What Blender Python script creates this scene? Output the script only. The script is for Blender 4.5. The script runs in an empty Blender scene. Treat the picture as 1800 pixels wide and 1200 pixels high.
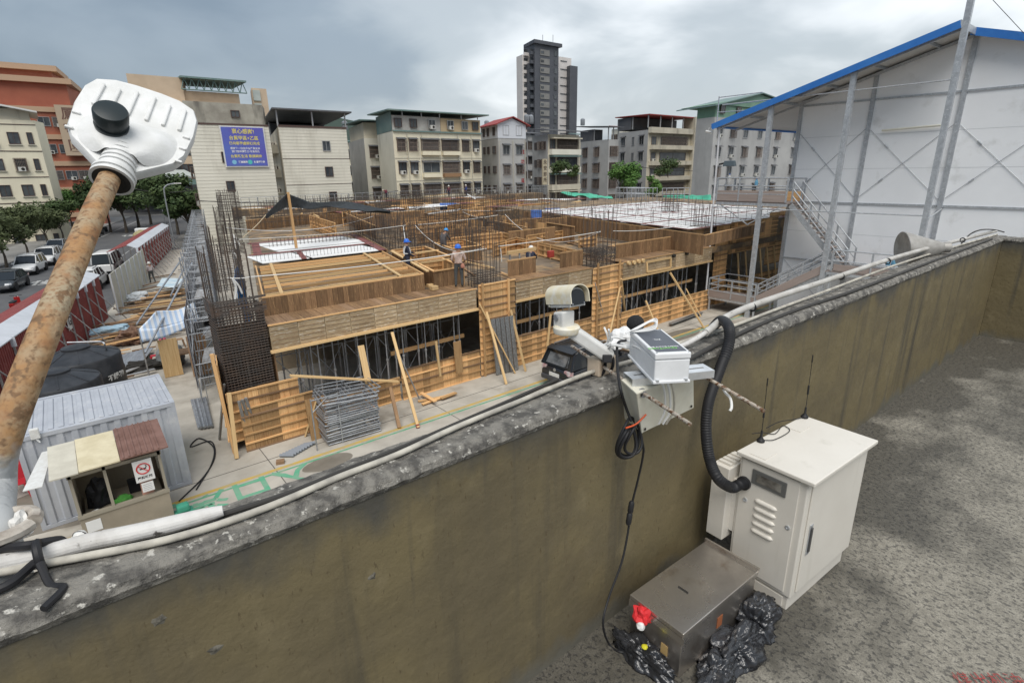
import bpy, math, random
from mathutils import Vector, Matrix, noise
random.seed(7)
V = Vector
scene = bpy.context.scene
col = scene.collection
# ------------------------------------------------------------------ camera
# world: ground z = 0, X runs along the parapet, Y away over the site, camera at (0, 0, 8.3)
CAM = V((0, 0, 8.3))
FPX, PITCH, ROLL, AZ = 950.0, math.atan(300 / 950), math.radians(1.0), math.radians(51.0)
_f = V((math.cos(AZ), math.sin(AZ), 0)); _r = V((math.sin(AZ), -math.cos(AZ), 0)); _u = V((0, 0, 1))
CF = _f * math.cos(PITCH) - _u * math.sin(PITCH)
_u3 = _f * math.sin(PITCH) + _u * math.cos(PITCH)
CR = _r * math.cos(ROLL) - _u3 * math.sin(ROLL)
CU = _u3 * math.cos(ROLL) + _r * math.sin(ROLL)
cam_d = bpy.data.cameras.new('camera'); cam = bpy.data.objects.new('camera', cam_d); col.objects.link(cam)
cam_d.sensor_width = 36; cam_d.lens = FPX / 1800 * 36; cam_d.clip_start = 0.05; cam_d.clip_end = 3000
cam.matrix_world = Matrix(((CR.x, CU.x, -CF.x, CAM.x), (CR.y, CU.y, -CF.y, CAM.y), (CR.z, CU.z, -CF.z, CAM.z), (0, 0, 0, 1)))
scene.camera = cam
# ------------------------------------------------------------------ light
SUN_EL, SUN_AZ = math.radians(58), math.radians(-128)      # direction towards the sun, behind and to the right of the camera
sd = V((math.cos(SUN_EL) * math.cos(SUN_AZ), math.cos(SUN_EL) * math.sin(SUN_AZ), math.sin(SUN_EL)))
sun_d = bpy.data.lights.new('sun', 'SUN'); sun_d.energy = 1.5; sun_d.angle = math.radians(45); sun_d.color = (1, .965, .91)
sun = bpy.data.objects.new('sun', sun_d); col.objects.link(sun)
sun.rotation_euler = sd.to_track_quat('Z', 'Y').to_euler(); sun.location = (0, 0, 60)
world = bpy.data.worlds.new('World'); scene.world = world; world.use_nodes = True
def build_world():
    nt = world.node_tree; n = nt.nodes; L = nt.links; n.clear()
    out = n.new('ShaderNodeOutputWorld'); bg = n.new('ShaderNodeBackground'); bg.inputs[1].default_value = .1
    sky = n.new('ShaderNodeTexSky'); sky.sky_type = 'NISHITA'; sky.sun_disc = False
    sky.sun_elevation = SUN_EL; sky.sun_rotation = math.pi / 2 - SUN_AZ; sky.air_density = 1.6; sky.dust_density = 3
    tc = n.new('ShaderNodeTexCoord')
    sep = n.new('ShaderNodeSeparateXYZ'); L.new(tc.outputs['Generated'], sep.inputs[0])
    # project the direction on a flat cloud layer
    ad = n.new('ShaderNodeMath'); ad.operation = 'ABSOLUTE'; L.new(sep.outputs[2], ad.inputs[0])
    a2 = n.new('ShaderNodeMath'); a2.operation = 'ADD'; a2.inputs[1].default_value = .28; L.new(ad.outputs[0], a2.inputs[0])
    dx = n.new('ShaderNodeMath'); dx.operation = 'DIVIDE'; L.new(sep.outputs[0], dx.inputs[0]); L.new(a2.outputs[0], dx.inputs[1])
    dy = n.new('ShaderNodeMath'); dy.operation = 'DIVIDE'; L.new(sep.outputs[1], dy.inputs[0]); L.new(a2.outputs[0], dy.inputs[1])
    cb = n.new('ShaderNodeCombineXYZ'); L.new(dx.outputs[0], cb.inputs[0]); L.new(dy.outputs[0], cb.inputs[1]); cb.inputs[2].default_value = 3.7
    def nz(scale, detail, rough, dist=0):
        t = n.new('ShaderNodeTexNoise'); t.inputs['Scale'].default_value = scale; t.inputs['Detail'].default_value = detail
        t.inputs['Roughness'].default_value = rough; t.inputs['Distortion'].default_value = dist; L.new(cb.outputs[0], t.inputs['Vector']); return t
    n1 = nz(.62, 5, .48, .25); n2 = nz(1.7, 5, .50, .4)
    m1 = n.new('ShaderNodeMath'); m1.operation = 'MULTIPLY_ADD'; L.new(n2.outputs[0], m1.inputs[0]); m1.inputs[1].default_value = .48; L.new(n1.outputs[0], m1.inputs[2])
    # cloud deck is thinner towards +X
    gx = n.new('ShaderNodeMath'); gx.operation = 'MULTIPLY_ADD'; L.new(sep.outputs[0], gx.inputs[0]); gx.inputs[1].default_value = .46; L.new(m1.outputs[0], gx.inputs[2])
    mr = n.new('ShaderNodeMapRange'); mr.inputs[1].default_value = .60; mr.inputs[2].default_value = 1.22; L.new(gx.outputs[0], mr.inputs[0])
    rp = n.new('ShaderNodeValToRGB'); rp.color_ramp.interpolation = 'EASE'; L.new(mr.outputs[0], rp.inputs[0])
    e = rp.color_ramp.elements
    e[0].position = .06; e[0].color = (1.12, 1.44, 1.84, 1); e[1].position = .95; e[1].color = (5.2, 5.4, 5.6, 1)
    k = e.new(.33); k.color = (1.62, 1.96, 2.36, 1); k = e.new(.60); k.color = (2.7, 3.0, 3.28, 1)
    mx = n.new('ShaderNodeMix'); mx.data_type = 'RGBA'; mx.inputs[0].default_value = .9
    L.new(sky.outputs[0], mx.inputs[6]); L.new(rp.outputs[0], mx.inputs[7])
    L.new(mx.outputs[2], bg.inputs[0]); L.new(bg.outputs[0], out.inputs[0])
build_world()
scene.view_settings.view_transform = 'Standard'; scene.view_settings.look = 'None'
scene.view_settings.exposure = 1.05; scene.view_settings.gamma = 1
# ------------------------------------------------------------------ points
def ray(px, py): return CF + CR * ((px - 900) / FPX) + CU * ((600 - py) / FPX)
def at(px, py, X=None, Y=None, Z=None, D=None):
    d = ray(px, py)
    if X is not None: t = X / d.x
    elif Y is not None: t = Y / d.y
    elif Z is not None: t = (Z - CAM.z) / d.z
    else: t = D / math.hypot(d.x, d.y)
    return CAM + d * t
SH = .24                                       # the site's second axis leans with the street
def S(u, v, z=0): return V((u + SH * v, 17.5 + v, z))
DV = V((SH, 1, 0)).normalized()
# ------------------------------------------------------------------ scene graph
WM = {}
ALLCH = {}
def link(o, parent=None, M=None):
    col.objects.link(o); M = M or Matrix.Identity(4); WM[o.name] = M
    if parent is not None:
        o.parent = parent; o.matrix_parent_inverse = WM[parent.name].inverted(); ALLCH.setdefault(parent.name, []).append(o)
    o.matrix_basis = M
    return o
def tag(o, label=None, cat=None, group=None, kind=None):
    if label: o['label'] = label
    if cat: o['category'] = cat
    if group: o['group'] = group
    if kind: o['kind'] = kind
    return o
def thing(name, label, cat, loc=(0, 0, 0), group=None):
    o = bpy.data.objects.new(name, None); o.empty_display_size = .2
    link(o, None, Matrix.Translation(V(loc))); return tag(o, label, cat, group)
def copy_tree(o, parent=None, label=None, group=None):
    c = o.copy(); col.objects.link(c); WM[c.name] = WM[o.name].copy()
    if parent is not None:
        c.parent = parent; ALLCH.setdefault(parent.name, []).append(c)
    for ch in list(ALLCH.get(o.name, [])): copy_tree(ch, c)
    if label: c['label'] = label
    if group: c['group'] = group
    return c
def place(o, loc, rz=0, s=1):
    M = Matrix.Translation(V(loc)) @ Matrix.Rotation(rz, 4, 'Z') @ Matrix.Scale(s, 4)
    o.matrix_basis = M; WM[o.name] = M; return o
# ------------------------------------------------------------------ mesh builder
class MB:
    def __init__(s): s.v = []; s.f = []; s.m = []; s.mi = 0
    def add(s, vs, fs):
        b = len(s.v); s.v += [tuple(p) for p in vs]; s.f += [tuple(b + i for i in f) for f in fs]; s.m += [s.mi] * len(fs); return s
    def hexa(s, p): return s.add(p, [(0, 3, 2, 1), (4, 5, 6, 7), (0, 1, 5, 4), (1, 2, 6, 5), (2, 3, 7, 6), (3, 0, 4, 7)])
    def box(s, x0, y0, z0, x1, y1, z1): return s.hexa([(x0, y0, z0), (x1, y0, z0), (x1, y1, z0), (x0, y1, z0), (x0, y0, z1), (x1, y0, z1), (x1, y1, z1), (x0, y1, z1)])
    def bar(s, p, q, w, h, up=(0, 0, 1)):
        p, q = V(p), V(q); d = (q - p).normalized(); u = V(up)
        if abs(d.dot(u)) > .99: u = V((0, 1, 0))
        a = d.cross(u).normalized() * w / 2; b = a.cross(d).normalized() * h / 2
        return s.hexa([p - a - b, p + a - b, q + a - b, q - a - b, p - a + b, p + a + b, q + a + b, q - a + b])
    def tube(s, pts, r, n=8, cap=True, closed=False):
        pts = [V(p) for p in pts]; k = len(pts); rr = r if isinstance(r, (list, tuple)) else [r] * k
        t0 = (pts[1] - pts[0]).normalized(); a = t0.orthogonal().normalized(); vs = []; fs = []
        for i, p in enumerate(pts):
            if closed: t = (pts[(i + 1) % k] - pts[i - 1]).normalized()
            else: t = ((pts[i + 1] if i < k - 1 else p) - (pts[i - 1] if i else p)).normalized()
            a = (a - t * a.dot(t)).normalized(); b = t.cross(a)
            for j in range(n):
                w = 2 * math.pi * j / n; vs.append(p + (a * math.cos(w) + b * math.sin(w)) * rr[i])
        for i in range(k if closed else k - 1):
            i2 = (i + 1) % k
            for j in range(n): fs.append((i * n + j, i * n + (j + 1) % n, i2 * n + (j + 1) % n, i2 * n + j))
        if cap and not closed: fs += [tuple(range(n - 1, -1, -1)), tuple((k - 1) * n + j for j in range(n))]
        return s.add(vs, fs)
    def lathe(s, prof, n=24, c=(0, 0, 0), ax=(0, 0, 1)):
        ax = V(ax).normalized(); a = ax.orthogonal().normalized(); b = ax.cross(a); c = V(c); vs = []; fs = []; k = len(prof)
        for r, z in prof:
            for j in range(n):
                w = 2 * math.pi * j / n; vs.append(c + ax * z + (a * math.cos(w) + b * math.sin(w)) * max(r, 1e-4))
        for i in range(k - 1):
            for j in range(n): fs.append((i * n + j, i * n + (j + 1) % n, (i + 1) * n + (j + 1) % n, (i + 1) * n + j))
        fs += [tuple(range(n - 1, -1, -1)), tuple((k - 1) * n + j for j in range(n))]
        return s.add(vs, fs)
    def extr(s, poly, vec):
        n = len(poly); vec = V(vec); a = [V(p) for p in poly]
        return s.add(a + [p + vec for p in a], [tuple(range(n - 1, -1, -1)), tuple(range(n, 2 * n))] + [(i, (i + 1) % n, n + (i + 1) % n, n + i) for i in range(n)])
    def grid(s, fn, nu, nv):
        vs = [fn(i / nu, j / nv) for j in range(nv + 1) for i in range(nu + 1)]
        return s.add(vs, [(j * (nu + 1) + i, j * (nu + 1) + i + 1, (j + 1) * (nu + 1) + i + 1, (j + 1) * (nu + 1) + i) for j in range(nv) for i in range(nu)])
    def mesh(s, name, mats, smooth=False):
        me = bpy.data.meshes.new(name); me.from_pydata(s.v, [], s.f)
        for m in (mats if isinstance(mats, (list, tuple)) else [mats]): me.materials.append(m)
        if max(s.m, default=0): me.polygons.foreach_set('material_index', s.m)
        if smooth: me.polygons.foreach_set('use_smooth', [True] * len(s.f)); me.set_sharp_from_angle(angle=math.radians(38)) if hasattr(me, 'set_sharp_from_angle') else None
        me.update(); return me
    def build(s, name, mats, parent=None, smooth=False, kind=None, M=None, solid=0, bevel=0):
        o = bpy.data.objects.new(name, s.mesh(name, mats, smooth)); link(o, parent, M)
        if solid: md = o.modifiers.new('solid', 'SOLIDIFY'); md.thickness = solid; md.offset = 0
        if bevel: md = o.modifiers.new('bevel', 'BEVEL'); md.width = bevel; md.segments = 2; md.limit_method = 'ANGLE'
        if kind: o['kind'] = kind
        return o
CUBES = {}
def cube_mesh(m):
    if m.name not in CUBES:
        CUBES[m.name] = MB().box(-.5, -.5, -.5, .5, .5, .5).mesh('piece', m)
    return CUBES[m.name]
def piece(name, p, q, w, h, m, parent, up=(0, 0, 1)):
    """a straight plank, bar or panel from p to q sharing one mesh: w across, h along up"""
    p, q = V(p), V(q); d = q - p; L = d.length; d.normalize(); u = V(up)
    if abs(d.dot(u)) > .98: u = V((0, 1, 0))
    a = u.cross(d).normalized(); b = d.cross(a); c = (p + q) / 2
    M = Matrix(((d.x * L, a.x * w, b.x * h, c.x), (d.y * L, a.y * w, b.y * h, c.y), (d.z * L, a.z * w, b.z * h, c.z), (0, 0, 0, 1)))
    o = bpy.data.objects.new(name, cube_mesh(m)); return link(o, parent, M)
def block(name, x0, y0, z0, x1, y1, z1, m, parent, bevel=0):
    return MB().box(x0, y0, z0, x1, y1, z1).build(name, m, parent, bevel=bevel)
def arc(c, r, a0, a1, n, ux=(1, 0, 0), uy=(0, 1, 0)):
    c, ux, uy = V(c), V(ux), V(uy); return [c + ux * (r * math.cos(a0 + (a1 - a0) * i / n)) + uy * (r * math.sin(a0 + (a1 - a0) * i / n)) for i in range(n + 1)]
def smooth_path(pts, k=6):
    pts = [V(p) for p in pts]; P = [pts[0] * 2 - pts[1]] + pts + [pts[-1] * 2 - pts[-2]]; out = []
    for i in range(1, len(P) - 2):
        a, b, c, d = P[i - 1:i + 3]
        for j in range(k):
            t = j / k; out.append(.5 * ((2 * b) + (c - a) * t + (2 * a - 5 * b + 4 * c - d) * t * t + (3 * b - a - 3 * c + d) * t ** 3))
    return out + [pts[-1]]
def sag(p, q, s, n=14):
    p, q = V(p), V(q); return [p.lerp(q, i / n) - V((0, 0, s * 4 * (i / n) * (1 - i / n))) for i in range(n + 1)]
def text(name, body, size, m, parent, o, ux, uy, offset=0, thick=.004, align='CENTER', spacing=1):
    """lettering as real flat geometry: origin o, reading direction ux, up direction uy"""
    c = bpy.data.curves.new('t', 'FONT'); c.body = body; c.size = size; c.resolution_u = 2; c.align_x = align; c.align_y = 'CENTER'; c.offset = offset; c.space_character = spacing
    t = bpy.data.objects.new('t', c); col.objects.link(t); bpy.context.view_layer.update()
    me = bpy.data.meshes.new_from_object(t); bpy.data.objects.remove(t)
    me.materials.clear(); me.materials.append(m); me.name = name
    ux, uy = V(ux).normalized(), V(uy).normalized(); uz = ux.cross(uy).normalized(); o = V(o) + uz * thick
    ob = bpy.data.objects.new(name, me)
    return link(ob, parent, Matrix(((ux.x, uy.x, uz.x, o.x), (ux.y, uy.y, uz.y, o.y), (ux.z, uy.z, uz.z, o.z), (0, 0, 0, 1))))
# ------------------------------------------------------------------ materials
def mat(name, c1, c2=None, sc=6, st=(1, 1, 1), rough=.8, metal=0, bump=0, bsc=60, rnd=0, world_co=False, lo=.38, hi=.62, detail=6, c3=None, sc3=2, lo3=.5, hi3=.6, st3=(1, 1, 1), spec=.35, rough2=None, alpha=None, bdist=.01):
    m = bpy.data.materials.new(name); m.use_nodes = True; nt = m.node_tree; n = nt.nodes; L = nt.links
    b = n['Principled BSDF']; b.inputs['Roughness'].default_value = rough; b.inputs['Metallic'].default_value = metal
    b.inputs['Specular IOR Level'].default_value = spec
    if alpha is not None: b.inputs['Alpha'].default_value = alpha
    def rgb(c): return (c[0], c[1], c[2], 1)
    b.inputs['Base Color'].default_value = rgb(c1)
    if not (c2 or c3 or rnd or bump): return m
    oi = n.new('ShaderNodeObjectInfo')
    if world_co: co = n.new('ShaderNodeNewGeometry').outputs['Position']
    else:
        co = n.new('ShaderNodeTexCoord').outputs['Object']
    off = n.new('ShaderNodeVectorMath'); off.operation = 'ADD'; L.new(co, off.inputs[0])
    if not world_co:
        k = n.new('ShaderNodeMath'); k.operation = 'MULTIPLY'; k.inputs[1].default_value = 37; L.new(oi.outputs['Random'], k.inputs[0]); L.new(k.outputs[0], off.inputs[1])
    else: off.inputs[1].default_value = (0, 0, 0)
    def nz(sc, st, detail=6, lo=.4, hi=.6):
        mp = n.new('ShaderNodeMapping'); mp.inputs['Scale'].default_value = st; L.new(off.outputs[0], mp.inputs['Vector'])
        t = n.new('ShaderNodeTexNoise'); t.inputs['Scale'].default_value = sc; t.inputs['Detail'].default_value = detail; t.inputs['Roughness'].default_value = .6; L.new(mp.outputs[0], t.inputs['Vector'])
        r = n.new('ShaderNodeMapRange'); r.inputs[1].default_value = lo; r.inputs[2].default_value = hi; L.new(t.outputs[0], r.inputs[0]); return t, r
    cur = None
    def mix(f, a, bcol):
        x = n.new('ShaderNodeMix'); x.data_type = 'RGBA'; L.new(f, x.inputs[0])
        if isinstance(a, tuple): x.inputs[6].default_value = rgb(a)
        else: L.new(a, x.inputs[6])
        x.inputs[7].default_value = rgb(bcol); return x.outputs[2]
    cur = c1
    if c2:
        t, r = nz(sc, st, detail, lo, hi); cur = mix(r.outputs[0], cur, c2)
        if rough2 is not None:
            rr = n.new('ShaderNodeMapRange'); rr.inputs[3].default_value = rough; rr.inputs[4].default_value = rough2; L.new(r.outputs[0], rr.inputs[0]); L.new(rr.outputs[0], b.inputs['Roughness'])
    if c3:
        t, r = nz(sc3, st3, 5, lo3, hi3); cur = mix(r.outputs[0], cur, c3)
    if rnd:
        h = n.new('ShaderNodeHueSaturation')
        mr = n.new('ShaderNodeMapRange'); mr.inputs[3].default_value = 1 - rnd; mr.inputs[4].default_value = 1 + rnd * .7; L.new(oi.outputs['Random'], mr.inputs[0]); L.new(mr.outputs[0], h.inputs['Value'])
        if isinstance(cur, tuple): h.inputs['Color'].default_value = rgb(cur)
        else: L.new(cur, h.inputs['Color'])
        cur = h.outputs[0]
    if not isinstance(cur, tuple): L.new(cur, b.inputs['Base Color'])
    if bump:
        t, r = nz(bsc, st, 5); bp = n.new('ShaderNodeBump'); bp.inputs['Strength'].default_value = bump; bp.inputs['Distance'].default_value = bdist; L.new(t.outputs[0], bp.inputs['Height']); L.new(bp.outputs[0], b.inputs['Normal'])
    return m
GR = (1.1, 9, 9)     # grain: stretched along a plank's own length
wood = mat('timber_light', (.69, .44, .21), (.53, .30, .13), sc=1.6, st=GR, rough=.75, rnd=.5, c3=(.22, .12, .055), sc3=3.1, lo3=.60, hi3=.72, st3=(1, 3, 3))
woodp = mat('timber_pale', (.70, .50, .26), (.57, .37, .17), sc=1.4, st=GR, rough=.75, rnd=.18)
woodd = mat('plywood_brown', (.29, .175, .09), (.18, .105, .055), sc=1.5, st=GR, rough=.7, rnd=.35, c3=(.50, .33, .16), sc3=2.2, lo3=.60, hi3=.66, st3=(1, 4, 4))
woodg = mat('plywood_grey', (.47, .36, .225), (.33, .24, .145), sc=3, st=(5, 1, 1), rough=.8, rnd=.34, c3=(.60, .53, .42), sc3=4, lo3=.55, hi3=.68, st3=(4, 1, 1))
woodr = mat('timber_old', (.30, .19, .11), (.18, .11, .065), sc=1.6, st=GR, rough=.8, rnd=.4)
steel = mat('steel_galvanised', (.42, .44, .46), (.30, .31, .33), sc=5, rough=.45, metal=.55, rnd=.15)
steelp = mat('steel_prop', (.46, .46, .46), (.30, .28, .26), sc=4, rough=.55, metal=.4, rnd=.25)
rebar = mat('rebar_steel', (.085, .078, .074), (.13, .095, .075), sc=3, rough=.7, metal=.35, rnd=.3)
ropem = mat('rope_white', (.74, .73, .70), rough=.8)
blackr = mat('rubber_black', (.018, .018, .02), rough=.55)
darkm = mat('dark_void', (.03, .028, .025), rough=.9)
# ================================================================== ground and roof (the setting)
concrete = mat('site_concrete', (.47, .435, .375), (.37, .34, .29), sc=.9, world_co=True, rough=.85, c3=(.27, .235, .19), sc3=.45, lo3=.56, hi3=.70, bump=.25, bsc=8)
asphalt = mat('asphalt', (.085, .086, .09), (.11, .11, .112), sc=.6, world_co=True, rough=.85, bump=.2, bsc=30)
earth = mat('city_ground', (.16, .155, .145), (.11, .105, .10), sc=.2, world_co=True, rough=.9)
MB().box(-900, -900, -.5, 900, 900, -.02).build('ground', earth)['kind'] = 'structure'
g = MB(); p = [S(-5, -14), S(60, -14), S(60, 58), S(-5, 58)]
g.extr([V((q.x, q.y, -.016)) for q in p], (0, 0, .016)); g.build('site_ground', concrete)['kind'] = 'structure'
g = MB(); p = [S(-19, -30), S(-5.2, -30), S(-5.2, 130), S(-19, 130)]
g.extr([V((q.x, q.y, -.016)) for q in p], (0, 0, .012)); g.build('road', asphalt)['kind'] = 'structure'
# parapet and flat roof the camera stands on
def roof_material():
    m = bpy.data.materials.new('roof_screed'); m.use_nodes = True; nt = m.node_tree; n = nt.nodes; L = nt.links; b = n['Principled BSDF']
    co = n.new('ShaderNodeNewGeometry').outputs['Position']
    def nz(sc, lo, hi, st=(1, 1, 1), d=6, rough=.6):
        mp = n.new('ShaderNodeMapping'); mp.inputs['Scale'].default_value = st; L.new(co, mp.inputs['Vector'])
        t = n.new('ShaderNodeTexNoise'); t.inputs['Scale'].default_value = sc; t.inputs['Detail'].default_value = d; t.inputs['Roughness'].default_value = rough; L.new(mp.outputs[0], t.inputs['Vector'])
        r = n.new('ShaderNodeMapRange'); r.inputs[1].default_value = lo; r.inputs[2].default_value = hi; L.new(t.outputs[0], r.inputs[0]); return r.outputs[0]
    def mix(f, a, c):
        x = n.new('ShaderNodeMix'); x.data_type = 'RGBA'; L.new(f, x.inputs[0])
        for s_, q in ((6, a), (7, c)):
            if isinstance(q, tuple): x.inputs[s_].default_value = (*q, 1)
            else: L.new(q, x.inputs[s_])
        return x.outputs[2]
    base = mix(nz(26, .40, .60), (.31, .288, .238), (.225, .208, .17))
    spots = nz(52, .54, .585, st=(1.25, .85, 1), d=4, rough=.6)
    c = mix(spots, base, (.10, .094, .082))
    fine = nz(160, .45, .68, d=3); c = mix(fine, c, (.15, .14, .12))
    # damp: along the foot of the parapet and in wide irregular patches (dirt with its own outline)
    sx = n.new('ShaderNodeSeparateXYZ'); L.new(co, sx.inputs[0])
    dd = n.new('ShaderNodeMapRange'); dd.inputs[1].default_value = .05; dd.inputs[2].default_value = 1.05; dd.inputs[3].default_value = -.13; dd.inputs[4].default_value = .24; L.new(sx.outputs[1], dd.inputs[0])
    t = n.new('ShaderNodeTexNoise'); t.inputs['Scale'].default_value = 1.7; t.inputs['Detail'].default_value = 5; t.inputs['Roughness'].default_value = .55; L.new(co, t.inputs['Vector'])
    ad = n.new('ShaderNodeMath'); ad.operation = 'ADD'; L.new(t.outputs[0], ad.inputs[0]); L.new(dd.outputs[0], ad.inputs[1])
    wr = n.new('ShaderNodeMapRange'); wr.inputs[1].default_value = .46; wr.inputs[2].default_value = .62; L.new(ad.outputs[0], wr.inputs[0])
    x = n.new('ShaderNodeMix'); x.data_type = 'RGBA'; x.blend_type = 'MULTIPLY'; L.new(wr.outputs[0], x.inputs[0]); L.new(c, x.inputs[6]); x.inputs[7].default_value = (.36, .355, .345, 1)
    L.new(x.outputs[2], b.inputs['Base Color'])
    rr = n.new('ShaderNodeMapRange'); rr.inputs[3].default_value = .85; rr.inputs[4].default_value = .55; L.new(wr.outputs[0], rr.inputs[0]); L.new(rr.outputs[0], b.inputs['Roughness'])
    bp = n.new('ShaderNodeBump'); bp.inputs['Strength'].default_value = .5; bp.inputs['Distance'].default_value = .006; L.new(spots, bp.inputs['Height']); bp.invert = True; L.new(bp.outputs[0], b.inputs['Normal'])
    return m
def parapet_material():
    m = bpy.data.materials.new('parapet_render'); m.use_nodes = True; nt = m.node_tree; n = nt.nodes; L = nt.links; b = n['Principled BSDF']; b.inputs['Roughness'].default_value = .62
    co = n.new('ShaderNodeNewGeometry').outputs['Position']
    def nz(sc, lo, hi, st=(1, 1, 1), d=6, rough=.6):
        mp = n.new('ShaderNodeMapping'); mp.inputs['Scale'].default_value = st; L.new(co, mp.inputs['Vector'])
        t = n.new('ShaderNodeTexNoise'); t.inputs['Scale'].default_value = sc; t.inputs['Detail'].default_value = d; t.inputs['Roughness'].default_value = rough; L.new(mp.outputs[0], t.inputs['Vector'])
        r = n.new('ShaderNodeMapRange'); r.inputs[1].default_value = lo; r.inputs[2].default_value = hi; L.new(t.outputs[0], r.inputs[0]); return r.outputs[0], t.outputs[0]
    def mix(f, a, c):
        x = n.new('ShaderNodeMix'); x.data_type = 'RGBA'; L.new(f, x.inputs[0])
        for s_, q in ((6, a), (7, c)):
            if isinstance(q, tuple): x.inputs[s_].default_value = (*q, 1)
            else: L.new(q, x.inputs[s_])
        return x.outputs[2]
    c = mix(nz(2.2, .35, .65)[0], (.172, .138, .070), (.140, .113, .062))
    c = mix(nz(2.6, .55, .70, st=(1.7, 1.7, .13))[0], c, (.066, .058, .042))            # long run marks
    c = mix(nz(9, .57, .72, st=(1, 1, .5))[0], c, (.19, .155, .085))
    c = mix(nz(11, .60, .76, st=(1, 1, .045), d=4)[0], c, (.088, .076, .052))             # thin water streaks
    c = mix(nz(1.1, .50, .66)[0], c, (.128, .104, .060))                                   # old patch repairs
    c = mix(nz(66, .62, .70, st=(1.2, 1.2, .36), d=3)[0], c, (.098, .074, .038))         # short drips
    sx = n.new('ShaderNodeSeparateXYZ'); L.new(co, sx.inputs[0])
    t = nz(5, .3, .7, st=(1, 1, .45))[1]
    up = n.new('ShaderNodeMapRange'); up.inputs[1].default_value = 7.25; up.inputs[2].default_value = 7.55; up.inputs[3].default_value = -.42; up.inputs[4].default_value = .25; L.new(sx.outputs[2], up.inputs[0])
    a = n.new('ShaderNodeMath'); a.operation = 'ADD'; L.new(t, a.inputs[0]); L.new(up.outputs[0], a.inputs[1])
    r = n.new('ShaderNodeMapRange'); r.inputs[1].default_value = .42; r.inputs[2].default_value = .72; L.new(a.outputs[0], r.inputs[0])
    c = mix(r.outputs[0], c, (.078, .073, .060))                                          # grime washed down from the coping
    dn = n.new('ShaderNodeMapRange'); dn.inputs[1].default_value = 6.72; dn.inputs[2].default_value = 6.5; dn.inputs[3].default_value = -.5; dn.inputs[4].default_value = .22; L.new(sx.outputs[2], dn.inputs[0])
    a = n.new('ShaderNodeMath'); a.operation = 'ADD'; L.new(t, a.inputs[0]); L.new(dn.outputs[0], a.inputs[1])
    r = n.new('ShaderNodeMapRange'); r.inputs[1].default_value = .45; r.inputs[2].default_value = .7; L.new(a.outputs[0], r.inputs[0])
    c = mix(r.outputs[0], c, (.125, .117, .093))                                          # bare cement at the foot
    L.new(c, b.inputs['Base Color'])
    bp = n.new('ShaderNodeBump'); bp.inputs['Strength'].default_value = .35; bp.inputs['Distance'].default_value = .006; L.new(nz(55, 0, 1, d=5)[1], bp.inputs['Height'])
    bp2 = n.new('ShaderNodeBump'); bp2.inputs['Strength'].default_value = .5; bp2.inputs['Distance'].default_value = .03; L.new(nz(3.5, 0, 1, d=3)[1], bp2.inputs['Height']); L.new(bp.outputs[0], bp2.inputs['Normal']); L.new(bp2.outputs[0], b.inputs['Normal'])
    return m
roofm, parm = roof_material(), parapet_material()
copm = mat('coping_concrete', (.225, .212, .187), (.09, .085, .077), sc=22, world_co=True, lo=.42, hi=.60, rough=.85, c3=(.52, .50, .45), sc3=46, lo3=.60, hi3=.67, bump=1, bsc=70, bdist=.012)
MB().box(-6, -8, 6.2, 9, 1.17, 6.5).build('roof_floor', roofm)['kind'] = 'structure'
par = thing('parapet_wall', 'stained olive brown concrete parapet running across the foreground with a lichen grey top', 'wall', (2, 1.25, 6.5))
MB().box(-6, 1.162, 0, 7.7, 1.308, 7.515).build('wall_body', parm, par)
MB().box(7.5, -8, 6.4, 7.72, 1.16, 7.515).build('return_wall', parm, par)
def coping(t, w, L0, L1, nl, nw, fn):
    # closed rough slab: profile swept along the wall, every vertex jittered by noise
    prof = [(-.004, 0), (-.012, .016), (-.004, .032), (.012, .042), (.05, .046), (.10, .044), (w - .01, .04), (w + .004, .02), (w, 0)]
    m = MB(); vs = []; k = len(prof)
    for i in range(nl + 1):
        x = L0 + (L1 - L0) * i / nl
        for (a, z) in prof:
            q = fn(x, a, z); nn = noise.noise_vector(q * 5) * .004 + noise.noise_vector(q * 34) * .004
            if z > .01: q = q + V((nn.x * .3, nn.y, nn.z * .9 + noise.noise(q * 2.3) * .006))
            vs.append(q)
    fs = [(i * k + j, i * k + (j + 1) % k, (i + 1) * k + (j + 1) % k, (i + 1) * k + j) for i in range(nl) for j in range(k)]
    m.add(vs, fs + [tuple(range(k)), tuple(nl * k + j for j in range(k))][:2]); return m
coping(0, .148, -6, 7.72, 1500, 0, lambda x, a, z: V((x, 1.162 + a, 7.513 + z))).build('coping', copm, par)
coping(0, .2, -8, 1.15, 500, 0, lambda y, a, z: V((7.502 + a, y, 7.512 + z))).build('coping', copm, par)
# plaster chips on the wall
for (px, py, r) in ((280, 1090, .022), (655, 1012, .016), (378, 1140, .02)):
    c = at(px, py, Y=1.162); m = MB(); vs = [c + V((0, -.004, 0))]; N = 11
    for i in range(N):
        w = 2 * math.pi * i / N; rr = r * random.uniform(.6, 1.25); vs.append(c + V((rr * math.cos(w), .001, rr * .8 * math.sin(w))))
    m.add(vs, [(0, 1 + (i + 1) % N, 1 + i) for i in range(N)]); m.build('plaster_chip', mat('chip', (.20, .185, .15), (.06, .055, .045), sc=30, rough=.9, world_co=True), par)
# red spray marks on the roof
redp = mat('red_paint', (.33, .05, .045), (.20, .06, .05), sc=30, world_co=True, rough=.7)
o = at(1740, 1196, Z=6.506); t = text('painted_writing', '煤出机油', .062, redp, None, o, V((.75, -.66, 0)), V((.66, .75, 0)), thick=.002)
tag(t, 'red hand painted characters on the roof floor at the lower right edge', 'writing')
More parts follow.
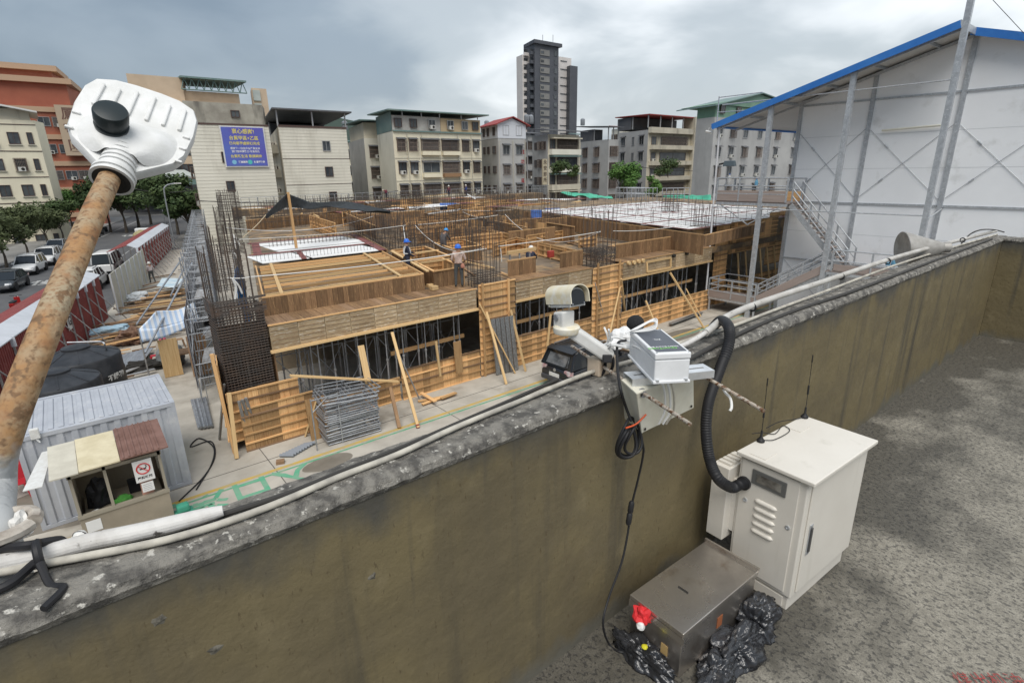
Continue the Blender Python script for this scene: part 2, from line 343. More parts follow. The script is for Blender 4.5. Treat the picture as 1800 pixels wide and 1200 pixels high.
# ================================================================== street lamp at the left
def rust_material():
    m = bpy.data.materials.new('rusty_pole'); m.use_nodes = True; nt = m.node_tree; n = nt.nodes; L = nt.links; b = n['Principled BSDF']; b.inputs['Roughness'].default_value = .75
    co = n.new('ShaderNodeNewGeometry').outputs['Position']
    def nz(sc, lo, hi, d=5, off=(0, 0, 0)):
        mp = n.new('ShaderNodeMapping'); mp.inputs['Location'].default_value = off; L.new(co, mp.inputs['Vector'])
        t = n.new('ShaderNodeTexNoise'); t.inputs['Scale'].default_value = sc; t.inputs['Detail'].default_value = d; t.inputs['Roughness'].default_value = .5; L.new(mp.outputs[0], t.inputs['Vector'])
        r = n.new('ShaderNodeMapRange'); r.inputs[1].default_value = lo; r.inputs[2].default_value = hi; L.new(t.outputs[0], r.inputs[0]); return r.outputs[0]
    def mix(f, a, c):
        x = n.new('ShaderNodeMix'); x.data_type = 'RGBA'; L.new(f, x.inputs[0])
        for s_, q in ((6, a), (7, c)):
            if isinstance(q, tuple): x.inputs[s_].default_value = (*q, 1)
            else: L.new(q, x.inputs[s_])
        return x.outputs[2]
    c = mix(nz(13, .38, .66), (.36, .20, .085), (.36, .29, .19))          # orange rust over cream paint
    c = mix(nz(20, .52, .72, off=(3, 1, 2)), c, (.28, .115, .04))
    c = mix(nz(40, .53, .62, 5, off=(7, 2, 5)), c, (.17, .10, .05))
    c = mix(nz(110, .50, .75, 4, off=(1, 5, 2)), c, (.24, .13, .06))   # dark scab spots
    # bare zinc towards the foot
    sx = n.new('ShaderNodeSeparateXYZ'); L.new(co, sx.inputs[0])
    up = n.new('ShaderNodeMapRange'); up.inputs[1].default_value = 7.76; up.inputs[2].default_value = 7.64; L.new(sx.outputs[2], up.inputs[0])
    t = n.new('ShaderNodeTexNoise'); t.inputs['Scale'].default_value = 16; L.new(co, t.inputs['Vector'])
    a = n.new('ShaderNodeMath'); a.operation = 'MULTIPLY_ADD'; L.new(t.outputs[0], a.inputs[0]); a.inputs[1].default_value = 1.4; L.new(up.outputs[0], a.inputs[2])
    r = n.new('ShaderNodeMapRange'); r.inputs[1].default_value = 1.15; r.inputs[2].default_value = 1.45; L.new(a.outputs[0], r.inputs[0])
    c = mix(r.outputs[0], c, (.40, .41, .41)); L.new(c, b.inputs['Base Color'])
    bp = n.new('ShaderNodeBump'); bp.inputs['Strength'].default_value = .4; bp.inputs['Distance'].default_value = .004; L.new(nz(23, .5, .6, 2, off=(7, 2, 5)), bp.inputs['Height']); L.new(bp.outputs[0], b.inputs['Normal'])
    return m
white_pl = mat('lamp_white_plastic', (.74, .74, .73), (.66, .66, .64), sc=14, rough=.5, world_co=True, bump=.15, bsc=130)
def depth(px, py, d): return CAM + ray(px, py) * d
def street_lamp():
    B = at(-2, 950, Y=1.40); r0 = .0360
    root = thing('street_lamp', 'rust spotted street lamp arm with a white lamp head over the parapet', 'street lamp', B)
    pts = [B - V((0, 0, .35)), B, depth(-4, 860, 1.27), depth(2, 790, 1.27), depth(37, 690, 1.30), depth(76, 590, 1.36), depth(127, 465, 1.52), depth(168, 368, 1.70), depth(198, 302, 1.88)]
    P = smooth_path(pts, 8)
    MB().tube(P, [r0 * (1 - .10 * i / len(P)) for i in range(len(P))], 28).build('pole', rust_material(), root, smooth=True)
    # head frame: ax points out along the arm, sx to the right, up to the sky
    T = depth(209, 287, 1.90); ax = (depth(266, 148, 2.14) - depth(209, 287, 1.90)).normalized()
    sx_ = CR - CU * .20; sx_ = (sx_ - CF * (ax.dot(sx_) / ax.dot(CF))).normalized() if abs(ax.dot(CF)) > .2 else sx_
    sx_ = (sx_ - ax * sx_.dot(ax)).normalized()
    up = sx_.cross(ax).normalized()
    if up.dot(CAM - T) < 0: up = -up
    def P3(a, s, h): return T + ax * (a * .80) + sx_ * (s * .83) + up * (h * .9)
    # lower shell: broad rounded paddle
    out = [(-.045, .060), (-.02, .085), (.03, .135), (.08, .185), (.15, .215), (.30, .228), (.42, .222), (.49, .195), (.525, .13), (.535, .05)]
    ring = [(a, s) for a, s in out] + [(a, -s) for a, s in reversed(out)]
    m = MB(); n = len(ring); vs = []
    lv = [(0, .92, -.055), (0, 1, -.035), (0, 1, -.008), (0, .975, .004), (0, .90, .006)]
    for _, k, h in lv: vs += [P3(.24 + (a - .24) * k, s * k, h) for a, s in ring]
    fs = [(l * n + i, l * n + (i + 1) % n, (l + 1) * n + (i + 1) % n, (l + 1) * n + i) for l in range(len(lv) - 1) for i in range(n)]
    fs += [tuple(range(n)), tuple((len(lv) - 1) * n + i for i in range(n))]
    m.add(vs, fs); head = m.build('lamp_head', white_pl, root, smooth=True)
    # raised driver hump
    hump = [(.02, .075, .050), (.08, .15, .055), (.16, .165, .052), (.22, .165, .04), (.265, .16, .012)]
    m = MB(); vs = []; K = 9
    for a, w, h in hump:
        for j in range(K):
            t = -1 + 2 * j / (K - 1); hh = .002 if abs(t) > .99 else h * (1 - abs(t) ** 5 * .35)
            ss = w * (t if abs(t) < .99 else t * 1.12); vs.append(P3(a - (.015 if abs(t) > .99 else 0), ss, hh))
    fs = [(i * K + j, i * K + j + 1, (i + 1) * K + j + 1, (i + 1) * K + j) for i in range(len(hump) - 1) for j in range(K - 1)]
    m.add(vs, fs); o = m.build('driver_cover', white_pl, head, smooth=True); md = o.modifiers.new('s', 'SUBSURF'); md.levels = md.render_levels = 2
    # ribs on the rear fin plate
    for s in (-.16, -.10, -.035, .035, .10, .165):
        MB().bar(P3(.30, s, .010), P3(.455 + .02 * (abs(s) < .1), s * .98, .010), .013, .014, up).build('cooling_rib', white_pl, head, bevel=.004)
    for a, sd in ((.10, 1), (.19, 1), (.27, 1), (.12, -1), (.22, -1)):
        MB().bar(P3(a, sd * .185, .008), P3(a, sd * .214, .008), .010, .012, up).build('edge_lug', white_pl, head, bevel=.003)
    # ribbed socket sleeve
    m = MB(); prof = []
    for i in range(9):
        z = -.085 + i * .021; rr = .066 if i < 2 else (.058 - .001 * i); prof += [(rr, z), (rr, z + .011), (rr - .007, z + .0115), (rr - .007, z + .0205)]
    m.lathe(prof, 32, T - ax * .005 , ax); m.build('socket_sleeve', white_pl, head, smooth=True)
    MB().lathe([(.040, -.0870), (.040, -.0855), (.056, -.0862), (.056, -.084)], 32, T - ax * .005, ax).build('sleeve_mouth', darkm, head)
    c = P3(.145, -.055, .05)
    pc = MB().lathe([(.050, 0), (.052, .012), (.046, .013), (.046, .03), (.052, .032), (.053, .066), (.049, .074), (.030, .078), (.004, .079)], 36, c, up).build('photocell', mat('photocell_black', (.022, .03, .032), rough=.35), root, smooth=True)
    # strap and collar at the foot
    MB().tube(arc(at(5, 925, Y=1.40), .052, -.3, 5.7, 24), .014, 8).build('foot_collar', mat('collar_beige', (.52, .48, .42), rough=.7, world_co=True, c2=(.30, .26, .22), sc=20), root, smooth=True)
    return root
street_lamp()
# ================================================================== pipes and cables along the coping
pipem = mat('white_pipe_paint', (.62, .605, .58), (.42, .40, .37), sc=10, world_co=True, rough=.65, c3=(.13, .12, .11), sc3=24, lo3=.62, hi3=.66, bump=.3, bsc=40)
cablem = mat('cable_cream', (.52, .49, .42), (.33, .31, .27), sc=14, world_co=True, rough=.7)
cabled = mat('cable_dark', (.045, .043, .04), rough=.7)
def path(pxs, Z, wob=0): return [at(x, y, Z=Z) + V((random.uniform(-wob, wob), random.uniform(-wob, wob), 0)) for x, y in pxs]
P = smooth_path(path([(-120, 1015), (0, 990), (75, 974), (153, 953), (230, 937), (300, 921), (392, 897)], 7.578), 6)
MB().tube(P, [.0185] * (len(P) - 6) + [.018, .0175, .017, .016, .0145, .012], 18).build('conduit_pipe', pipem, tag(thing('conduit_pipe', 'thick flaking white pipe lying on the coping at the left beside the lamp foot', 'pipe', P[8]), None)).name = 'pipe'
P = smooth_path(path([(-100, 1022), (0, 1006), (75, 990), (200, 967), (300, 945), (400, 917), (500, 880), (597, 838), (700, 798), (800, 752), (920, 702), (1034, 655), (1118, 632), (1205, 600), (1290, 572), (1360, 545), (1450, 512), (1600, 457), (1752, 412)], 7.570, .003), 5)
tag(MB().tube(P, .0085, 10).build('cable', cablem, smooth=True), 'thin cream cable laid along the full length of the parapet top', 'cable')
P = smooth_path(path([(392, 903), (500, 868), (600, 829), (700, 790), (800, 745), (900, 702), (980, 668)], 7.566, .004), 5)
tag(MB().tube(P, .007, 8).build('cable', cabled, smooth=True), 'dark line drawn for cable and gap shadow beside the cream cable on the middle of the coping', 'cable')  # dark tube also draws in the shadow of the gap here
pr = thing('conduit_pipe', 'whitish conduit pipe resting along the right half of the parapet top', 'pipe', at(1450, 495, Z=7.6))
P = smooth_path([at(1190, 612, Z=7.58), at(1215, 600, Z=7.59), at(1240, 585, Z=7.605), at(1302, 545, Z=7.625), at(1450, 494, Z=7.625), at(1600, 445, Z=7.62), at(1750, 406, Z=7.60)], 8)
MB().tube(P[:17], .011, 12).build('pipe', pipem, pr, smooth=True)
MB().tube(P[16:], [.0165] * (len(P) - 16), 14).build('pipe_sleeve', mat('conduit_grey_white', (.40, .38, .345), (.52, .505, .475), sc=9, world_co=True, rough=.6, c3=(.2, .18, .16), sc3=20, lo3=.63, hi3=.7), pr, smooth=True)
for x, y in ((1322, 540), (1478, 486), (1560, 459), (1692, 422)):
    c = at(x, y, Z=7.618); MB().tube(arc(c, .019, 0, 6.28, 12, (0, 1, 0), (0, 0, 1)), .005, 6).build('tape_wrap', blackr, pr)
P = smooth_path(path([(1190, 640), (1300, 585), (1400, 545), (1500, 510), (1620, 466), (1745, 420)], 7.567, .008), 5)
tag(MB().tube(P, .010, 8).build('cable', cabled, smooth=True), 'dark cable at the inner edge of the coping on the right', 'cable')
P = smooth_path([at(1690, 428, Z=7.58), at(1705, 412, Z=7.64), at(1725, 404, Z=7.68), at(1748, 404, Z=7.62), at(1765, 408, Z=7.57)], 6)
tag(MB().tube(P, .006, 8).build('cable', cabled, smooth=True), 'small looped black cable at the far corner of the parapet', 'cable')
# black tie and rag at the lamp foot
m = MB(); c = at(70, 975, Z=7.59)
m.tube(arc(c, .026, 0, 6.28, 14, V((0, 1, 0)), V((0, 0, 1))), .008, 8); m.tube(smooth_path([c + V((0, -.03, 0)), c + V((.01, -.07, -.03)), c + V((.03, -.10, -.028)), c + V((.0, -.14, -.03))], 5), .007, 8)
tag(m.build('rubber_tie', blackr, smooth=True), 'black rubber tie knotted round the white pipe by the lamp foot', 'tie')
P = smooth_path([at(-60, 985, Z=7.60), at(0, 965, Z=7.60), at(50, 958, Z=7.61), at(110, 950, Z=7.58), at(60, 990, Z=7.575), at(10, 1030, Z=7.572), at(-60, 1050, Z=7.572)], 6)
tag(MB().tube(P, .009, 8).build('cable', blackr, smooth=True), 'thick black cable curling round the foot of the lamp pole', 'cable')
def crumple(name, c, sx, sy, sz, m, seed, n=3, amp=.35, fr=3.0, parent=None, soft=False):
    import bmesh
    bm = bmesh.new(); bmesh.ops.create_icosphere(bm, subdivisions=n, radius=1)
    for v in bm.verts:
        d = v.co.normalized(); k = 1 + amp * noise.noise(d * fr * .6 + V((seed, 0, 0))) + amp * .6 * (.35 - abs(noise.noise(d * fr * 1.3 + V((0, seed, 0))))) + amp * .22 * noise.noise(d * fr * 3.1 + V((0, 0, seed)))
        q = d * k; v.co = V((q.x * sx, q.y * sy, max(q.z, -.35) * sz + .35 * sz))
    me = bpy.data.meshes.new(name); bm.to_mesh(me); bm.free(); me.materials.append(m)
    if soft: me.polygons.foreach_set('use_smooth', [True] * len(me.polygons))
    o = bpy.data.objects.new(name, me); return link(o, parent, Matrix.Translation(V(c)))
tag(crumple('cloth_scrap', at(38, 935, Z=7.60), .018, .03, .03, mat('cloth_white', (.7, .68, .64), rough=.9), 3, 3, .5, 2.5), 'torn white cloth scrap tucked behind the lamp pole foot', 'cloth')
# ================================================================== monitoring gear on the parapet
paintw = mat('white_enamel', (.70, .70, .68), (.62, .61, .58), sc=12, world_co=True, rough=.4, spec=.5)
cream = mat('aged_cream_plastic', (.72, .67, .53), (.66, .58, .40), sc=18, world_co=True, rough=.5, c3=(.72, .69, .60), sc3=25, lo3=.5, hi3=.6)
platem = mat('chipped_white_plate', (.72, .70, .60), (.64, .61, .50), sc=10, world_co=True, rough=.55, c3=(.14, .11, .08), sc3=26, lo3=.70, hi3=.72)
glassd = mat('dark_glass', (.012, .014, .017), rough=.12, spec=.6)
stain = mat('stainless', (.62, .58, .53), (.46, .42, .38), sc=4, world_co=True, rough=.24, metal=.9, rough2=.36, c3=(.34, .27, .21), sc3=7, lo3=.58, hi3=.75)
def loft_box(mb, C, e1, e2, e3, a, b, c):
    p = [C + e1 * (a * i) + e2 * (b * j) + e3 * (c * k) for k in (-1, 1) for i, j in ((-1, -1), (1, -1), (1, 1), (-1, 1))]; return mb.hexa(p)
def security_camera():
    C = depth(996, 520, 2.0); fw = (CR * .50 - CF * .86 - CU * .05).normalized(); up = V((0, 0, 1)); sd_ = fw.cross(up).normalized(); up = sd_.cross(fw).normalized()
    root = thing('security_camera', 'white bullet security camera with yellowed sunshield on a bent arm over the parapet', 'camera', at(1055, 640, Z=7.56))
    def Q(f, s, h): return C + (fw * f + sd_ * s + up * h) * .86
    def arch(w, h0, h1, n=14): return [(w, h0)] + [(w * math.cos(t * math.pi / n), h1 + w * .85 * math.sin(t * math.pi / n)) for t in range(n + 1)] + [(-w, h0)]
    m = MB(); m.extr([Q(-.075, s, h) for s, h in arch(.040, -.045, .0)], fw * .125); body = m.build('housing', paintw, root, smooth=True)
    m = MB(); o_ = arch(.049, -.030, .006); i_ = arch(.045, -.030, .006); vs = []; n = len(o_)
    for f in (-.092, .095): vs += [Q(f, s, h) for s, h in o_] + [Q(f, s, h) for s, h in i_]
    fs = []
    for j in range(n - 1): fs += [(j, j + 1, 2 * n + j + 1, 2 * n + j), (n + j, 3 * n + j, 3 * n + j + 1, n + j + 1), (j, n + j, n + j + 1, j + 1), (2 * n + j, 2 * n + j + 1, 3 * n + j + 1, 3 * n + j)]
    fs += [(0, 2 * n, 3 * n, n), (n - 1, 2 * n - 1, 4 * n - 1, 3 * n - 1)]
    m.add(vs, fs); m.build('sunshield', cream, root, smooth=True)
    m = MB(); m.extr([Q(-.082, s * .98, h) for s, h in arch(.045, -.042, .004)], fw * .010); m.build('rear_cap', cream, root, smooth=True)
    m = MB(); m.extr([Q(.072, s, h) for s, h in arch(.035, -.038, -.002)], fw * .006); m.build('front_glass', glassd, root, smooth=True)
    for s, h in ((.030, -.033), (-.030, -.033)): MB().lathe([(.003, 0), (.003, .009)], 8, Q(.07, s, h), fw).build('bezel_screw', steel, body)
    b0 = depth(990, 547, 2.0); b1 = depth(992, 585, 2.0)
    m = MB(); loft_box(m, (b0 + b1) / 2 + V((0, 0, .008)), fw, sd_, V((0, 0, 1)), .030, .028, .034); m.build('swivel_bracket', paintw, root, bevel=.006)
    MB().lathe([(.047, -.014), (.050, -.008), (.050, .008), (.044, .014)], 28, depth(996, 578, 2.0)).build('swivel_disc', cream, root, smooth=True)
    MB().lathe([(.012, -.036), (.012, .036)], 12, depth(990, 556, 2.0), sd_).build('pivot_bolt', steel, root)
    p, q = depth(1003, 580, 2.0), depth(1074, 628, 2.02)
    m = MB(); m.bar(p, q, .050, .046); m.build('arm', paintw, root, bevel=.008)
    m = MB(); c = depth(1066, 630, 2.0); loft_box(m, c, CR, CU, CF, .016, .015, .03); m.build('arm_opening', blackr, root, bevel=.003)
    m = MB(); c = at(1058, 640, Z=7.585); loft_box(m, c + V((.0, 0, .0)), V((1, 0, 0)), V((0, 1, 0)), V((0, 0, 1)), .05, .032, .034); m.build('base_box', mat('base_cream', (.62, .50, .38), (.52, .42, .30), sc=9, world_co=True, rough=.6), root, bevel=.006)
    for k, dx in enumerate((-.025, .02)):
        a = c + V((dx, 0, 0)); MB().tube([a + V((.012 * math.sin(t), .038 * math.cos(t), .041 * math.sin(t))) for t in [i * 6.283 / 24 for i in range(24)]], .006, 6, closed=True).build('strap', blackr, root)
    return root
security_camera()
def mic():
    c = at(1117, 569, Y=1.47); r = thing('wind_shield_microphone', 'black foam ball microphone behind the white sensor box', 'microphone', c - V((0, 0, .1)))
    fm = mat('foam_black', (.020, .020, .022), (.035, .035, .037), sc=160, world_co=True, rough=.95, bump=1, bsc=260)
    vs = MB(); vs.lathe([(.040 * math.sin(math.pi * i / 20), -.040 * math.cos(math.pi * i / 20)) for i in range(21)], 32, c); vs.build('foam_ball', fm, r, smooth=True)
    MB().lathe([(.008, -.16), (.008, -.035)], 10, c).build('stem', blackr, r)
mic()
# threaded rods clamping the bracket
rustrod = mat('rusty_rod', (.42, .34, .26), (.52, .48, .42), sc=40, world_co=True, rough=.6, metal=.4, c3=(.16, .08, .04), sc3=60, lo3=.5, hi3=.6)
def rod(a, b, lab):
    t = thing('threaded_rod', lab, 'rod', a); a, b = V(a), V(b); n = 160; P = [a.lerp(b, i / n) for i in range(n + 1)]
    MB().tube(P, [.0058 if i % 2 else .0066 for i in range(n + 1)], 10).build('rod', rustrod, t)
    return t
z = 7.592
rod1 = rod(at(1005, 608, Z=z), at(1213, 745, Z=z), 'longer rusty threaded rod crossing under the white sensor box')
d = (at(1213, 745, Z=z) - at(1005, 608, Z=z)).normalized(); c = at(1130, 692, Z=z)
MB().lathe([(.013, 0), (.013, .009)], 6, c - d * .004, d).build('nut', steel, rod1); MB().lathe([(.018, 0), (.018, .002)], 20, c - d * .008, d).build('washer', steel, rod1)
rod2 = rod(at(1236, 660, Z=z), at(1342, 722, Z=z), 'shorter rusty threaded rod poking out right of the tray')
P = smooth_path([at(1268, 676, Z=z + .004), at(1275, 690, Z=z - .02), at(1284, 700, Z=z - .02), at(1286, 715, Z=z - .03), at(1283, 722, Z=z - .04)], 5)
MB().tube(P, .0045, 6).build('cable_tie', ropem, rod2)
# chipped white bracket plate
br = thing('mounting_bracket', 'chipped cream white steel bracket plate hung inside the parapet under the sensor box', 'bracket', (1.53, 1.03, 7.41))
A, B, C_, D_ = at(1121, 692, Z=7.60), at(1219, 654, Z=7.60), at(1219, 716, Z=7.40), at(1126, 757, Z=7.40)
A, B = V((1.33, 1.005, 7.605)), V((1.645, 1.0, 7.605)); D_, C_ = V((1.425, 1.045, 7.415)), V((1.745, 1.045, 7.415))
A2, D2 = at(1092, 667, Z=7.615), at(1098, 735, Z=7.43)
m = MB(); th = V((0, .006, .001)); m.hexa([A, B, B + th, A + th, D_, C_, C_ + th, D_ + th]); m.build('front_plate', platem, br, bevel=.002)
m = MB(); th = V((.006, 0, 0)); m.hexa([A + th * .1, A + th, A2 + th, A2, D_ + th * .1, D_ + th, D2 + th, D2]); m.build('side_flange', platem, br)
m = MB(); th = V((0, 0, -.005)); B2 = B + (A2 - A); m.hexa([A - V((0, 0, .001)), B - V((0, 0, .001)), B2, A2, A + th, B + th, B2 + th, A2 + th]); m.build('top_flange', platem, br)
for f, g_ in ((.06, .06), (.94, .07), (.93, .90), (.05, .92)):
    c = (A.lerp(B, f)).lerp(D_.lerp(C_, f), g_); MB().lathe([(.0055, 0), (.0055, .0015)], 12, c + V((0, -.003, 0)), (0, -1, 0)).build('bolt_hole', darkm, br)
# galvanised tray
galv = mat('galvanised_bright', (.76, .78, .80), (.62, .64, .66), sc=14, world_co=True, rough=.32, metal=.7)
tr = thing('strut_tray', 'bright galvanised slotted channel under the white sensor box', 'channel', at(1180, 655, Z=7.62))
t0, t1 = at(1112, 668, Z=7.632), at(1256, 652, Z=7.632); e1 = (t1 - t0).normalized(); e2 = V((0, 0, 1)).cross(e1); e3 = V((0, 0, 1)); Lt = (t1 - t0).length
def TQ(a, b, h): return t0 + e1 * a + e2 * b + e3 * h
def tbox(mb, a0, a1, b0, b1, h0, h1): return mb.hexa([TQ(a0, b0, h0), TQ(a1, b0, h0), TQ(a1, b1, h0), TQ(a0, b1, h0), TQ(a0, b0, h1), TQ(a1, b0, h1), TQ(a1, b1, h1), TQ(a0, b1, h1)])
m = MB(); tbox(m, 0, Lt, .002, .03, 0, .003); tbox(m, 0, Lt, .040, .068, .0002, .003); tbox(m, 0, .02, .03, .04, .0001, .003); tbox(m, Lt - .02, Lt, .03, .04, .0001, .003); tbox(m, .12, .15, .03, .04, .0001, .003); m.build('slotted_web', galv, tr)
m = MB(); tbox(m, 0, Lt, -.001, .0015, -.024, .0028); m.build('side_lip', galv, tr); m = MB(); tbox(m, 0, Lt, .0682, .071, -.024, .0028); m.build('side_lip', galv, tr)
# sensor box
def sensor_box():
    boxm = mat('abs_white', (.78, .79, .80), (.72, .73, .74), sc=20, world_co=True, rough=.45)
    zt = 7.748; d_, c_, a_ = at(1152, 622, Z=zt), at(1216, 619, Z=zt), at(1108, 580, Z=zt)
    e1 = (c_ - d_).normalized(); e2 = (a_ - d_); e2 = (e2 - e1 * e2.dot(e1)).normalized(); e3 = e1.cross(e2); w = (c_ - d_).length; l = (a_ - d_).length; C = d_ + e1 * w / 2 + e2 * l / 2
    r = thing('sensor_box', 'white plastic sensor box with a dark printed lid panel on the parapet', 'sensor box', C - e3 * .1)
    m = MB(); loft_box(m, C - e3 * .062, e1, e2, e3, w / 2 - .0015, l / 2 - .0015, .040); m.build('case', boxm, r, bevel=.004)
    m = MB(); loft_box(m, C - e3 * .0105, e1, e2, e3, w / 2, l / 2, .0105); lid = m.build('lid', boxm, r, bevel=.004)
    m = MB(); loft_box(m, C - e3 * .0960, e1, e2, e3, w / 2 + .002, l / 2 + .004, .0045); m.build('base_flange', boxm, r, bevel=.002)
    for i in (-1, 1):
        MB().lathe([(.006, 0), (.006, .005), (.004, .0055)], 12, C + e1 * (i * (w / 2 - .012)) - e2 * (l / 2 + .001) - e3 * .0915, e3).build('fixing_screw', galv, r, smooth=True)
        for j in (-1, 1): MB().lathe([(.003, 0), (.003, .0012)], 10, C + e1 * (i * (w / 2 - .007)) + e2 * (j * (l / 2 - .007)), e3).build('lid_screw', steel, r)
    pan = mat('panel_slate', (.075, .085, .105), rough=.4)
    m = MB(); loft_box(m, C + e3 * .0009, e1, e2, e3, w / 2 - .010, l / 2 - .016, .0008); pn = m.build('printed_panel', pan, lid)
    wt, gt, gy = mat('ink_white', (.8, .8, .8), rough=.6), mat('ink_green', (.22, .60, .12), rough=.6), mat('ink_grey', (.42, .44, .46), rough=.6)
    k = .0021
    text('lettering', 'QuanTrans', .021, gt, pn, C - e2 * (l * .325) - e1 * .018, -e1, -e2, .0004, k)
    text('lettering', 'Smart Sound Box', .0145, wt, pn, C - e2 * (l * .27) - e1 * .012, -e1, -e2, .0003, k)
    text('lettering', 'ZG.', .017, wt, pn, C + e2 * (l * .02) - e1 * .004, -e1, -e2, .0002, k)
    text('lettering', 'Quantum Technology Corp.', .0072, gy, pn, C + e2 * (l * .365), -e1, -e2, 0, k); text('lettering', 'Sound Meter Pro', .0065, gy, pn, C + e2 * (l * .40), -e1, -e2, 0, k)
    return C, e1, e2, e3, w, l
SB = sensor_box()
whitec = mat('cable_white', (.74, .74, .73), rough=.5)
def wire(pts, r, m, lab, name='cable', k=8): return tag(MB().tube(smooth_path(pts, k), r, 8).build(name, m, smooth=True), lab, 'cable')
# white leads from the sensor box down the bracket, three bands
for i, (dx, lab) in enumerate(((0, 'left'), (9, 'middle'), (16, 'right'))):
    wire([at(1112 + dx * .4, 607, Z=7.70), at(1128 + dx * .6, 615, Z=7.715), at(1148 + dx, 640, Z=7.69), at(1160 + dx, 662, Y=.985), at(1168 + dx, 690, Y=.985), at(1168 + dx, 722, Y=1.0), at(1158 + dx * .8, 745, Y=1.02)], .0038 if i != 1 else .0042, whitec if i < 2 else cablem, lab + ' of the three flat white leads running down over the bracket plate')
c = at(1133, 578, Z=7.76)
m = MB()
for i in range(4):
    q = smooth_path([at(1100, 583 + i, Z=7.75), at(1120, 578 - i, Z=7.765), at(1142 + i * 3, 566 - 2 * i, Z=7.785), at(1152 + i, 566 + i, Z=7.78), at(1146 + i, 573 + 2 * i, Z=7.765), at(1122, 580 + i, Z=7.757), at(1106, 582, Z=7.752)], 6); m.tube(q, .0022, 6)
tag(m.build('cable', whitec, smooth=True), 'thin white looped wire at the far end of the sensor box', 'cable')
m = MB()
for i in range(7):
    y0 = random.uniform(-8, 8); q = smooth_path([at(1048 + i * 4, 612 + y0 * .5, Z=7.64), at(1075, 600 + y0, Z=7.67 + .004 * i), at(1100, 605 + y0, Z=7.66), at(1112, 608 + y0 * .6, Z=7.69)], 6); m.tube(q, .004, 6)
for i in range(2): m.tube(smooth_path([at(1062 + i * 8, 575 + i * 4, Z=7.74), at(1068 + i * 4, 590, Z=7.71), at(1070 + i * 6, 606, Z=7.66)], 5), .004, 6)
tag(m.build('cable_bundle', whitec, smooth=True), 'tangled bundle of white ties and leads between camera arm and sensor box', 'cables')
tag(crumple('tape_wrap', at(1090, 606, Z=7.60), .055, .05, .05, whitec, 5, 3, .5, 2.2), 'crumpled white tape wrap left of the sensor box', 'tape')
# black supply cable with its coil
wire([at(1100, 598, Z=7.68), at(1086, 604, Z=7.68), at(1085, 640, Z=7.63), at(1090, 680, Y=1.08), at(1100, 715, Y=1.08), at(1110, 740, Y=1.06)], .0052, blackr, 'black cable running from the sensor box down to the coil')
m = MB(); c = at(1100, 775, Y=1.07)
for i in range(5):
    rr, dx, dz = random.uniform(.050, .072), random.uniform(-.012, .018), random.uniform(-.012, .006); ph = random.uniform(-.3, .3)
    m.tube([c + V((dx + rr * .82 * math.sin(t), -.012 * i * .5 + .01 * math.sin(t * 2 + ph), dz + .012 + rr * math.cos(t) * 1.1)) for t in [j * 6.283 / 40 for j in range(40)]], .0052, 8, closed=True)
coil = m.build('cable_coil', blackr, smooth=True); tag(coil, 'black cable coil hanging on the parapet below the bracket', 'cable coil')
P = smooth_path([at(1100, 752, Y=1.04), at(1112, 748, Y=1.035), at(1122, 742, Y=1.03), at(1136, 728, Y=1.02)], 5); MB().tube(P, .003, 6).build('orange_tie', mat('orange_plastic', (.62, .10, .03), rough=.5), coil)
P1 = smooth_path([at(1128, 770, Y=1.06), at(1131, 795, Y=1.08), at(1122, 840, Y=1.10), at(1110, 890, Y=1.11), at(1103, 940, Y=1.10), at(1092, 990, Y=1.09), at(1070, 1050, Y=1.08), at(1060, 1095, Y=1.06), at(1070, 1130, Z=6.51), at(1090, 1145, Z=6.507), at(1110, 1138, Z=6.51), at(1125, 1110, Z=6.56)], 8)
pc = thing('power_cable', 'black power cable hanging from the coil to the steel box', 'cable', P1[-10]); MB().tube(P1, .0042, 8).build('cable', blackr, pc, smooth=True)
a, b = at(1111, 880, Y=1.105), at(1104, 922, Y=1.10); MB().tube([a.lerp(b, t) for t in (0, .08, .45, .5, .55, .92, 1)], [.007, .011, .011, .008, .011, .011, .007], 10).build('inline_plug', blackr, pc, smooth=True)
# black corrugated hose
P = smooth_path([at(1243, 590, Y=1.42), at(1256, 572, Y=1.36), at(1268, 563, Y=1.27), at(1281, 575, Y=1.16), at(1281, 605, Y=1.12), at(1265, 650, Y=1.11), at(1246, 705, Y=1.10), at(1241, 755, Y=1.08), at(1247, 805, Y=1.04), at(1262, 840, Y=.98), at(1285, 856, Y=.965), at(1298, 852, Y=.957), at(1308, 848, X=2.032)], 22)
tag(MB().tube(P, [.0215 if i % 2 else .0235 for i in range(len(P))], 18).build('corrugated_hose', blackr, smooth=True), 'black corrugated hose bending over the parapet into the white cabinet', 'hose')
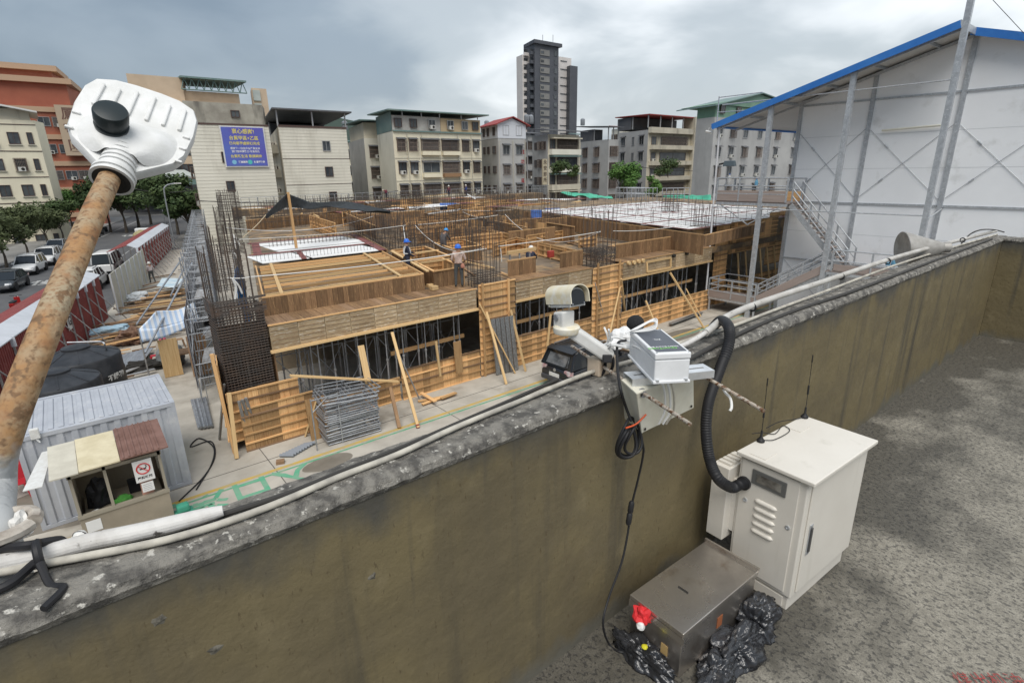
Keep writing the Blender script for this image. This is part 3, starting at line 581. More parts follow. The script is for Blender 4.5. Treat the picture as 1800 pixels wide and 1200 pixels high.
# ================================================================== cabinet and steel box on the roof
cabm = mat('cabinet_cream', (.69, .655, .59), (.66, .625, .56), sc=5, world_co=True, rough=.42, bump=.08, bsc=220, spec=.45, c3=(.56, .53, .46), sc3=9, lo3=.60, hi3=.80, st3=(1, 1, .12))
def cabinet():
    r = thing('electrical_cabinet', 'cream white steel electrical cabinet standing on the roof by the parapet', 'cabinet', (0, 0, 0))
    W, Dp, H = .525, .285, .64
    m = MB(); m.box(0, 0, .075, W, Dp, H - .012); body = m.build('body', cabm, r, bevel=.004)
    m = MB(); m.box(.012, .012, 0, W - .012, Dp - .01, .075); pl = m.build('plinth', cabm, r, bevel=.003)
    m = MB(); m.box(.003, .03, .012, .0115, Dp - .06, .062); m.build('plinth_cover', cabm, pl, bevel=.002)
    MB().lathe([(.005, 0), (.005, .004)], 10, (.003, .06, .03), (-1, 0, 0)).build('plinth_screw', darkm, pl)
    m = MB(); m.box(-.020, -.030, H - .012, W + .022, Dp + .012, H + .006); m.build('lid', cabm, r, bevel=.004)
    # left panel with the glazed slot, louvres and locks
    m = MB(); m.box(-.006, .028, .092, 0, Dp - .012, H - .022); pn = m.build('side_panel', cabm, r, bevel=.002)
    m = MB(); m.box(-.012, .075, .525, -.0065, .222, .592); fr = m.build('window_frame', mat('gasket_grey', (.12, .12, .115), rough=.5), pn, bevel=.004)
    m = MB(); m.box(-.0135, .095, .54, -.0122, .202, .577); m.build('window_pane', mat('pane_silver', (.48, .47, .44), (.15, .14, .13), sc=16, world_co=True, rough=.15, metal=.6), fr)
    for k in range(5):
        z = .452 - k * .036; y0, y1 = .100 , .200
        m = MB(); vs = []; n = 8
        for i in range(13):
            t = i / 12; y = y0 + (y1 - y0) * t; e = min(1, min(t, 1 - t) * 5); e = math.sqrt(max(0, 1 - (1 - e) ** 2))
            for j in range(n + 1): a = math.pi * j / n; vs.append((-.006 - .011 * e * math.sin(a), y, z + .011 * e * math.cos(a)))
        m.add(vs, [(i * (n + 1) + j, (i + 1) * (n + 1) + j, (i + 1) * (n + 1) + j + 1, i * (n + 1) + j + 1) for i in range(12) for j in range(n)]); m.build('louvre', cabm, pn, smooth=True)
    for y, z in ((.240, .43), (.050, .40)):
        MB().lathe([(.010, 0), (.010, .003), (.006, .0045), (.006, .002)], 18, (-.006, y, z), (-1, 0, 0)).build('lock', galv, pn, smooth=True)
    # door with handle on the long face
    m = MB(); m.box(.035, -.007, .092, W - .006, 0, H - .022); dr = m.build('door', cabm, r, bevel=.003)
    m = MB(); m.box(.055, -.0105, .27, .082, -.0075, .415); hd = m.build('handle', galv, dr, bevel=.001)
    m = MB(); m.box(.061, -.016, .285, .076, -.0107, .40); m.build('handle_bar', mat('handle_dark', (.10, .10, .10), rough=.4, metal=.5), dr, bevel=.002)
    for z in (.278, .343, .408): MB().lathe([(.004, 0), (.004, .002)], 10, (.0685, -.0106, z), (0, -1, 0)).build('rivet', steel, dr)
    # side box towards the wall
    m = MB(); m.box(-.045, Dp + .02, .20, .12, Dp + .10, .56); sb = m.build('filter_box', cabm, r, bevel=.003)
    for i in range(4): m = MB(); m.box(-.02 + i * .03, Dp + .03, .56, -.004 + i * .03, Dp + .09, .572); m.build('cap_ridge', cabm, sb, bevel=.003)
    m = MB(); m.box(-.0, Dp, .24, .1, Dp + .02, .5); m.build('mount_plate', cabm, r)
    # hose gland and antenna pads
    MB().lathe([(.030, 0), (.030, .014), (.026, .018)], 20, (-.0205, .252, .508), (1, 0, 0)).build('hose_gland', blackr, pn, smooth=True)
    for cx, cy in ((.045, .215), (.40, .25)): m = MB(); m.box(cx - .045, cy - .035, H + .0062, cx + .045, cy + .035, H + .0085); m.build('antenna_pad', cabm, r)
    place(r, (2.035, .70, 6.5), math.radians(-3)); return r, H
cab, CH = cabinet()
def antenna(px, py, tip, lab):
    c = at(px, py, Z=6.5 + CH + .009); r = thing('whip_antenna', lab, 'antenna', c)
    MB().lathe([(.017, 0), (.017, .006), (.012, .012), (.005, .022), (.0045, .05), (.0035, .052)], 18, c).build('base', blackr, r, smooth=True)
    q = V((c.x, c.y, tip)); lean = V((.01, .01, 0)); a = c + V((0, 0, .05)); q = q + lean; L = (q - a)
    MB().tube([a, a + L * .25, a + L * .26, a + L * .42, a + L * .43, a + L * .85, a + L * .86, q], [.0016, .0016, .0045, .0045, .0014, .0014, .003, .0025], 8).build('whip', blackr, r, smooth=True)
    return c
ca = antenna(1337, 775, 7.44, 'black whip antenna at the near left corner of the cabinet lid')
cb2 = antenna(1414, 733, 7.46, 'black whip antenna at the far corner of the cabinet lid')
zc = 6.5 + CH + .011
wire([ca + V((.01, -.005, .004)), at(1362, 772, Z=zc), at(1388, 757, Z=zc), at(1376, 748, Z=zc), at(1362, 762, Z=zc), at(1340, 760, Z=zc), at(1322, 762, Z=zc)], .0018, blackr, 'thin black lead looping on the cabinet lid by the near antenna')
wire([cb2 + V((-.01, 0, .004)), at(1395, 737, Z=zc), at(1370, 741, Z=zc), at(1347, 752, Z=zc)], .0018, blackr, 'thin black lead running from the far antenna across the cabinet lid')
def steel_box():
    r = thing('stainless_box', 'low brushed stainless steel box lying beside the cabinet', 'steel box', (0, 0, 0)); W, Dp, H = .50, .235, .215
    m = MB(); m.box(0, 0, 0, W, Dp, H - .02); m.build('body', stain, r, bevel=.003)
    m = MB(); m.box(-.008, -.008, H - .02, W + .004, Dp + .004, H); lid = m.build('lid', stain, r, bevel=.003)
    m = MB(); m.box(W - .004, -.010, H, W + .006, Dp + .006, H + .014); m.build('rear_lip', stain, lid)
    m = MB(); m.box(-.0095, -.012, .165, -.0082, Dp + .004, .195); m.build('lid_skirt', stain, lid)
    m = MB(); m.box(-.0022, .055, .055, -.0008, .085, .10); m.build('sticker', mat('sticker_tan', (.48, .33, .14), rough=.7), r)
    m = MB(); m.box(.23, -.0022, .085, .265, -.0008, .135); m.build('warning_label', mat('label_rust', (.30, .10, .04), rough=.7), r)
    m = MB(); m.box(.17, .10, H + .0004, .176, .145, H + .0035); m.build('latch_slot', darkm, lid)
    place(r, (1.425, .815, 6.5), math.radians(-1.5)); return r
steel_box()
bagm = mat('black_plastic_bag', (.016, .017, .02), (.03, .031, .035), sc=12, world_co=True, rough=.2, spec=.7, bump=.5, bsc=16, bdist=.02)
tag(crumple('plastic_bag', V((1.70, .745, 6.5)), .15, .07, .06, bagm, 11, 5, .75, 2.4, None, True), 'crumpled black plastic bag along the near side of the steel box', 'plastic bag')
tag(crumple('plastic_bag', V((1.88, .75, 6.5)), .085, .06, .075, bagm, 23, 5, .75, 2.4, None, True), 'crumpled black plastic bag between steel box and cabinet foot', 'plastic bag')
tag(crumple('plastic_bag', V((1.54, .735, 6.5)), .075, .05, .045, bagm, 31, 5, .75, 2.4, None, True), 'small black plastic bag at the near corner of the steel box', 'plastic bag')
tag(crumple('plastic_bag', V((1.39, .945, 6.5)), .045, .11, .06, bagm, 41, 5, .75, 2.4, None, True), 'black plastic bag heaped at the left end of the steel box', 'plastic bag')
tag(crumple('red_rag', at(1129, 1088, Y=.98), .030, .035, .045, mat('red_cloth', (.62, .03, .035), rough=.6), 2, 3, .5, 2.6), 'bright red rag tied at the left end of the steel box', 'rag')
tag(crumple('white_plug', at(1126, 1102, Y=.965), .016, .016, .018, whitec, 9, 3, .2, 2), 'small white plug under the red rag', 'plug')
tag(crumple('yellow_plug', at(1133, 1137, Y=.93), .012, .012, .008, mat('yellow_plastic', (.6, .55, .03), rough=.5), 9, 2, .2, 2), 'tiny yellow connector on the black bag', 'connector')
# ================================================================== the building under construction
FY = 17.5                                       # front face of the formwork
UP = V((0, 0, 1))
whitedeck = mat('deck_panel_white', (.80, .80, .79), (.74, .73, .71), sc=1.5, rough=.6, rnd=.06, world_co=False)
purple = mat('form_strip_red', (.25, .095, .085), (.19, .07, .065), sc=2, rough=.7, rnd=.15)
slabm = mat('slab_brown_concrete', (.20, .155, .11), (.13, .10, .07), sc=.7, world_co=True, rough=.9, c3=(.34, .225, .12), sc3=.9, lo3=.50, hi3=.60)  # brown patched slab colour, reads as timber floor
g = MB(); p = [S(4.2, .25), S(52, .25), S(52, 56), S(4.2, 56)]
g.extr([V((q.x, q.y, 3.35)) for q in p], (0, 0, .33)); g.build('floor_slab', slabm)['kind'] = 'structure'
g = MB(); p = [S(4.2, 6.5), S(52, 6.5), S(52, 6.9), S(4.2, 6.9)]
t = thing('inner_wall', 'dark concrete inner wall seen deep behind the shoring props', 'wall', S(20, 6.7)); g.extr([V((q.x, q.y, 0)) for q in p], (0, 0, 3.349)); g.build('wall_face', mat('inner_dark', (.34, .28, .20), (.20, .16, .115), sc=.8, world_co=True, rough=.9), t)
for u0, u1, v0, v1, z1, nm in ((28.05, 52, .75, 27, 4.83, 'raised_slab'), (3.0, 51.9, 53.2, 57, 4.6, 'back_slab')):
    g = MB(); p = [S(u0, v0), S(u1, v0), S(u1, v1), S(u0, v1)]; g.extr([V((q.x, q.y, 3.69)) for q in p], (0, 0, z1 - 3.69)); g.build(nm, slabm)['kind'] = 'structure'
def vplanks(root, p, q, z0, z1, m, w=.24, th=.03, name='plank', jit=.012, out=None):
    """vertical planks side by side from p to q"""
    p, q = V((p[0], p[1], 0)), V((q[0], q[1], 0)); L = (q - p).length; n = max(1, round(L / w)); d = (q - p).normalized(); nn = V((d.y, -d.x, 0))
    for i in range(n):
        c = p + d * (L * (i + .5) / n) + nn * random.uniform(-jit, jit); zz = z1 + random.uniform(-jit, jit) * 1.2
        piece(name, c + UP * z0, c + UP * zz, th, L / n - .008, m, root, d)
    return d, nn, L
def hbattens(root, p, q, zs, m, off=.04, w=.045, h=.06, name='batten', over=0):
    p, q = V((p[0], p[1], 0)), V((q[0], q[1], 0)); d = (q - p).normalized(); nn = V((d.y, -d.x, 0))
    for z in zs: piece(name, p + nn * off + UP * z - d * over, q + nn * off + UP * (z + random.uniform(-.012, .012)) + d * over, w, h, m, root)
def wall_form(name, lab, p, q, z0, z1, style='dark', cat='formwork', w=.24, group=None, step=.28):
    """dark: plywood face towards the viewer, pale batten on top; light: boards with battens towards the viewer"""
    c = (V((p[0], p[1], 0)) + V((q[0], q[1], 0))) / 2; r = thing(name, lab, cat, (c.x, c.y, z0), group)
    if style == 'dark':
        d, nn, L = vplanks(r, p, q, z0, z1, woodd, w); piece('top_batten', V((p[0], p[1], z1 + .02)) + nn * -.03, V((q[0], q[1], z1 + .02)) + nn * -.03, .09, .045, wood, r)
    else:
        d, nn, L = vplanks(r, p, q, z0, z1, wood, w, .02)
        zs = []; z = z0 + .1
        while z < z1 - .04: zs.append(z); z += step
        hbattens(r, p, q, zs + [z1 - .02], woodr if style == 'old' else wood)
        n = max(1, int(L / 1.2))
        for i in range(n + 1):
            c = V((p[0], p[1], 0)).lerp(V((q[0], q[1], 0)), i / n) + nn * .075; piece('stud', c + UP * z0, c + UP * (z1 - .01), .05, .06, wood, r, d)
    return r
# ---- long beam forms on the front
def beam_form(lab, x0, x1, n, ledge=.62, up_x=None, up_z=4.82, props=True):
    r = thing('beam_formwork', lab, 'formwork', ((x0 + x1) / 2, FY, 2.95))
    w = (x1 - x0) / n
    for i in range(n):
        c = V((x0 + (i + .5) * w, FY + random.uniform(-.006, .006), 0)); piece('face_panel', c + UP * 2.99, c + UP * 3.78, .03, w - .015, woodg, r, (1, 0, 0))
        for zz in (3.14, 3.29, 3.44, 3.59):
            piece('face_slat', V((x0 + i * w + .03, FY - .0175, zz)), V((x0 + (i + 1) * w - .03, FY - .0175, zz + random.uniform(-.012, .012))), .012, .012, woodr, r)
    piece('bottom_batten', (x0 - .05, FY - .035, 2.94), (x1 + .05, FY - .035, 2.955), .12, .085, woodp, r)
    piece('top_batten', (x0 - .02, FY - .022, 3.80), (x1 + .02, FY - .022, 3.80), .05, .04, wood, r)
    k = round((x1 - x0) / .3)
    for i in range(k):
        xx = x0 + (i + .5) * (x1 - x0) / k; piece('ledge_board', (xx, FY + .01, 3.80 + random.uniform(-.004, .008)), (xx + .06, FY + ledge, 3.80), (x1 - x0) / k - .012, .025, woodd if random.random() < .88 else woodr, r)
    if up_x:
        for (a, b) in up_x:
            vplanks(r, (a, FY + ledge + .03), (b, FY + ledge + .03), 3.78, up_z, woodd, .20, .03, 'upstand_plank'); piece('upstand_batten', (a, FY + ledge + .06, up_z + .02), (b, FY + ledge + .06, up_z + .02), .09, .045, wood, r)
    return r
beam_form('weathered plywood beam form nearest the corner rebar cage, pale batten below', 4.35, 12.35, 9, 1.22, up_x=[(4.60, 10.72)], up_z=4.42)
beam_form('plywood beam form between the two tall plank column forms behind the camera', 14.42, 19.15, 6, 1.0, up_x=[(14.85, 16.5), (18.05, 19.6)], up_z=4.49)
bc = beam_form('long plywood beam form with a pale timber picture frame, right of the second column form', 21.45, 29.6, 9, 1.05, up_x=[(22.1, 30.4)], up_z=4.50)
# round block-outs and box frame on beam C
for px, py in ((1104, 462), (1113, 461), (1121, 459), (1129, 458), (1183, 449), (1206, 445)):
    c = at(px, py, Y=FY - .03); MB().lathe([(.0, 0), (.10, 0), (.10, .14), (.06, .145)], 16, c + V((0, .02, 0)), (0, -1, 0)).build('pipe_sleeve', woodp if px < 1150 else darkm, bc, smooth=True)
a, b, c_, d_ = at(1137, 461, Y=FY - .05), at(1179, 453, Y=FY - .05), at(1179, 470, Y=FY - .05), at(1138, 478, Y=FY - .05)
for s, e in ((a, b), (b, c_), (c_, d_), (d_, a)): piece('frame_timber', s, e, .10, .06, woodp, bc, (0, 1, 0))
# ---- column forms and low wall forms on the front
def panel_front(name, lab, x0, x1, z0, z1, y=FY - .02, nb=None, sty='light', w=.30, rows=None, tilt=0):
    r = thing(name, lab, 'formwork', ((x0 + x1) / 2, y, z0)); n = max(2, round((x1 - x0) / w))
    rows = rows or max(1, round((z1 - z0) / .30)); h = (z1 - z0) / rows
    for i in range(n):
        c = V((x0 + (i + .5) * (x1 - x0) / n, y, 0)); piece('board', c + UP * z0, c + UP * (z1 + random.uniform(-.01, .01)), .022, (x1 - x0) / n - .006, wood, r, (1, 0, 0))
    for k in range(rows + 1):
        z = z0 + k * h + (.02 if k == 0 else -.02 if k == rows else random.uniform(-.02, .02))
        piece('batten', (x0, y - .036, z), (x1, y - .036, z + random.uniform(-.02, .02)), .05, .05, woodr if random.random() < .25 else wood, r)
    return r
cf = panel_front('column_formwork', 'tall plank column form with leaning boards in front of the pink shirted worker', 12.45, 14.36, 0, 3.93)
cf2 = panel_front('column_formwork', 'tall plank column form right of the security camera', 19.22, 21.40, 0, 3.78)
for cx, r in ((13.95, cf), (12.6, cf), (19.5, cf2), (21.1, cf2)): piece('stud', (cx, FY - .10, .0), (cx, FY - .10, 4.0), .07, .09, wood, r, (1, 0, 0))
panel_front('wall_formwork', 'low plank wall form below the first shoring bay', 8.75, 12.40, 0, 1.22)
panel_front('wall_formwork', 'short plank wall form behind the stacked scaffold frames', 5.05, 8.7, 0, .95, FY + .06)
panel_front('wall_formwork', 'low plank wall form behind the parked black car', 14.42, 19.18, 0, 1.40)
panel_front('wall_formwork', 'long low plank wall form below the rightmost open bay', 21.45, 29.7, 0, 1.22)
panel_front('wall_formwork', 'plank panel closing the foot of the corner rebar cage', 2.78, 4.95, .35, 1.98, FY - .16)
panel_front('wall_formwork', 'second plank panel overlapping in front of the corner form', 3.05, 5.30, 0, 1.45, FY - .36)
cs = thing('corner_formwork', 'narrow plank side form left of the corner rebar cage', 'formwork', (2.72, 18.1, 0))
vplanks(cs, (2.72, FY - .1), (2.98, 18.75), .1, 2.9, wood, .3, .03); hbattens(cs, (2.70, FY - .12), (2.96, 18.75), [.4, .9, 1.4, 1.9, 2.4, 2.85], wood, -.05)
piece('corner_post', (2.73, FY - .2, 0), (2.62, FY - .2, 3.3), .09, .09, wood, cs, (1, 0, 0))
# ---- open bay fillings: shoring props, cross braces, timber
def prop(x, y, lab, grp, z1=2.92, lean=0):
    r = thing('shoring_prop', lab, 'prop', (x, y, 0), grp)
    b, t = V((x, y, .02)), V((x + lean, y, z1)); m_ = b.lerp(t, .55)
    MB().tube([b, m_], .032, 8).build('outer_tube', steelp, r); MB().tube([m_ - UP * .05, t], .024, 8).build('inner_tube', steel, r)
    MB().lathe([(.05, -.05), (.05, .03)], 8, m_).build('collar', steelp, r); MB().box(x - .07, y - .07, 0, x + .07, y + .07, .018).build('foot_plate', steelp, r)
    return r
protos = {}
def props_row(x0, x1, n, ys, lab, grp):
    for y in ys:
        for i in range(n):
            x = x0 + (x1 - x0) * (i + .5) / n + random.uniform(-.22, .22); yy = y + random.uniform(-.15, .15)
            if 'p' not in protos: protos['p'] = prop(0, 0, lab, grp); o = protos['p']
            else: o = copy_tree(protos['p'], None, lab, grp)
            o['label'] = lab; o['group'] = grp; place(o, (x, yy, 0), random.uniform(0, 6))
props_row(4.8, 12.2, 14, (18.0, 19.6), 'grey steel shoring prop in the open bay beside the corner cage', 'shoring props in the first open bay')
props_row(14.6, 19.1, 8, (18.0, 19.7), 'grey steel shoring prop in the open bay behind the black car', 'shoring props in the second open bay')
props_row(21.7, 29.5, 14, (18.0, 19.8), 'grey steel shoring prop in the long rightmost open bay', 'shoring props in the rightmost open bay')
props_row(31.5, 37.5, 6, (18.6,), 'steel shoring prop under the form beyond the steel staircase', 'shoring props beyond the staircase')
def brace_frame(x, y, lab, grp, w=1.2, h=1.7, z0=.6):
    r = thing('cross_braced_scaffold', lab, 'scaffold', (x, y, 0), grp); MB().tube([(x, y, 0), (x, y, z0 + h)], .024, 6).build('leg', steel, r); MB().tube([(x + w, y, 0), (x + w, y, z0 + h)], .024, 6).build('leg', steel, r)
    MB().tube([(x, y, z0), (x + w, y, z0 + h)], .015, 5).build('cross_brace', steel, r); MB().tube([(x + w, y + .01, z0), (x, y + .01, z0 + h)], .015, 5).build('cross_brace', steel, r)
    m = MB(); m.tube([(x, y, z0 + h), (x + w, y, z0 + h)], .02, 5); m.build('head_rail', steel, r); return r
for i in range(6): brace_frame(4.7 + i * 1.28, 18.9, 'cross braced shoring frame in the bay beside the corner cage', 'shoring frames in the first bay')
for i in range(3): brace_frame(14.7 + i * 1.45, 18.9, 'cross braced shoring frame in the bay behind the black car', 'shoring frames in the second bay')
for i in range(6): brace_frame(21.8 + i * 1.3, 19.0, 'cross braced shoring frame in the rightmost open bay', 'shoring frames in the rightmost bay')
palej = mat('soffit_pale', (.50, .45, .37), (.38, .33, .26), sc=2, st=GR, rough=.8, rnd=.2)
def soffit(x0, x1, lab):
    r = thing('soffit_joists', lab, 'timber', ((x0 + x1) / 2, 19, 3))
    for k in range(5): piece('joist', (x0, FY + .45 + k * .55, 2.98 - .02 * k), (x1, FY + .45 + k * .55, 2.98 - .02 * k), .10, .10, palej if k % 2 == 0 else wood, r)
    for k in range(int((x1 - x0) / .9)): piece('cross_joist', (x0 + .45 + k * .9, FY + .3, 3.10), (x0 + .45 + k * .9, FY + 3.2, 3.10), .10, .09, wood, r)
soffit(4.5, 12.3, 'pale timber joists under the beam form beside the corner cage')
soffit(14.5, 19.1, 'pale timber joists under the beam form behind the camera')
soffit(21.5, 29.6, 'pale timber joists under the long right beam form')
def waling(x0, x1, z, y, lab):
    piece_ = piece('timber_waling', (x0, y, z), (x1, y, z + .05), .06, .16, wood, None); tag(piece_, lab, 'timber')
waling(8.8, 12.2, 1.65, 18.3, 'horizontal timber waling across the first open bay'); waling(14.6, 19.0, 1.75, 18.2, 'horizontal timber waling across the bay behind the black car'); waling(22.5, 29, 1.72, 18.3, 'horizontal timber waling across the rightmost open bay')
# short uprights in front of the low walls and leaning braces
def brace(p, q, lab, w=.10, h=.06, m=woodp, name='timber_brace', shoe=False):
    r = thing(name, lab, 'timber brace', p); piece('timber', p, q, w, h, m, r)
    if shoe: piece('red_shoe', V(p) - UP * .02, V(p).lerp(V(q), .03), w * 1.15, h * 1.2, mat('shoe_red', (.22, .04, .03), rough=.7), r)
    return r
brace(at(735, 751, Z=.03), at(689, 584, Y=17.3), 'long pale timber prop with red foot standing on the yellow line', shoe=True)
brace(at(648, 674, Y=16.6), at(634, 607, Y=17.1), 'short pale board standing upright above the scaffold stack', .22, .04)
brace(at(510, 660, Y=16.7), at(700, 670, Y=16.4), 'long pale plank lying across the top of the scaffold stack', .14, .05)
brace(at(905, 655, Z=.02), at(843, 535, Y=17.3), 'pale board leaning on the first column form left of the steel planks', .14, .05)
brace(at(890, 675, Z=.02), at(855, 548, Y=17.3), 'second pale board leaning beside the perforated steel planks', .10, .05)
brace(at(924, 652, Z=.02), at(898, 545, Y=17.3), 'pale timber leaning right of the perforated steel planks', .09, .06)
brace(at(1062, 632, Z=.02), at(1090, 505, Y=17.35), 'thin timber standing against the second column form', .07, .05)
brace(at(1238, 577, Z=.02), at(1178, 479, Y=17.3), 'long timber brace leaning on the right beam form', .11, .07)
brace(at(1232, 556, Z=.02), at(1206, 507, Y=17.4), 'shorter timber brace beside the long brace at the right bay', .09, .06)
brace(at(1158, 585, Z=.02), at(1135, 528, Y=17.3), 'short timber brace leaning on the low wall of the right bay', .08, .06)
brace(at(1100, 560, Z=.6), at(1092, 490, Y=17.35), 'upright timber at the left edge of the right bay', .09, .06)
brace(at(1064, 566, Z=.9), at(1046, 497, Y=17.3), 'thin dark steel prop leaning on the second column form', .035, .035, steelp)
brace(at(774, 661, Y=17.2), at(766, 600, Y=17.3), 'upright timber stud on the low wall of the first bay', .08, .06)
brace(at(808, 655, Y=17.25), at(803, 600, Y=17.3), 'wide pale board upright on the low wall of the first bay', .34, .04, wood)
brace(at(962, 610, Y=17.25), at(968, 552, Y=17.3), 'upright timber stud on the low wall behind the car', .08, .06)
brace(at(737, 700, Z=.02), at(700, 620, Y=17.0), 'thin silver tube prop leaning in front of the low wall', .04, .04, steel)
brace(at(386, 772, Z=.02), at(394, 675, Y=17.6), 'dark steel pole leaning left of the corner form', .06, .06, steelp)
brace(at(416, 805, Z=.03), at(402, 690, Y=17.2), 'pale timber post standing at the corner of the form on a small block', .11, .09)
for k, (x, dx) in enumerate(((440, -20), (450, -24), (458, -26))): brace(at(x, 785 - k * 4, Z=.02), at(x + dx, 705 - k * 3, Y=17.0), ('left', 'middle', 'right')[k] + ' of three dark steel channels leaning on the corner panel', .08, .05, steelp)
# steel planks leaning on the column form
r = thing('steel_planks', 'bundle of perforated grey steel planks leaning on the first column form', 'steel planks', at(885, 655, Z=0))
perf = mat('perforated_steel', (.36, .37, .37), (.20, .20, .20), sc=1.1, st=(26, 5, 5), rough=.5, metal=.5, rnd=.15)
for k in range(5): piece('steel_plank', at(876 + k * 8, 658 - k * 2, Z=.03), at(866 + k * 8, 561 - k * 1.5, Y=17.25 - .01 * k), .20, .05, perf, r)
r = thing('steel_planks', 'flat stack of grey steel planks on the ground by the right bay', 'steel planks', at(1195, 562, Z=0))
for k in range(5):
    for j in range(3): piece('steel_plank', at(1178 + k * 7, 569 - k * 2.6, Z=.05 + j * .07), at(1205 + k * 7, 559 - k * 2.6, Z=.05 + j * .07), .20, .05, perf, r)
# ---- rebar
def rect_ring(c, a, b, z): return [V((c[0] + sx * a, c[1] + sy * b, z)) for sx, sy in ((-1, -1), (1, -1), (1, 1), (-1, 1))]
def rebar_column(c, a, b, z0, z1, lab, nb=4, ties=None, r=.016, grp=None, tie_r=.010, jitter=.02):
    t = thing('rebar_column', lab, 'rebar', (c[0], c[1], z0), grp); m = MB()
    pts = []
    for i in range(nb):
        f = -1 + 2 * i / (nb - 1); pts += [(f * a, -b), (f * a, b)]
        if 0 < i < nb - 1: pts += [(-a, f * b), (a, f * b)]
    for x, y in pts:
        lx, ly = random.uniform(-jitter, jitter), random.uniform(-jitter, jitter); m.tube([(c[0] + x, c[1] + y, z0), (c[0] + x + lx, c[1] + y + ly, z1 + random.choice((0, 0, -.5, -.25)) + random.uniform(-.08, .08))], r, 5)
    m.build('vertical_bars', rebar, t, kind='stuff')
    if ties:
        m = MB()
        for z in ties:
            P = rect_ring((c[0] + random.uniform(-.01, .01), c[1] + random.uniform(-.01, .01)), a + .03, b + .03, z + random.uniform(-.012, .012)); m.tube(P, tie_r, 5, closed=True)
            m.tube([P[0].lerp(P[1], .33), P[3].lerp(P[2], .33)], tie_r, 4); m.tube([P[0].lerp(P[3], .5), P[1].lerp(P[2], .5)], tie_r, 4)
        m.build('ties', rebar, t, kind='stuff')
    return t
def zr(a, b, n): return [a + (b - a) * i / (n - 1) for i in range(n)]
# corner cage: dense crossing ties
t = thing('rebar_cage', 'big dense rebar cage standing in the open corner form', 'rebar', (3.62, 18.0, 0)); m = MB()
for i in range(15): x = 2.95 + i * 1.35 / 14; m.tube([(x, 17.62, .4), (x + random.uniform(-.02, .02), 17.62, 4.6 if i % 3 else 6.2)], .017, 5); m.tube([(x, 18.6, .4), (x, 18.6, 4.6 if i % 2 else 6.3)], .017, 5)
for i in range(8): y = 17.62 + i * .98 / 7; m.tube([(2.95, y, .4), (2.95, y, 4.5 if i % 2 else 6.2)], .017, 5); m.tube([(4.30, y, .4), (4.30, y, 4.5)], .017, 5)
m.build('vertical_bars', rebar, t, kind='stuff'); m = MB()
for k in range(46):
    z = .6 + k * .085 + random.uniform(-.01, .01); m.tube(rect_ring((3.625, 18.11), .70, .52, z), .013, 5, closed=True)
    m.tube([(2.93, 17.85, z), (4.33, 17.85, z)], .012, 4); m.tube([(2.93, 18.3, z), (4.33, 18.3, z)], .012, 4)
for k in range(16): z = 4.3 + k * .03; m.tube([V((2.85, 17.58, z)), V((4.42, 17.58, z + random.uniform(-.06, .1)))], .014, 4); m.tube([V((2.9, 17.5, z)), V((2.9, 18.7, z + random.uniform(-.06, .1)))], .014, 4)
m.build('ties', rebar, t, kind='stuff')
cb3 = thing('corner_formwork', 'dark plywood backing added at the back and right side of the corner rebar cage', 'formwork', (3.6, 18.75, 0))  # backing boards added so the view through the cage stays dark
vplanks(cb3, (2.95, 18.78), (4.42, 18.78), .1, 3.7, woodd, .3); vplanks(cb3, (4.44, 18.75), (4.42, 17.55), .1, 3.75, woodd, .3)
COLS = {}
def colpx(key, px, py, z, ztop, a, lab, **k):
    c = at(px, py, Z=z); COLS[key] = c; return rebar_column(c, a, a, z - .2, ztop, lab, **k)
rebar_column((13.25, 18.15), .50, .45, 3.5, 6.55, 'rebar column rising between pink shirted worker and the plank box', 5, zr(3.75, 4.25, 6) ); COLS['c1'] = V((13.25, 18.1, 4))
rebar_column((20.3, 18.1), .62, .5, 3.4, 6.45, 'rebar column with a thick crown of stacked ties above the second column form', 5, zr(3.55, 3.9, 3) + zr(4.05, 4.6, 16)); COLS['c2'] = V((20.3, 18.1, 4))
rebar_column((30.2, 18.6), .55, .5, 3.2, 6.3, 'rebar column beside the round white downpipe of the shed', 5, zr(3.3, 4.9, 14)); COLS['c3'] = V((30.2, 18.6, 4))
colpx('c4', 718, 425, 4.2, 6.3, .40, 'slim rebar column behind the navy clothed worker', nb=3)
colpx('c5', 658, 402, 4.3, 6.3, .38, 'rebar column at the right end of the black shade net', nb=3)
colpx('c6', 866, 398, 4.3, 6.8, .45, 'rebar column in the middle of the deck between sagging ropes', nb=4, ties=zr(4.4, 5.4, 6))
colpx('c7', 968, 392, 4.3, 6.6, .5, 'rebar column left of the white right hand deck', nb=4, ties=zr(4.4, 5.0, 6))
colpx('c8', 1180, 372, 4.85, 6.6, .55, 'dark rebar column standing on the far part of the white deck', nb=4, ties=zr(4.9, 6.2, 8))
colpx('c9', 808, 384, 4.3, 6.5, .45, 'rebar column left of the blue tarpaulin', nb=4, ties=zr(4.4, 6, 8))
colpx('c10', 735, 372, 4.5, 6.6, .5, 'tall rebar column beyond the shade net post', nb=4, ties=zr(4.5, 6.2, 8))
colpx('l2', 404, 500, 4.3, 6.6, .45, 'leftmost near rebar column at the site edge tied with white rag', nb=5, ties=zr(4.2, 6.0, 10))
colpx('l3', 408, 440, 4.3, 6.7, .5, 'second rebar column along the left site edge', nb=5, ties=zr(4.2, 5.9, 9))
colpx('l4', 410, 405, 4.4, 7.4, .6, 'tall rebar column at the far left site edge', nb=5, ties=zr(4.4, 6.9, 12))
colpx('l5', 402, 378, 4.5, 7.0, .7, 'farthest rebar column of the left site edge', nb=5, ties=zr(4.4, 6.9, 12))
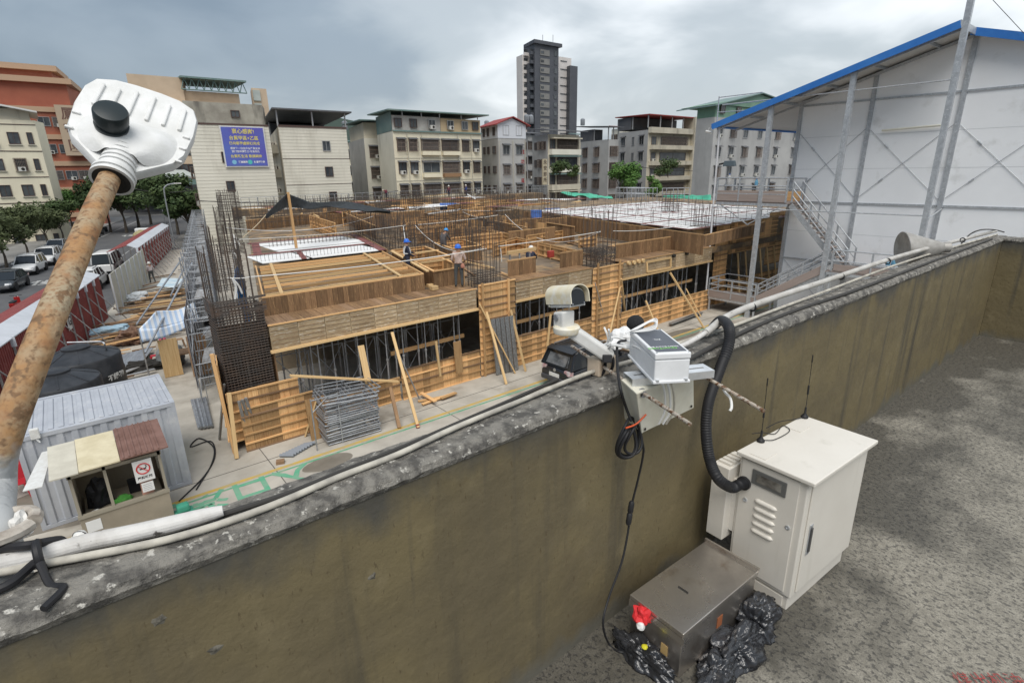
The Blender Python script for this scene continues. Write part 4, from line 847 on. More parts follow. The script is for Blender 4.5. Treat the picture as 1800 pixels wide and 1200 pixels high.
# rows of starter bars over the middle of the deck
def starter_row(p, q, z0, z1, sp, lab, grp, hoops=False, r=.012):
    p, q = V(p), V(q); L = (q - p).length; n = max(2, int(L / sp)); t = thing('starter_bars', lab, 'rebar', (p + q) / 2, grp); m = MB()
    for i in range(n + 1):
        c = p.lerp(q, i / n); h = z1 + random.uniform(-.18, .18); lx = random.uniform(-.05, .05)
        m.tube([(c.x, c.y, z0), (c.x + lx, c.y + random.uniform(-.05, .05), h)], r, 4, cap=False)
    m.build('vertical_bars', rebar, t, kind='stuff'); m = MB()
    for z in zr(z0 + .15, z1 - .35, max(2, int((z1 - z0) / .35))): m.tube([V((p.x, p.y, z)), V((q.x, q.y, z))], r * .9, 4, cap=False)
    m.build('cross_bars', rebar, t, kind='stuff')
SB_L = 'row of dark vertical starter bars in the middle of the deck'; SB_G = 'starter bar rows in the middle of the deck'
for v in (7.5, 9.2, 11.5, 14, 17, 20, 24):
    a = 10.9 + random.uniform(0, 1.2); starter_row(S(a, v), S(a + random.uniform(4, 8.5), v), 3.9, 5.2 + random.uniform(0, .6), .19, SB_L, SB_G)
for u in (11.2, 13.6, 16.2, 18.8, 21.5, 24.2): starter_row(S(u, 8 + random.uniform(0, 2)), S(u, 19 + random.uniform(0, 4)), 3.9, 5.1 + random.uniform(0, .6), .22, SB_L, SB_G)
FB_L = 'far row of thin starter bars near the back of the deck'; FB_G = 'starter bar rows at the back of the deck'
for v in (28, 33, 38, 43, 48, 53):
    for k in range(4): a = 5 + k * 9 + random.uniform(-2, 2); starter_row(S(a, v + random.uniform(-1, 1)), S(a + random.uniform(5, 9), v), 4.2, 5.5 + random.uniform(0, .6), .3, FB_L, FB_G, r=.016)
# ---- deck of the left bay: joists, white panels, strips
def deck_left():
    ZD = 4.45
    r = thing('deck_formwork', 'open timber joist deck behind the nearest plank upstand', 'formwork', S(7, 4, ZD - .1))
    for k in range(9):
        v = 1.75 + k * .80; piece('joist', S(4.45, v, ZD - .07), S(10.35, v, ZD - .07 + random.uniform(-.01, .01)), .06, .10, wood if k % 3 else woodp, r)
    for u in (4.95, 9.45): piece('runner', S(u, 1.35, ZD + .01), S(u, 8.4, ZD + .01), .12, .05, woodp, r)
    piece('side_board', S(4.36, 1.3, ZD - .3), S(4.30, 8.5, ZD - .3), .05, .58, wood, r); piece('side_board', S(10.42, 1.3, ZD - .3), S(10.48, 8.5, ZD - .3), .05, .62, wood, r)
    r = thing('deck_formwork', 'white panelled deck strip with red edges behind the open joists', 'formwork', S(7, 13, ZD))
    for (v0, v1, us) in ((8.75, 11.6, [4.2, 6.5, 10.35]), (12.1, 16.9, [4.9, 10.35])):
        for a, b in zip(us, us[1:]): piece('white_panel', S(a + .08, (v0 + v1) / 2, ZD), S(b - .08, (v0 + v1) / 2, ZD), v1 - v0 - .05, .03, whitedeck, r)
    for v in (11.85, 17.1): piece('edge_strip', S(4.1, v, ZD + .015), S(10.5, v, ZD + .015), .30, .03, purple, r)
    for u, v0 in ((4.5, 11.8), (6.5, 8.7), (10.55, 8.7)): piece('edge_strip', S(u, v0, ZD + .022), S(u, 17.1 if u != 6.5 else 11.8, ZD + .022), .40 if u != 6.5 else .24, .03, purple, r)
    piece('side_board', S(10.75, 8.4, ZD - .3), S(10.9, 19, ZD - .3), .05, .75, woodd, r)
    for v in (9.4, 10.6, 12.9, 14.3): MB().tube([S(4.2, v, ZD + .28), S(10.3, v, ZD + .29)], .013, 4).build('long_bar', rebar, r)
    m = MB()
    for u in zr(4.4, 10.2, 34): q = S(u, 9.3, ZD); m.tube([q, q + UP * .36], .010, 4)
    for u in zr(5.2, 10.2, 24): q = S(u, 14.6, ZD); m.tube([q, q + UP * .42] + arc(q + UP * .42 + V((.09, 0, 0)), .09, math.pi, 0, 6, (1, 0, 0), UP) + [q + V((.18, 0, 0))], .012, 4)
    m.build('bar_mat', rebar, r, kind='stuff')
    # props showing through the joists
deck_left()
for k in range(16):
    u = random.uniform(5, 10.0); v = random.uniform(1.6, 5.0); o = copy_tree(protos['p'], None, 'short steel prop head seen through the open joists', 'prop heads under the open joists'); place(o, S(u, v, 3.68), 0, .24)
# ---- plank boxes and walls on the deck
def wall_px(pts, lab, style, z1=4.47, h=.78, w=.24, name='wall_formwork'):
    P = [at(x, y, Z=z1) for x, y in pts]; return wall_form(name, lab, P[0], P[1], z1 - h, z1, style, w=w)
def box_form(lab, u0, u1, v0, v1, z0=3.7, z1=4.47):
    r = thing('box_formwork', lab, 'formwork', S((u0 + u1) / 2, v0, z0))
    a, b, c, d = S(u0, v0), S(u1, v0), S(u1, v1), S(u0, v1)
    vplanks(r, a, b, z0, z1, woodd, .22); vplanks(r, d, a, z0, z1, woodd, .26)
    vplanks(r, d, c, z0, z1, wood, .24, .025); hbattens(r, d, c, [z0 + .2, z0 + .45, z0 + .68], wood, .03)
    vplanks(r, c, b, z0, z1, wood, .28, .025)
    for p, q in ((a, b), (b, c), (c, d), (d, a)): piece('rim', V((p.x, p.y, z1 + .02)), V((q.x, q.y, z1 + .02)), .10, .045, wood, r)
    return r
bx1 = box_form('open plank box form at the deck edge left of the pink shirted worker', 10.9, 12.35, 1.25, 4.0)
bx2 = box_form('open plank box form behind the navy clothed worker', 10.95, 12.9, 4.4, 8.2)
piece('cross_timber', S(10.8, 3.2, 4.53), S(12.5, 3.3, 4.53), .12, .06, woodp, bx1); piece('cross_timber', S(10.9, 6.0, 4.53), S(13.0, 6.2, 4.53), .12, .06, woodp, bx2); piece('long_runner', S(10.6, 1.2, 4.54), S(10.75, 7.5, 4.54), .12, .05, woodp, bx1)
box_form('open plank box form behind the grey clothed worker', 13.9, 15.8, 6.4, 9.2)
wall_px([(865, 428), (908, 417)], 'bright plank wall form behind the near rebar column', 'light')
wall_px([(908, 417), (1020, 441)], 'bright plank wall form slanting towards the second column form', 'light')
wall_px([(925, 414), (1007, 402)], 'bright plank wall form with double rows in the middle of the deck', 'light', h=1.2)
wall_px([(900, 399), (962, 409)], 'low brown plank wall with a pale top rail in the middle of the deck', 'dark', h=.6)
wall_px([(1017, 413), (1047, 410)], 'battened plank panel left of the crowned rebar column', 'old', h=1.3)
wall_px([(866, 388), (925, 400)], 'narrow plank wall behind the middle rebar column', 'dark', h=.8)
wall_px([(770, 405), (868, 399)], 'weathered plank wall form behind the sagging middle rope', 'dark', h=.9)
wall_px([(840, 402), (905, 412)], 'plank wall form running back behind the middle rope', 'light', h=.9)
wall_px([(1000, 381), (1238, 414)], 'long dark plank side of the white right hand deck', 'dark', 4.85, 1.05)
wall_px([(1240, 414), (1345, 391)], 'dark plank front of the white right hand deck beyond the downpipe', 'dark', 4.85, .6)
wall_px([(600, 372), (660, 398)], 'long brown plank wall running back from the shade net', 'dark', 4.82, .9)
wall_px([(432, 388), (545, 377)], 'weathered plank wall form behind the white deck strip', 'dark', 4.6, 1.1, .25)
wall_px([(545, 378), (590, 392)], 'short plank wall with openings under the shade net', 'light', 4.9, 1.2, .2)
wall_px([(600, 372), (640, 366)], 'battened plank wall at the right under the shade net', 'light', 5.0, 1.4, .3)
wall_px([(920, 372), (1035, 385)], 'brown plank wall in front of the far blue tarpaulin', 'dark', 4.85, 1.0, .3)
FW_L, FW_G = 'distant plank wall form on the back of the deck', 'distant plank wall forms'
for k in range(22):
    u, v = random.uniform(5, 34), random.uniform(22, 52); ln = random.uniform(3, 7); a = S(u, v); b = S(u + ln, v) if random.random() < .7 else S(u, v + ln)
    wall_form('wall_formwork', FW_L, a, b, 3.7, 4.5 + random.uniform(0, .5), random.choice(('dark', 'light', 'dark')), w=.5, group=FW_G, step=.4)
MW_L, MW_G = 'plank wall form standing in the crowded middle of the deck', 'plank wall forms in the middle of the deck'
rq = random.Random(5)
for k in range(26):
    u, v = rq.uniform(13.5, 26.5), rq.uniform(5.5, 21); ln = rq.uniform(1.6, 4.2); a = S(u, v); b = S(u + ln, v) if rq.random() < .55 else S(u, v + ln)
    wall_form('wall_formwork', MW_L, a, b, 3.7, 4.45 + rq.uniform(0, .4), rq.choice(('dark', 'light', 'light', 'old')), w=.3, group=MW_G, step=.3)
LJ, LG = 'loose plank lying across the middle of the deck', 'loose planks on the middle of the deck'
for k in range(60):
    u, v = rq.uniform(13, 27), rq.uniform(1.2, 20); a_ = rq.choice((0, 1.33)) + rq.gauss(0, .15); L_ = rq.uniform(1.2, 3.6); c = S(u, v, 3.72 + rq.random() * .1); d_ = V((math.cos(a_), math.sin(a_), 0)) * L_ / 2
    tag(piece('loose_plank', c - d_, c + d_, rq.uniform(.1, .28), .04, rq.choice((wood, woodp, woodr, woodd)), None), LJ, 'plank', LG)
TL, TG = 'timber prop or rail crossing above the far deck', 'timbers above the far deck'
for k in range(40):
    u, v = rq.uniform(5, 40), rq.uniform(24, 54); c = S(u, v, 4.6 + rq.random() * .5); L_ = rq.uniform(1.5, 5); a_ = rq.choice((0, 1.33)) + rq.gauss(0, .1); d_ = V((math.cos(a_), math.sin(a_), rq.gauss(0, .06))) * L_ / 2
    tag(piece('timber_rail', c - d_, c + d_, .12, .10, rq.choice((wood, woodp, whitedeck, woodr)), None), TL, 'timber', TG)
# small timber stand: the three short props under a pale beam by the near column
r = thing('trestle', 'short silver props carrying a pale timber by the near rebar column', 'trestle', at(915, 470, Y=18.6)); piece('beam', at(892, 445, Y=18.6), at(941, 437, Y=18.6), .14, .14, woodp, r)
for x in (896, 913, 931): q = at(x, 443, Y=18.6); MB().tube([q, q - UP * .75], .04, 8).build('short_prop', steel, r)
q = at(968, 445, Y=19); tag(MB().box(q.x - .16, q.y - .1, q.z - .2, q.x + .16, q.y + .1, q.z + .12).build('red_bin', mat('bin_red', (.36, .05, .035), rough=.6), bevel=.03), 'small red metal bin hanging on the bright plank wall', 'bin')
# ---- white right hand deck
r = thing('deck_formwork', 'wide white panelled deck on the right laid with rebar', 'formwork', S(32, 8, 4.85))
for i in range(9):
    for j in range(9):
        piece('white_panel', S(27.95 + i * 2.0, 1.6 + j * 2.1, 4.86), S(29.9 + i * 2.0, 1.6 + j * 2.1, 4.86), 2.05, .03, whitedeck, r)
for i in range(0, 10, 2): piece('edge_strip', S(27.9 + i * 2.0, .7, 4.885), S(27.9 + i * 2.0, 19.4, 4.885), .16, .03, purple, r)
for j in range(0, 10, 2): piece('edge_strip', S(27.9, .6 + j * 2.1, 4.892), S(46, .6 + j * 2.1, 4.892), .16, .03, purple, r)
m = MB()
for k in range(18): u = 28 + k * 1.0; m.tube([S(u, .8, 4.96), S(u + .05, 19, 4.96)], .010, 4, cap=False)
for k in range(9): m.tube([S(28, .9 + k * 2.1, 4.98), S(46, .9 + k * 2.1, 4.98)], .010, 4, cap=False)
for k in range(150): q = S(random.uniform(28, 45), random.uniform(1, 19), 4.88); m.tube([q, q + UP * random.uniform(.4, .95)], .012, 4, cap=False)
m.build('bar_mat', rebar, r, kind='stuff')
DK_L, DK_G = 'distant pale panelled deck strip near the back of the site', 'distant deck strips'
for k in range(9):
    u, v = random.uniform(4, 40), random.uniform(26, 52); r = thing('deck_formwork', DK_L, 'formwork', S(u, v, 4.7), DK_G)
    for i in range(3): piece('white_panel', S(u + i * 2.2, v, 4.75), S(u + i * 2.2 + 2.1, v, 4.75), 2.4, .03, whitedeck if random.random() < .65 else purple, r)
# blue tarpaulins on the far deck
tarpb = mat('tarp_blue', (.06, .14, .42), (.10, .20, .50), sc=2, world_co=True, rough=.6)
def tarp(pts, m, lab, seed, amp=.12, n=14):
    a, b, c, d = [V(p) for p in pts]
    def fn(s, t):
        q = a.lerp(b, s).lerp(d.lerp(c, s), t); nv = noise.noise(q * 1.3 + V((seed, 0, 0))) * amp + noise.noise(q * 4 + V((0, seed, 0))) * amp * .4; return q + (b - a).cross(d - a).normalized() * nv
    return tag(MB().grid(fn, n, n).build('tarpaulin', m, smooth=True, solid=.008), lab, 'tarpaulin')
def hang(px0, px1, py, d, h): a, b = at(px0, py, D=d), at(px1, py, D=d); return [a, b, b - UP * h, a - UP * h]
tarp(hang(773, 802, 357, 62, 1.8), tarpb, 'blue tarpaulin hung among far rebar left of the middle', 1); tarp(hang(933, 952, 369, 45, 1.3), tarpb, 'blue tarpaulin hung in front of the far plank wall', 2); tarp(hang(958, 985, 366, 52, 1.5), tarpb, 'second blue tarpaulin right of the nearer one', 3)
# ---- black shade net on a timber post
netm = mat('shade_net', (.022, .026, .028), (.04, .045, .05), sc=5, world_co=True, rough=.8)
post_b, post_t = at(519, 438, Z=4.82), at(506, 338, Y=28.5); post_b = at(521, 436, Y=28.5)
r = thing('shade_net', 'black shade net sagging from a timber post over the deck', 'net', post_b); piece('post', post_b, post_t, .12, .10, wood, r)
A = at(467, 378, Y=27.0); E_ = at(505, 340, Y=28.5); Bq = at(575, 362, Y=31); Cq = at(686, 371, Y=33); F_ = at(505, 364, Y=29.5); Gq = at(610, 354, Y=36)
m = MB()
def netfn(s, t):
    top = [A, E_, at(545, 356, Y=30), Gq, at(650, 362, Y=35), Cq]; bot = [A, F_, at(545, 366, Y=29), Bq, at(640, 371, Y=32), Cq]
    x = s * 5; i = min(4, int(x)); f = x - i; p = top[i].lerp(top[i + 1], f).lerp(bot[i].lerp(bot[i + 1], f), t); return p - UP * (.18 * math.sin(math.pi * t)) + UP * (noise.noise(p * .9) * .06)
m.grid(netfn, 60, 12); m.build('net_sheet', netm, r, smooth=True, solid=.01)
P = sag(A, at(427, 417, Y=24), .05); MB().tube(P, .018, 6).build('guy_rope', mat('rope_tan', (.52, .42, .28), rough=.8), r)
P = sag(Cq, at(737, 366, Y=38), .1); MB().tube(P, .015, 6).build('guy_rope', ropem, r)
# ---- white safety ropes between rebar columns
def rope(a, b, s, lab, r=.015): tag(MB().tube(sag(a, b, s), r, 7).build('safety_rope', ropem, smooth=True), lab, 'rope')
rope(at(400, 488, Y=18.2), at(438, 487, Y=18.0), .03, 'short white rope at the corner cage')
rope(at(436, 487, Y=18.0), at(855, 437, Y=17.9), .10, 'longest white rope stretched in front of the open joists', .017)
rope(at(876, 433, Y=18), at(1056, 407, Y=18), .03, 'white rope from the near rebar column to the crowned column')
rope(at(1078, 406, Y=18), at(1200, 395, Y=19.5), .12, 'white rope running right from the crowned rebar column')
rope(at(420, 421, Y=25), at(713, 396, Y=29), .10, 'white rope crossing above the white deck strip')
rope(at(398, 400, Y=32), at(656, 380, Y=36), .5, 'white rope crossing behind the shade net post')
rope(at(730, 396, Y=29), at(852, 434, Y=18.4), .7, 'sagging white rope above the grey clothed worker')
rope(at(735, 395, Y=29), at(876, 378, Y=31), .05, 'straight white rope behind the three workers')
rope(at(888, 377, Y=31), at(1054, 408, Y=18.4), 1.1, 'sagging white rope left of the crowned rebar column')
rope(at(745, 358, Y=42), at(806, 370, Y=37), .3, 'short white rope left of the far blue tarpaulin'); rope(at(812, 369, Y=37), at(966, 355, Y=45), .4, 'white rope above the far blue tarpaulins'); rope(at(968, 355, Y=45), at(1072, 364, Y=33), .25, 'white rope running to the right hand deck')
rope(at(813, 372, Y=37), at(868, 379, Y=31), .25, 'short sagging white rope right of the first blue tarpaulin'); rope(at(712, 420, Y=24), at(709, 398, Y=29), .05, 'white rope end hanging behind the navy clothed worker', .018); rope(at(880, 437, Y=18), at(882, 460, Y=18), .0, 'white rope end hanging on the near rebar column', .016)
for x, y, Yc, lb in ((409, 412, 26, 'upper'), (407, 440, 23, 'middle'), (409, 490, 18.4, 'lowest')):
    c = at(x, y, Y=Yc); m = MB(); m.tube(smooth_path([c, c + V((.05, 0, -.3)), c + V((-.04, 0, -.7))], 5), .035, 6); m.tube(smooth_path([c, c + V((.14, 0, -.25)), c + V((.2, 0, -.5))], 5), .03, 6); tag(m.build('white_rag', ropem, smooth=True), lb + ' white rag knotted on the left edge rebar', 'rag')
# white sheet ducts / drums scraps between forms
for k, (px, py) in enumerate(((757, 503), (763, 508), (768, 500))):
    q = at(px, py, Z=3.86); tag(MB().box(q.x - .14, q.y - .12, 3.83, q.x + .14, q.y + .12, 3.95 + .04 * k).build('timber_block', woodp, bevel=.01), ('left', 'right', 'rear')[k] + ' pale timber block on the ledge left of the worker', 'block')
# forms beyond the stair tower
r = panel_front('wall_formwork', 'sloping plank panel standing high beyond the stair posts', 32.2, 38.3, 3.05, 5.0, 17.9, w=.4)
panel_front('column_formwork', 'weathered plank column form beyond the downpipe', 30.6, 32.1, 0, 4.9, 17.9, w=.4); panel_front('wall_formwork', 'low plank wall form beyond the stair landing', 31, 39, 0, 1.3, 17.8)
panel_front('wall_formwork', 'plank form farthest right before the shed wall', 38.5, 44, 1.5, 5.2, 18.6, w=.5)
for k in range(6): brace((32.6 + k, 17.0, .05), (33.2 + k * .95, 17.8, 3.0), 'raking timber under the high plank panel beyond the stair, number %s from the left' % ('one', 'two', 'three', 'four', 'five', 'six')[k], .10, .06)
# ---- railings and clutter at the back of the deck
RL, RG = 'grey pipe railing frame along the back of the site', 'railing frames at the back'
rail0 = None
for k in range(26):
    if rail0 is None:
        rail0 = thing('railing_frame', RL, 'railing', (0, 0, 0), RG)
        for nm, pts in (('top_rail', [(0, 0, 1.1), (1.9, 0, 1.1)]), ('mid_rail', [(0, 0, .6), (1.9, 0, .6)]), ('post', [(0, 0, 0), (0, 0, 1.1)]), ('post', [(1.9, 0, 0), (1.9, 0, 1.1)]), ('post', [(.95, 0, 0), (.95, 0, 1.1)])): MB().tube(pts, .03, 6).build(nm, steel, rail0)
        o = rail0
    else: o = copy_tree(rail0)
    place(o, S(4 + k * 1.95, 55.5, 4.6), random.uniform(-.04, .04))
greenn = mat('green_net', (.07, .36, .24), (.10, .44, .30), sc=.6, world_co=True, rough=.8)
tarp([at(988, 337, D=84), at(1075, 345, D=80), at(1078, 351, D=78), at(985, 341, D=82)], greenn, 'flat green tarpaulin roof beyond the back of the deck', 5, .3)
tarp([at(1165, 343, D=80), at(1250, 343, D=74), at(1250, 354, D=73), at(1165, 353, D=79)], greenn, 'green net strip beyond the right hand deck', 6, .2)
for k in range(8):
    px = 1082 + k * 7 + (40 if k > 5 else 0); o = copy_tree(rail0, None, 'leaning pipe frame stacked at the back right of the deck', 'pipe frames stacked at the back'); c = at(px, 352, D=66 - k * .5); c.z = 4.84; o.matrix_basis = Matrix.Translation(c) @ Matrix.Rotation(-.7 + random.uniform(-.1, .1), 4, 'Z') @ Matrix.Rotation(-.25 * random.random(), 4, 'X') @ Matrix.Scale(1.25, 4)
# ================================================================== two storey site office shed with outside stair
XF, XW = 29.5, 31.7
shedw = mat('shed_white_panel', (.87, .885, .90), (.83, .845, .86), sc=.5, world_co=True, rough=.5, c3=(.70, .71, .71), sc3=.9, lo3=.6, hi3=.75)
blue = mat('roof_blue', (.035, .17, .52), (.05, .21, .58), sc=1.2, world_co=True, rough=.45)
galvp = mat('steel_post_galvanised', (.48, .505, .53), (.38, .40, .42), sc=6, world_co=True, rough=.45, metal=.35, c3=(.58, .60, .62), sc3=14, lo3=.55, hi3=.65)
plywd = mat('toe_board_ply', (.36, .30, .27), (.28, .225, .20), sc=2.5, st=GR, rough=.85, rnd=.12)
soff = mat('roof_soffit', (.52, .51, .49), rough=.7)
RY, RZ, EY, EZ = 7.45, 13.62, 17.95, 10.52       # ridge and eave in the gable plane
def rz_(y): return EZ + (EY - y) / (EY - RY) * (RZ - EZ) if y >= RY else RZ - (RY - y) * (RZ - EZ) / (EY - RY)
sh = thing('site_office_shed', 'white panelled two storey site office with a blue pitched roof at the right', 'shed', (XW + 5, 7.4, 0))
ys = [14.3, 10.95, 7.4, 3.85, .5]
# gable wall: separate insulated panels with thin joints, three tiers
tiers = [0, 3.3, 6.4, 11.28]
for i in range(4):
    y1, y0 = ys[i], ys[i + 1]
    for k in range(3):
        MB().box(XW, y0 + .012, tiers[k] + .012, XW + .08, y1 - .012, tiers[k + 1] - .012).build('wall_panel', shedw, sh)
    poly = [(y0 + .012, 11.29), (y1 - .012, 11.29)] + ([(y1 - .012, rz_(y1) - .12)] if y1 < 14 else [(14.288, 11.52)]) + [(y0 + .012, rz_(y0) - .12)]
    poly = [(a, max(b, 11.295)) for a, b in poly]
    MB().extr([V((XW, a, b)) for a, b in poly], (.08, 0, 0)).build('gable_panel', shedw, sh)
MB().box(XW, 14.30, 0, XW + 25, 14.36, 11.45).build('side_wall', shedw, sh); MB().box(XW + .1, .5, 0, XW + 25, 14.29, 10.9).build('core', shedw, sh)
for z in (1.7, 4.85, 8.1, 9.7): MB().box(XW - .004, .5, z - .008, XW + .004, 14.3, z + .008).build('panel_lap', mat('lap_grey', (.55, .57, .58), rough=.6) if 'lap_grey' not in bpy.data.materials else bpy.data.materials['lap_grey'], sh)
for y in ys:
    MB().box(XW - .10, y - .09, 0, XW - .004, y + .09, rz_(min(y, 14.3)) - .16).build('wall_column', galvp, sh)
for z in (3.3, 6.4, 11.28): MB().box(XW - .055, .5, z - .045, XW - .003, 14.3, z + .045).build('girt', galvp, sh)
for i in range(4):
    y1, y0 = ys[i] - .12, ys[i + 1] + .12; m = MB(); m.tube([(XW - .03, y1, 9.9), (XW - .03, y0, 6.7)], .013, 6); m.build('tie_rod', galvp, sh); m = MB(); m.tube([(XW - .05, y1, 6.75), (XW - .05, y0, 9.95)], .013, 6); m.build('tie_rod', galvp, sh)
    for a, b in (((XW - .03, y1, 9.9), (XW - .03, y0, 6.7)), ((XW - .05, y1, 6.75), (XW - .05, y0, 9.95))): a, b = V(a), V(b); MB().tube([a.lerp(b, .22), a.lerp(b, .27)], .035, 8).build('turnbuckle', galvp, sh)
    m = MB(); m.tube([(XW - .03, y1, 3.2), (XW - .03, y0, .3)], .013, 6); m.build('tie_rod', galvp, sh)
# roof: two slopes with corrugation ribs, blue verge, gutter
def roof_slope(ya, yb, x0, x1, lab):
    m = MB(); za, zb = rz_(ya), rz_(yb); m.hexa([(x0, ya, za), (x1, ya, za), (x1, yb, zb), (x0, yb, zb), (x0, ya, za + .05), (x1, ya, za + .05), (x1, yb, zb + .05), (x0, yb, zb + .05)]); o = m.build(lab, [blue], sh)
    m = MB(); m.hexa([(x0 + .05, ya, za - .03), (x1, ya, za - .03), (x1, yb, zb - .03), (x0 + .05, yb, zb - .03), (x0 + .05, ya, za - .002), (x1, ya, za - .002), (x1, yb, zb - .002), (x0 + .05, yb, zb - .002)]); m.build('soffit', soff, o)
    for k in range(60): x = x0 + .3 + k * .45; MB().bar((x, ya, za + .065), (x, yb, zb + .065), .06, .03).build('roof_rib', blue, o) if k < 14 else None
    return o
roof_slope(EY, RY + .002, XF - .25, XW + 25, 'roof'); roof_slope(RY - .002, -2.6, XW - .55, XW + 25, 'roof')
for (ya, yb, x) in ((EY + .05, RY - .02, XF - .27), (RY + .02, -2.6, XW - .57)):
    m = MB(); a, b = V((x, ya, rz_(ya) - .06)), V((x, yb, rz_(yb) - .06)); m.bar(a, b, .04, .30); m.build('verge_board', blue, sh)
m = MB(); m.bar((XF - .2, EY + .06, EZ - .05), (XW + 24, EY + .06, EZ - .05), .14, .16); m.build('gutter', blue, sh)
m = MB(); m.bar((XF - .26, RY, RZ - .04), (XW - .55, RY - .1, RZ - .10), .05, .26); m.build('ridge_end', galvp, sh)
for y in (16.4, 14.6, 12.6, 10.6, 8.6): MB().bar((XF - .2, y, rz_(y) - .10), (XW + .1, y, rz_(y) - .10), .06, .12).build('purlin', galvp, sh)
for xx in (XF + .05, XW - .2): MB().bar((xx, EY - .1, EZ - .20), (xx, RY, RZ - .20), .08, .12).build('rafter', galvp, sh)
# outer posts (channel profile)
for y, zt in ((14.85, None), (11.15, None), (7.32, 15.5)):
    z1 = zt or rz_(y) - .2; m = MB(); m.box(XF - .10, y - .11, 0, XF - .085, y + .11, z1); m.box(XF - .085, y - .11, 0, XF + .10, y - .095, z1); m.box(XF - .085, y + .095, 0, XF + .10, y + .11, z1); m.build('veranda_post', galvp, sh)
for z in (11.55, 6.1):
    m = MB(); m.tube([(XF - .06, 17.6, z - .0), (XF - .06, 7.2, z)], .03, 8); m.build('tie_pipe', galvp, sh)
m = MB(); m.tube([(XF, 7.3, 5.9), (XW, 7.3, 6.3)], .03, 8); m.build('tie_pipe', galvp, sh)
m = MB(); m.tube([(XF - .02, 17.55, 0), (XF - .02, 17.66, 10.4)], .055, 12); m.build('downpipe', mat('pvc_white', (.62, .62, .64), rough=.5), sh, smooth=True)
m = MB(); m.tube([(XF - .05, 17.85, 10.6), (XF - .05, 17.85, 12.0)], .03, 8); m.tube([(XF - .05, 17.85, 11.95), (XF - .05, 15.4, 11.95)], .025, 8); m.tube([(XF - .05, 17.85, 11.2), (XF - .05, 16.2, 11.15)], .02, 8); m.build('roof_rail', galvp, sh)
lt = mat('tube_lamp', (.68, .67, .58), rough=.4); m = MB(); m.tube([(XW - .14, 10.3, 9.85), (XW - .14, 7.9, 9.93)], .05, 10); m.build('tube_light', lt, sh, smooth=True)
# --- stair
st = thing('steel_staircase', 'galvanised outside stair with plywood toe boards on the shed front', 'staircase', (XF + 1, 13, 0))
def rail(a, b, n=2, h=1.05, posts=3):
    a, b = V(a), V(b)
    for k in range(n + 1):
        z = h * (1 - k / (n + 1)) if k else h; MB().tube([a + UP * z, b + UP * z], .034, 8).build('hand_rail' if k == 0 else 'guard_rail', galvp, st)
    for i in range(posts + 1): p = a.lerp(b, i / posts); MB().bar(p, p + UP * h, .07, .07).build('rail_post', galvp, st)
def flight(y0, z0, y1, z1, x0, x1, n):
    for x in (x0, x1): m = MB(); m.bar((x, y0, z0 - .12), (x, y1, z1 - .12), .05, .26); m.build('stringer', galvp, st)
    for i in range(n):
        t = (i + .5) / n; y, z = y0 + (y1 - y0) * t, z0 + (z1 - z0) * t; MB().box(x0 + .03, y - .14, z - .02, x1 - .03, y + .14, z + .015).build('step', mat('step_plate', (.30, .27, .24), (.22, .20, .18), sc=4, world_co=True, rough=.8) if i == 0 and n > 50 else plywd, st)
def landing(x0, x1, y0, y1, z, edge='x0'):
    MB().box(x0, y0, z - .06, x1, y1, z).build('landing_plate', plywd, st)
    for x in (x0, x1): MB().box(x - .03, y0, z - .20, x + .03, y1, z - .061).build('landing_beam', galvp, st)
# upper landing
landing(XF, XW - .2, 13.4, 17.5, 6.45); piece('toe_board', (XF - .03, 13.5, 6.75), (XF - .03, 17.45, 6.75), .03, .55, plywd, st); piece('toe_board', (XF, 17.52, 6.7), (XW - .2, 17.52, 6.7), .03, .5, wood, st); piece('toe_board', (XW - .25, 13.5, 6.7), (XW - .25, 17.5, 6.7), .03, .5, wood, st)
rail((XF - .02, 13.5, 6.45), (XF - .02, 17.45, 6.45), 2, 1.25, 3); rail((XF, 17.5, 6.45), (XW - .3, 17.5, 6.45), 2, 1.2, 2); rail((XW - .25, 13.45, 6.45), (XW - .25, 17.5, 6.45), 1, 1.2, 2)
for y in (13.6, 17.3): m = MB(); m.bar((XF, y, 6.3), (XF, y + (1.9 if y < 15 else -1.9), 5.2), .05, .05); m.build('knee_brace', galvp, st)
# upper flight beside the wall, lower flight in front
flight(13.4, 6.45, 10.3, 3.25, XF + .35, XF + 1.35, 14); rail((XF + .33, 13.35, 6.45), (XF + .33, 10.3, 3.25), 2, 1.05, 3); rail((XF + 1.4, 13.35, 6.45), (XF + 1.4, 10.3, 3.25), 1, 1.05, 3)
landing(XF, XW - .15, 7.3, 11.0, 3.22); piece('toe_board', (XF - .02, 7.4, 3.42), (XF - .02, 10.7, 3.42), .03, .32, plywd, st); rail((XF - .02, 7.3, 3.22), (XF - .02, 10.8, 3.22), 1, 1.05, 2)
flight(11.0, 3.2, 14.4, .95, XF + .05, XF + .95, 11); rail((XF + .0, 11.05, 3.2), (XF + .0, 14.4, .95), 3, 1.05, 3); rail((XF + 1.0, 11.05, 3.2), (XF + 1.0, 14.4, .95), 2, 1.05, 3)
piece('toe_board', (XF - .03, 11.1, 3.32), (XF - .03, 14.4, 1.15), .03, .38, plywd, st)
landing(XF, XW - .2, 14.4, 17.4, .9); piece('toe_board', (XF - .03, 14.5, 1.05), (XF - .03, 17.4, 1.05), .03, .42, plywd, st); rail((XF - .02, 14.5, .9), (XF - .02, 17.4, .9), 2, 1.05, 2); rail((XF, 17.4, .9), (XW - .2, 17.4, .9), 2, 1.05, 2); rail((XW - .2, 14.5, .9), (XW - .2, 17.4, .9), 2, 1.05, 2)
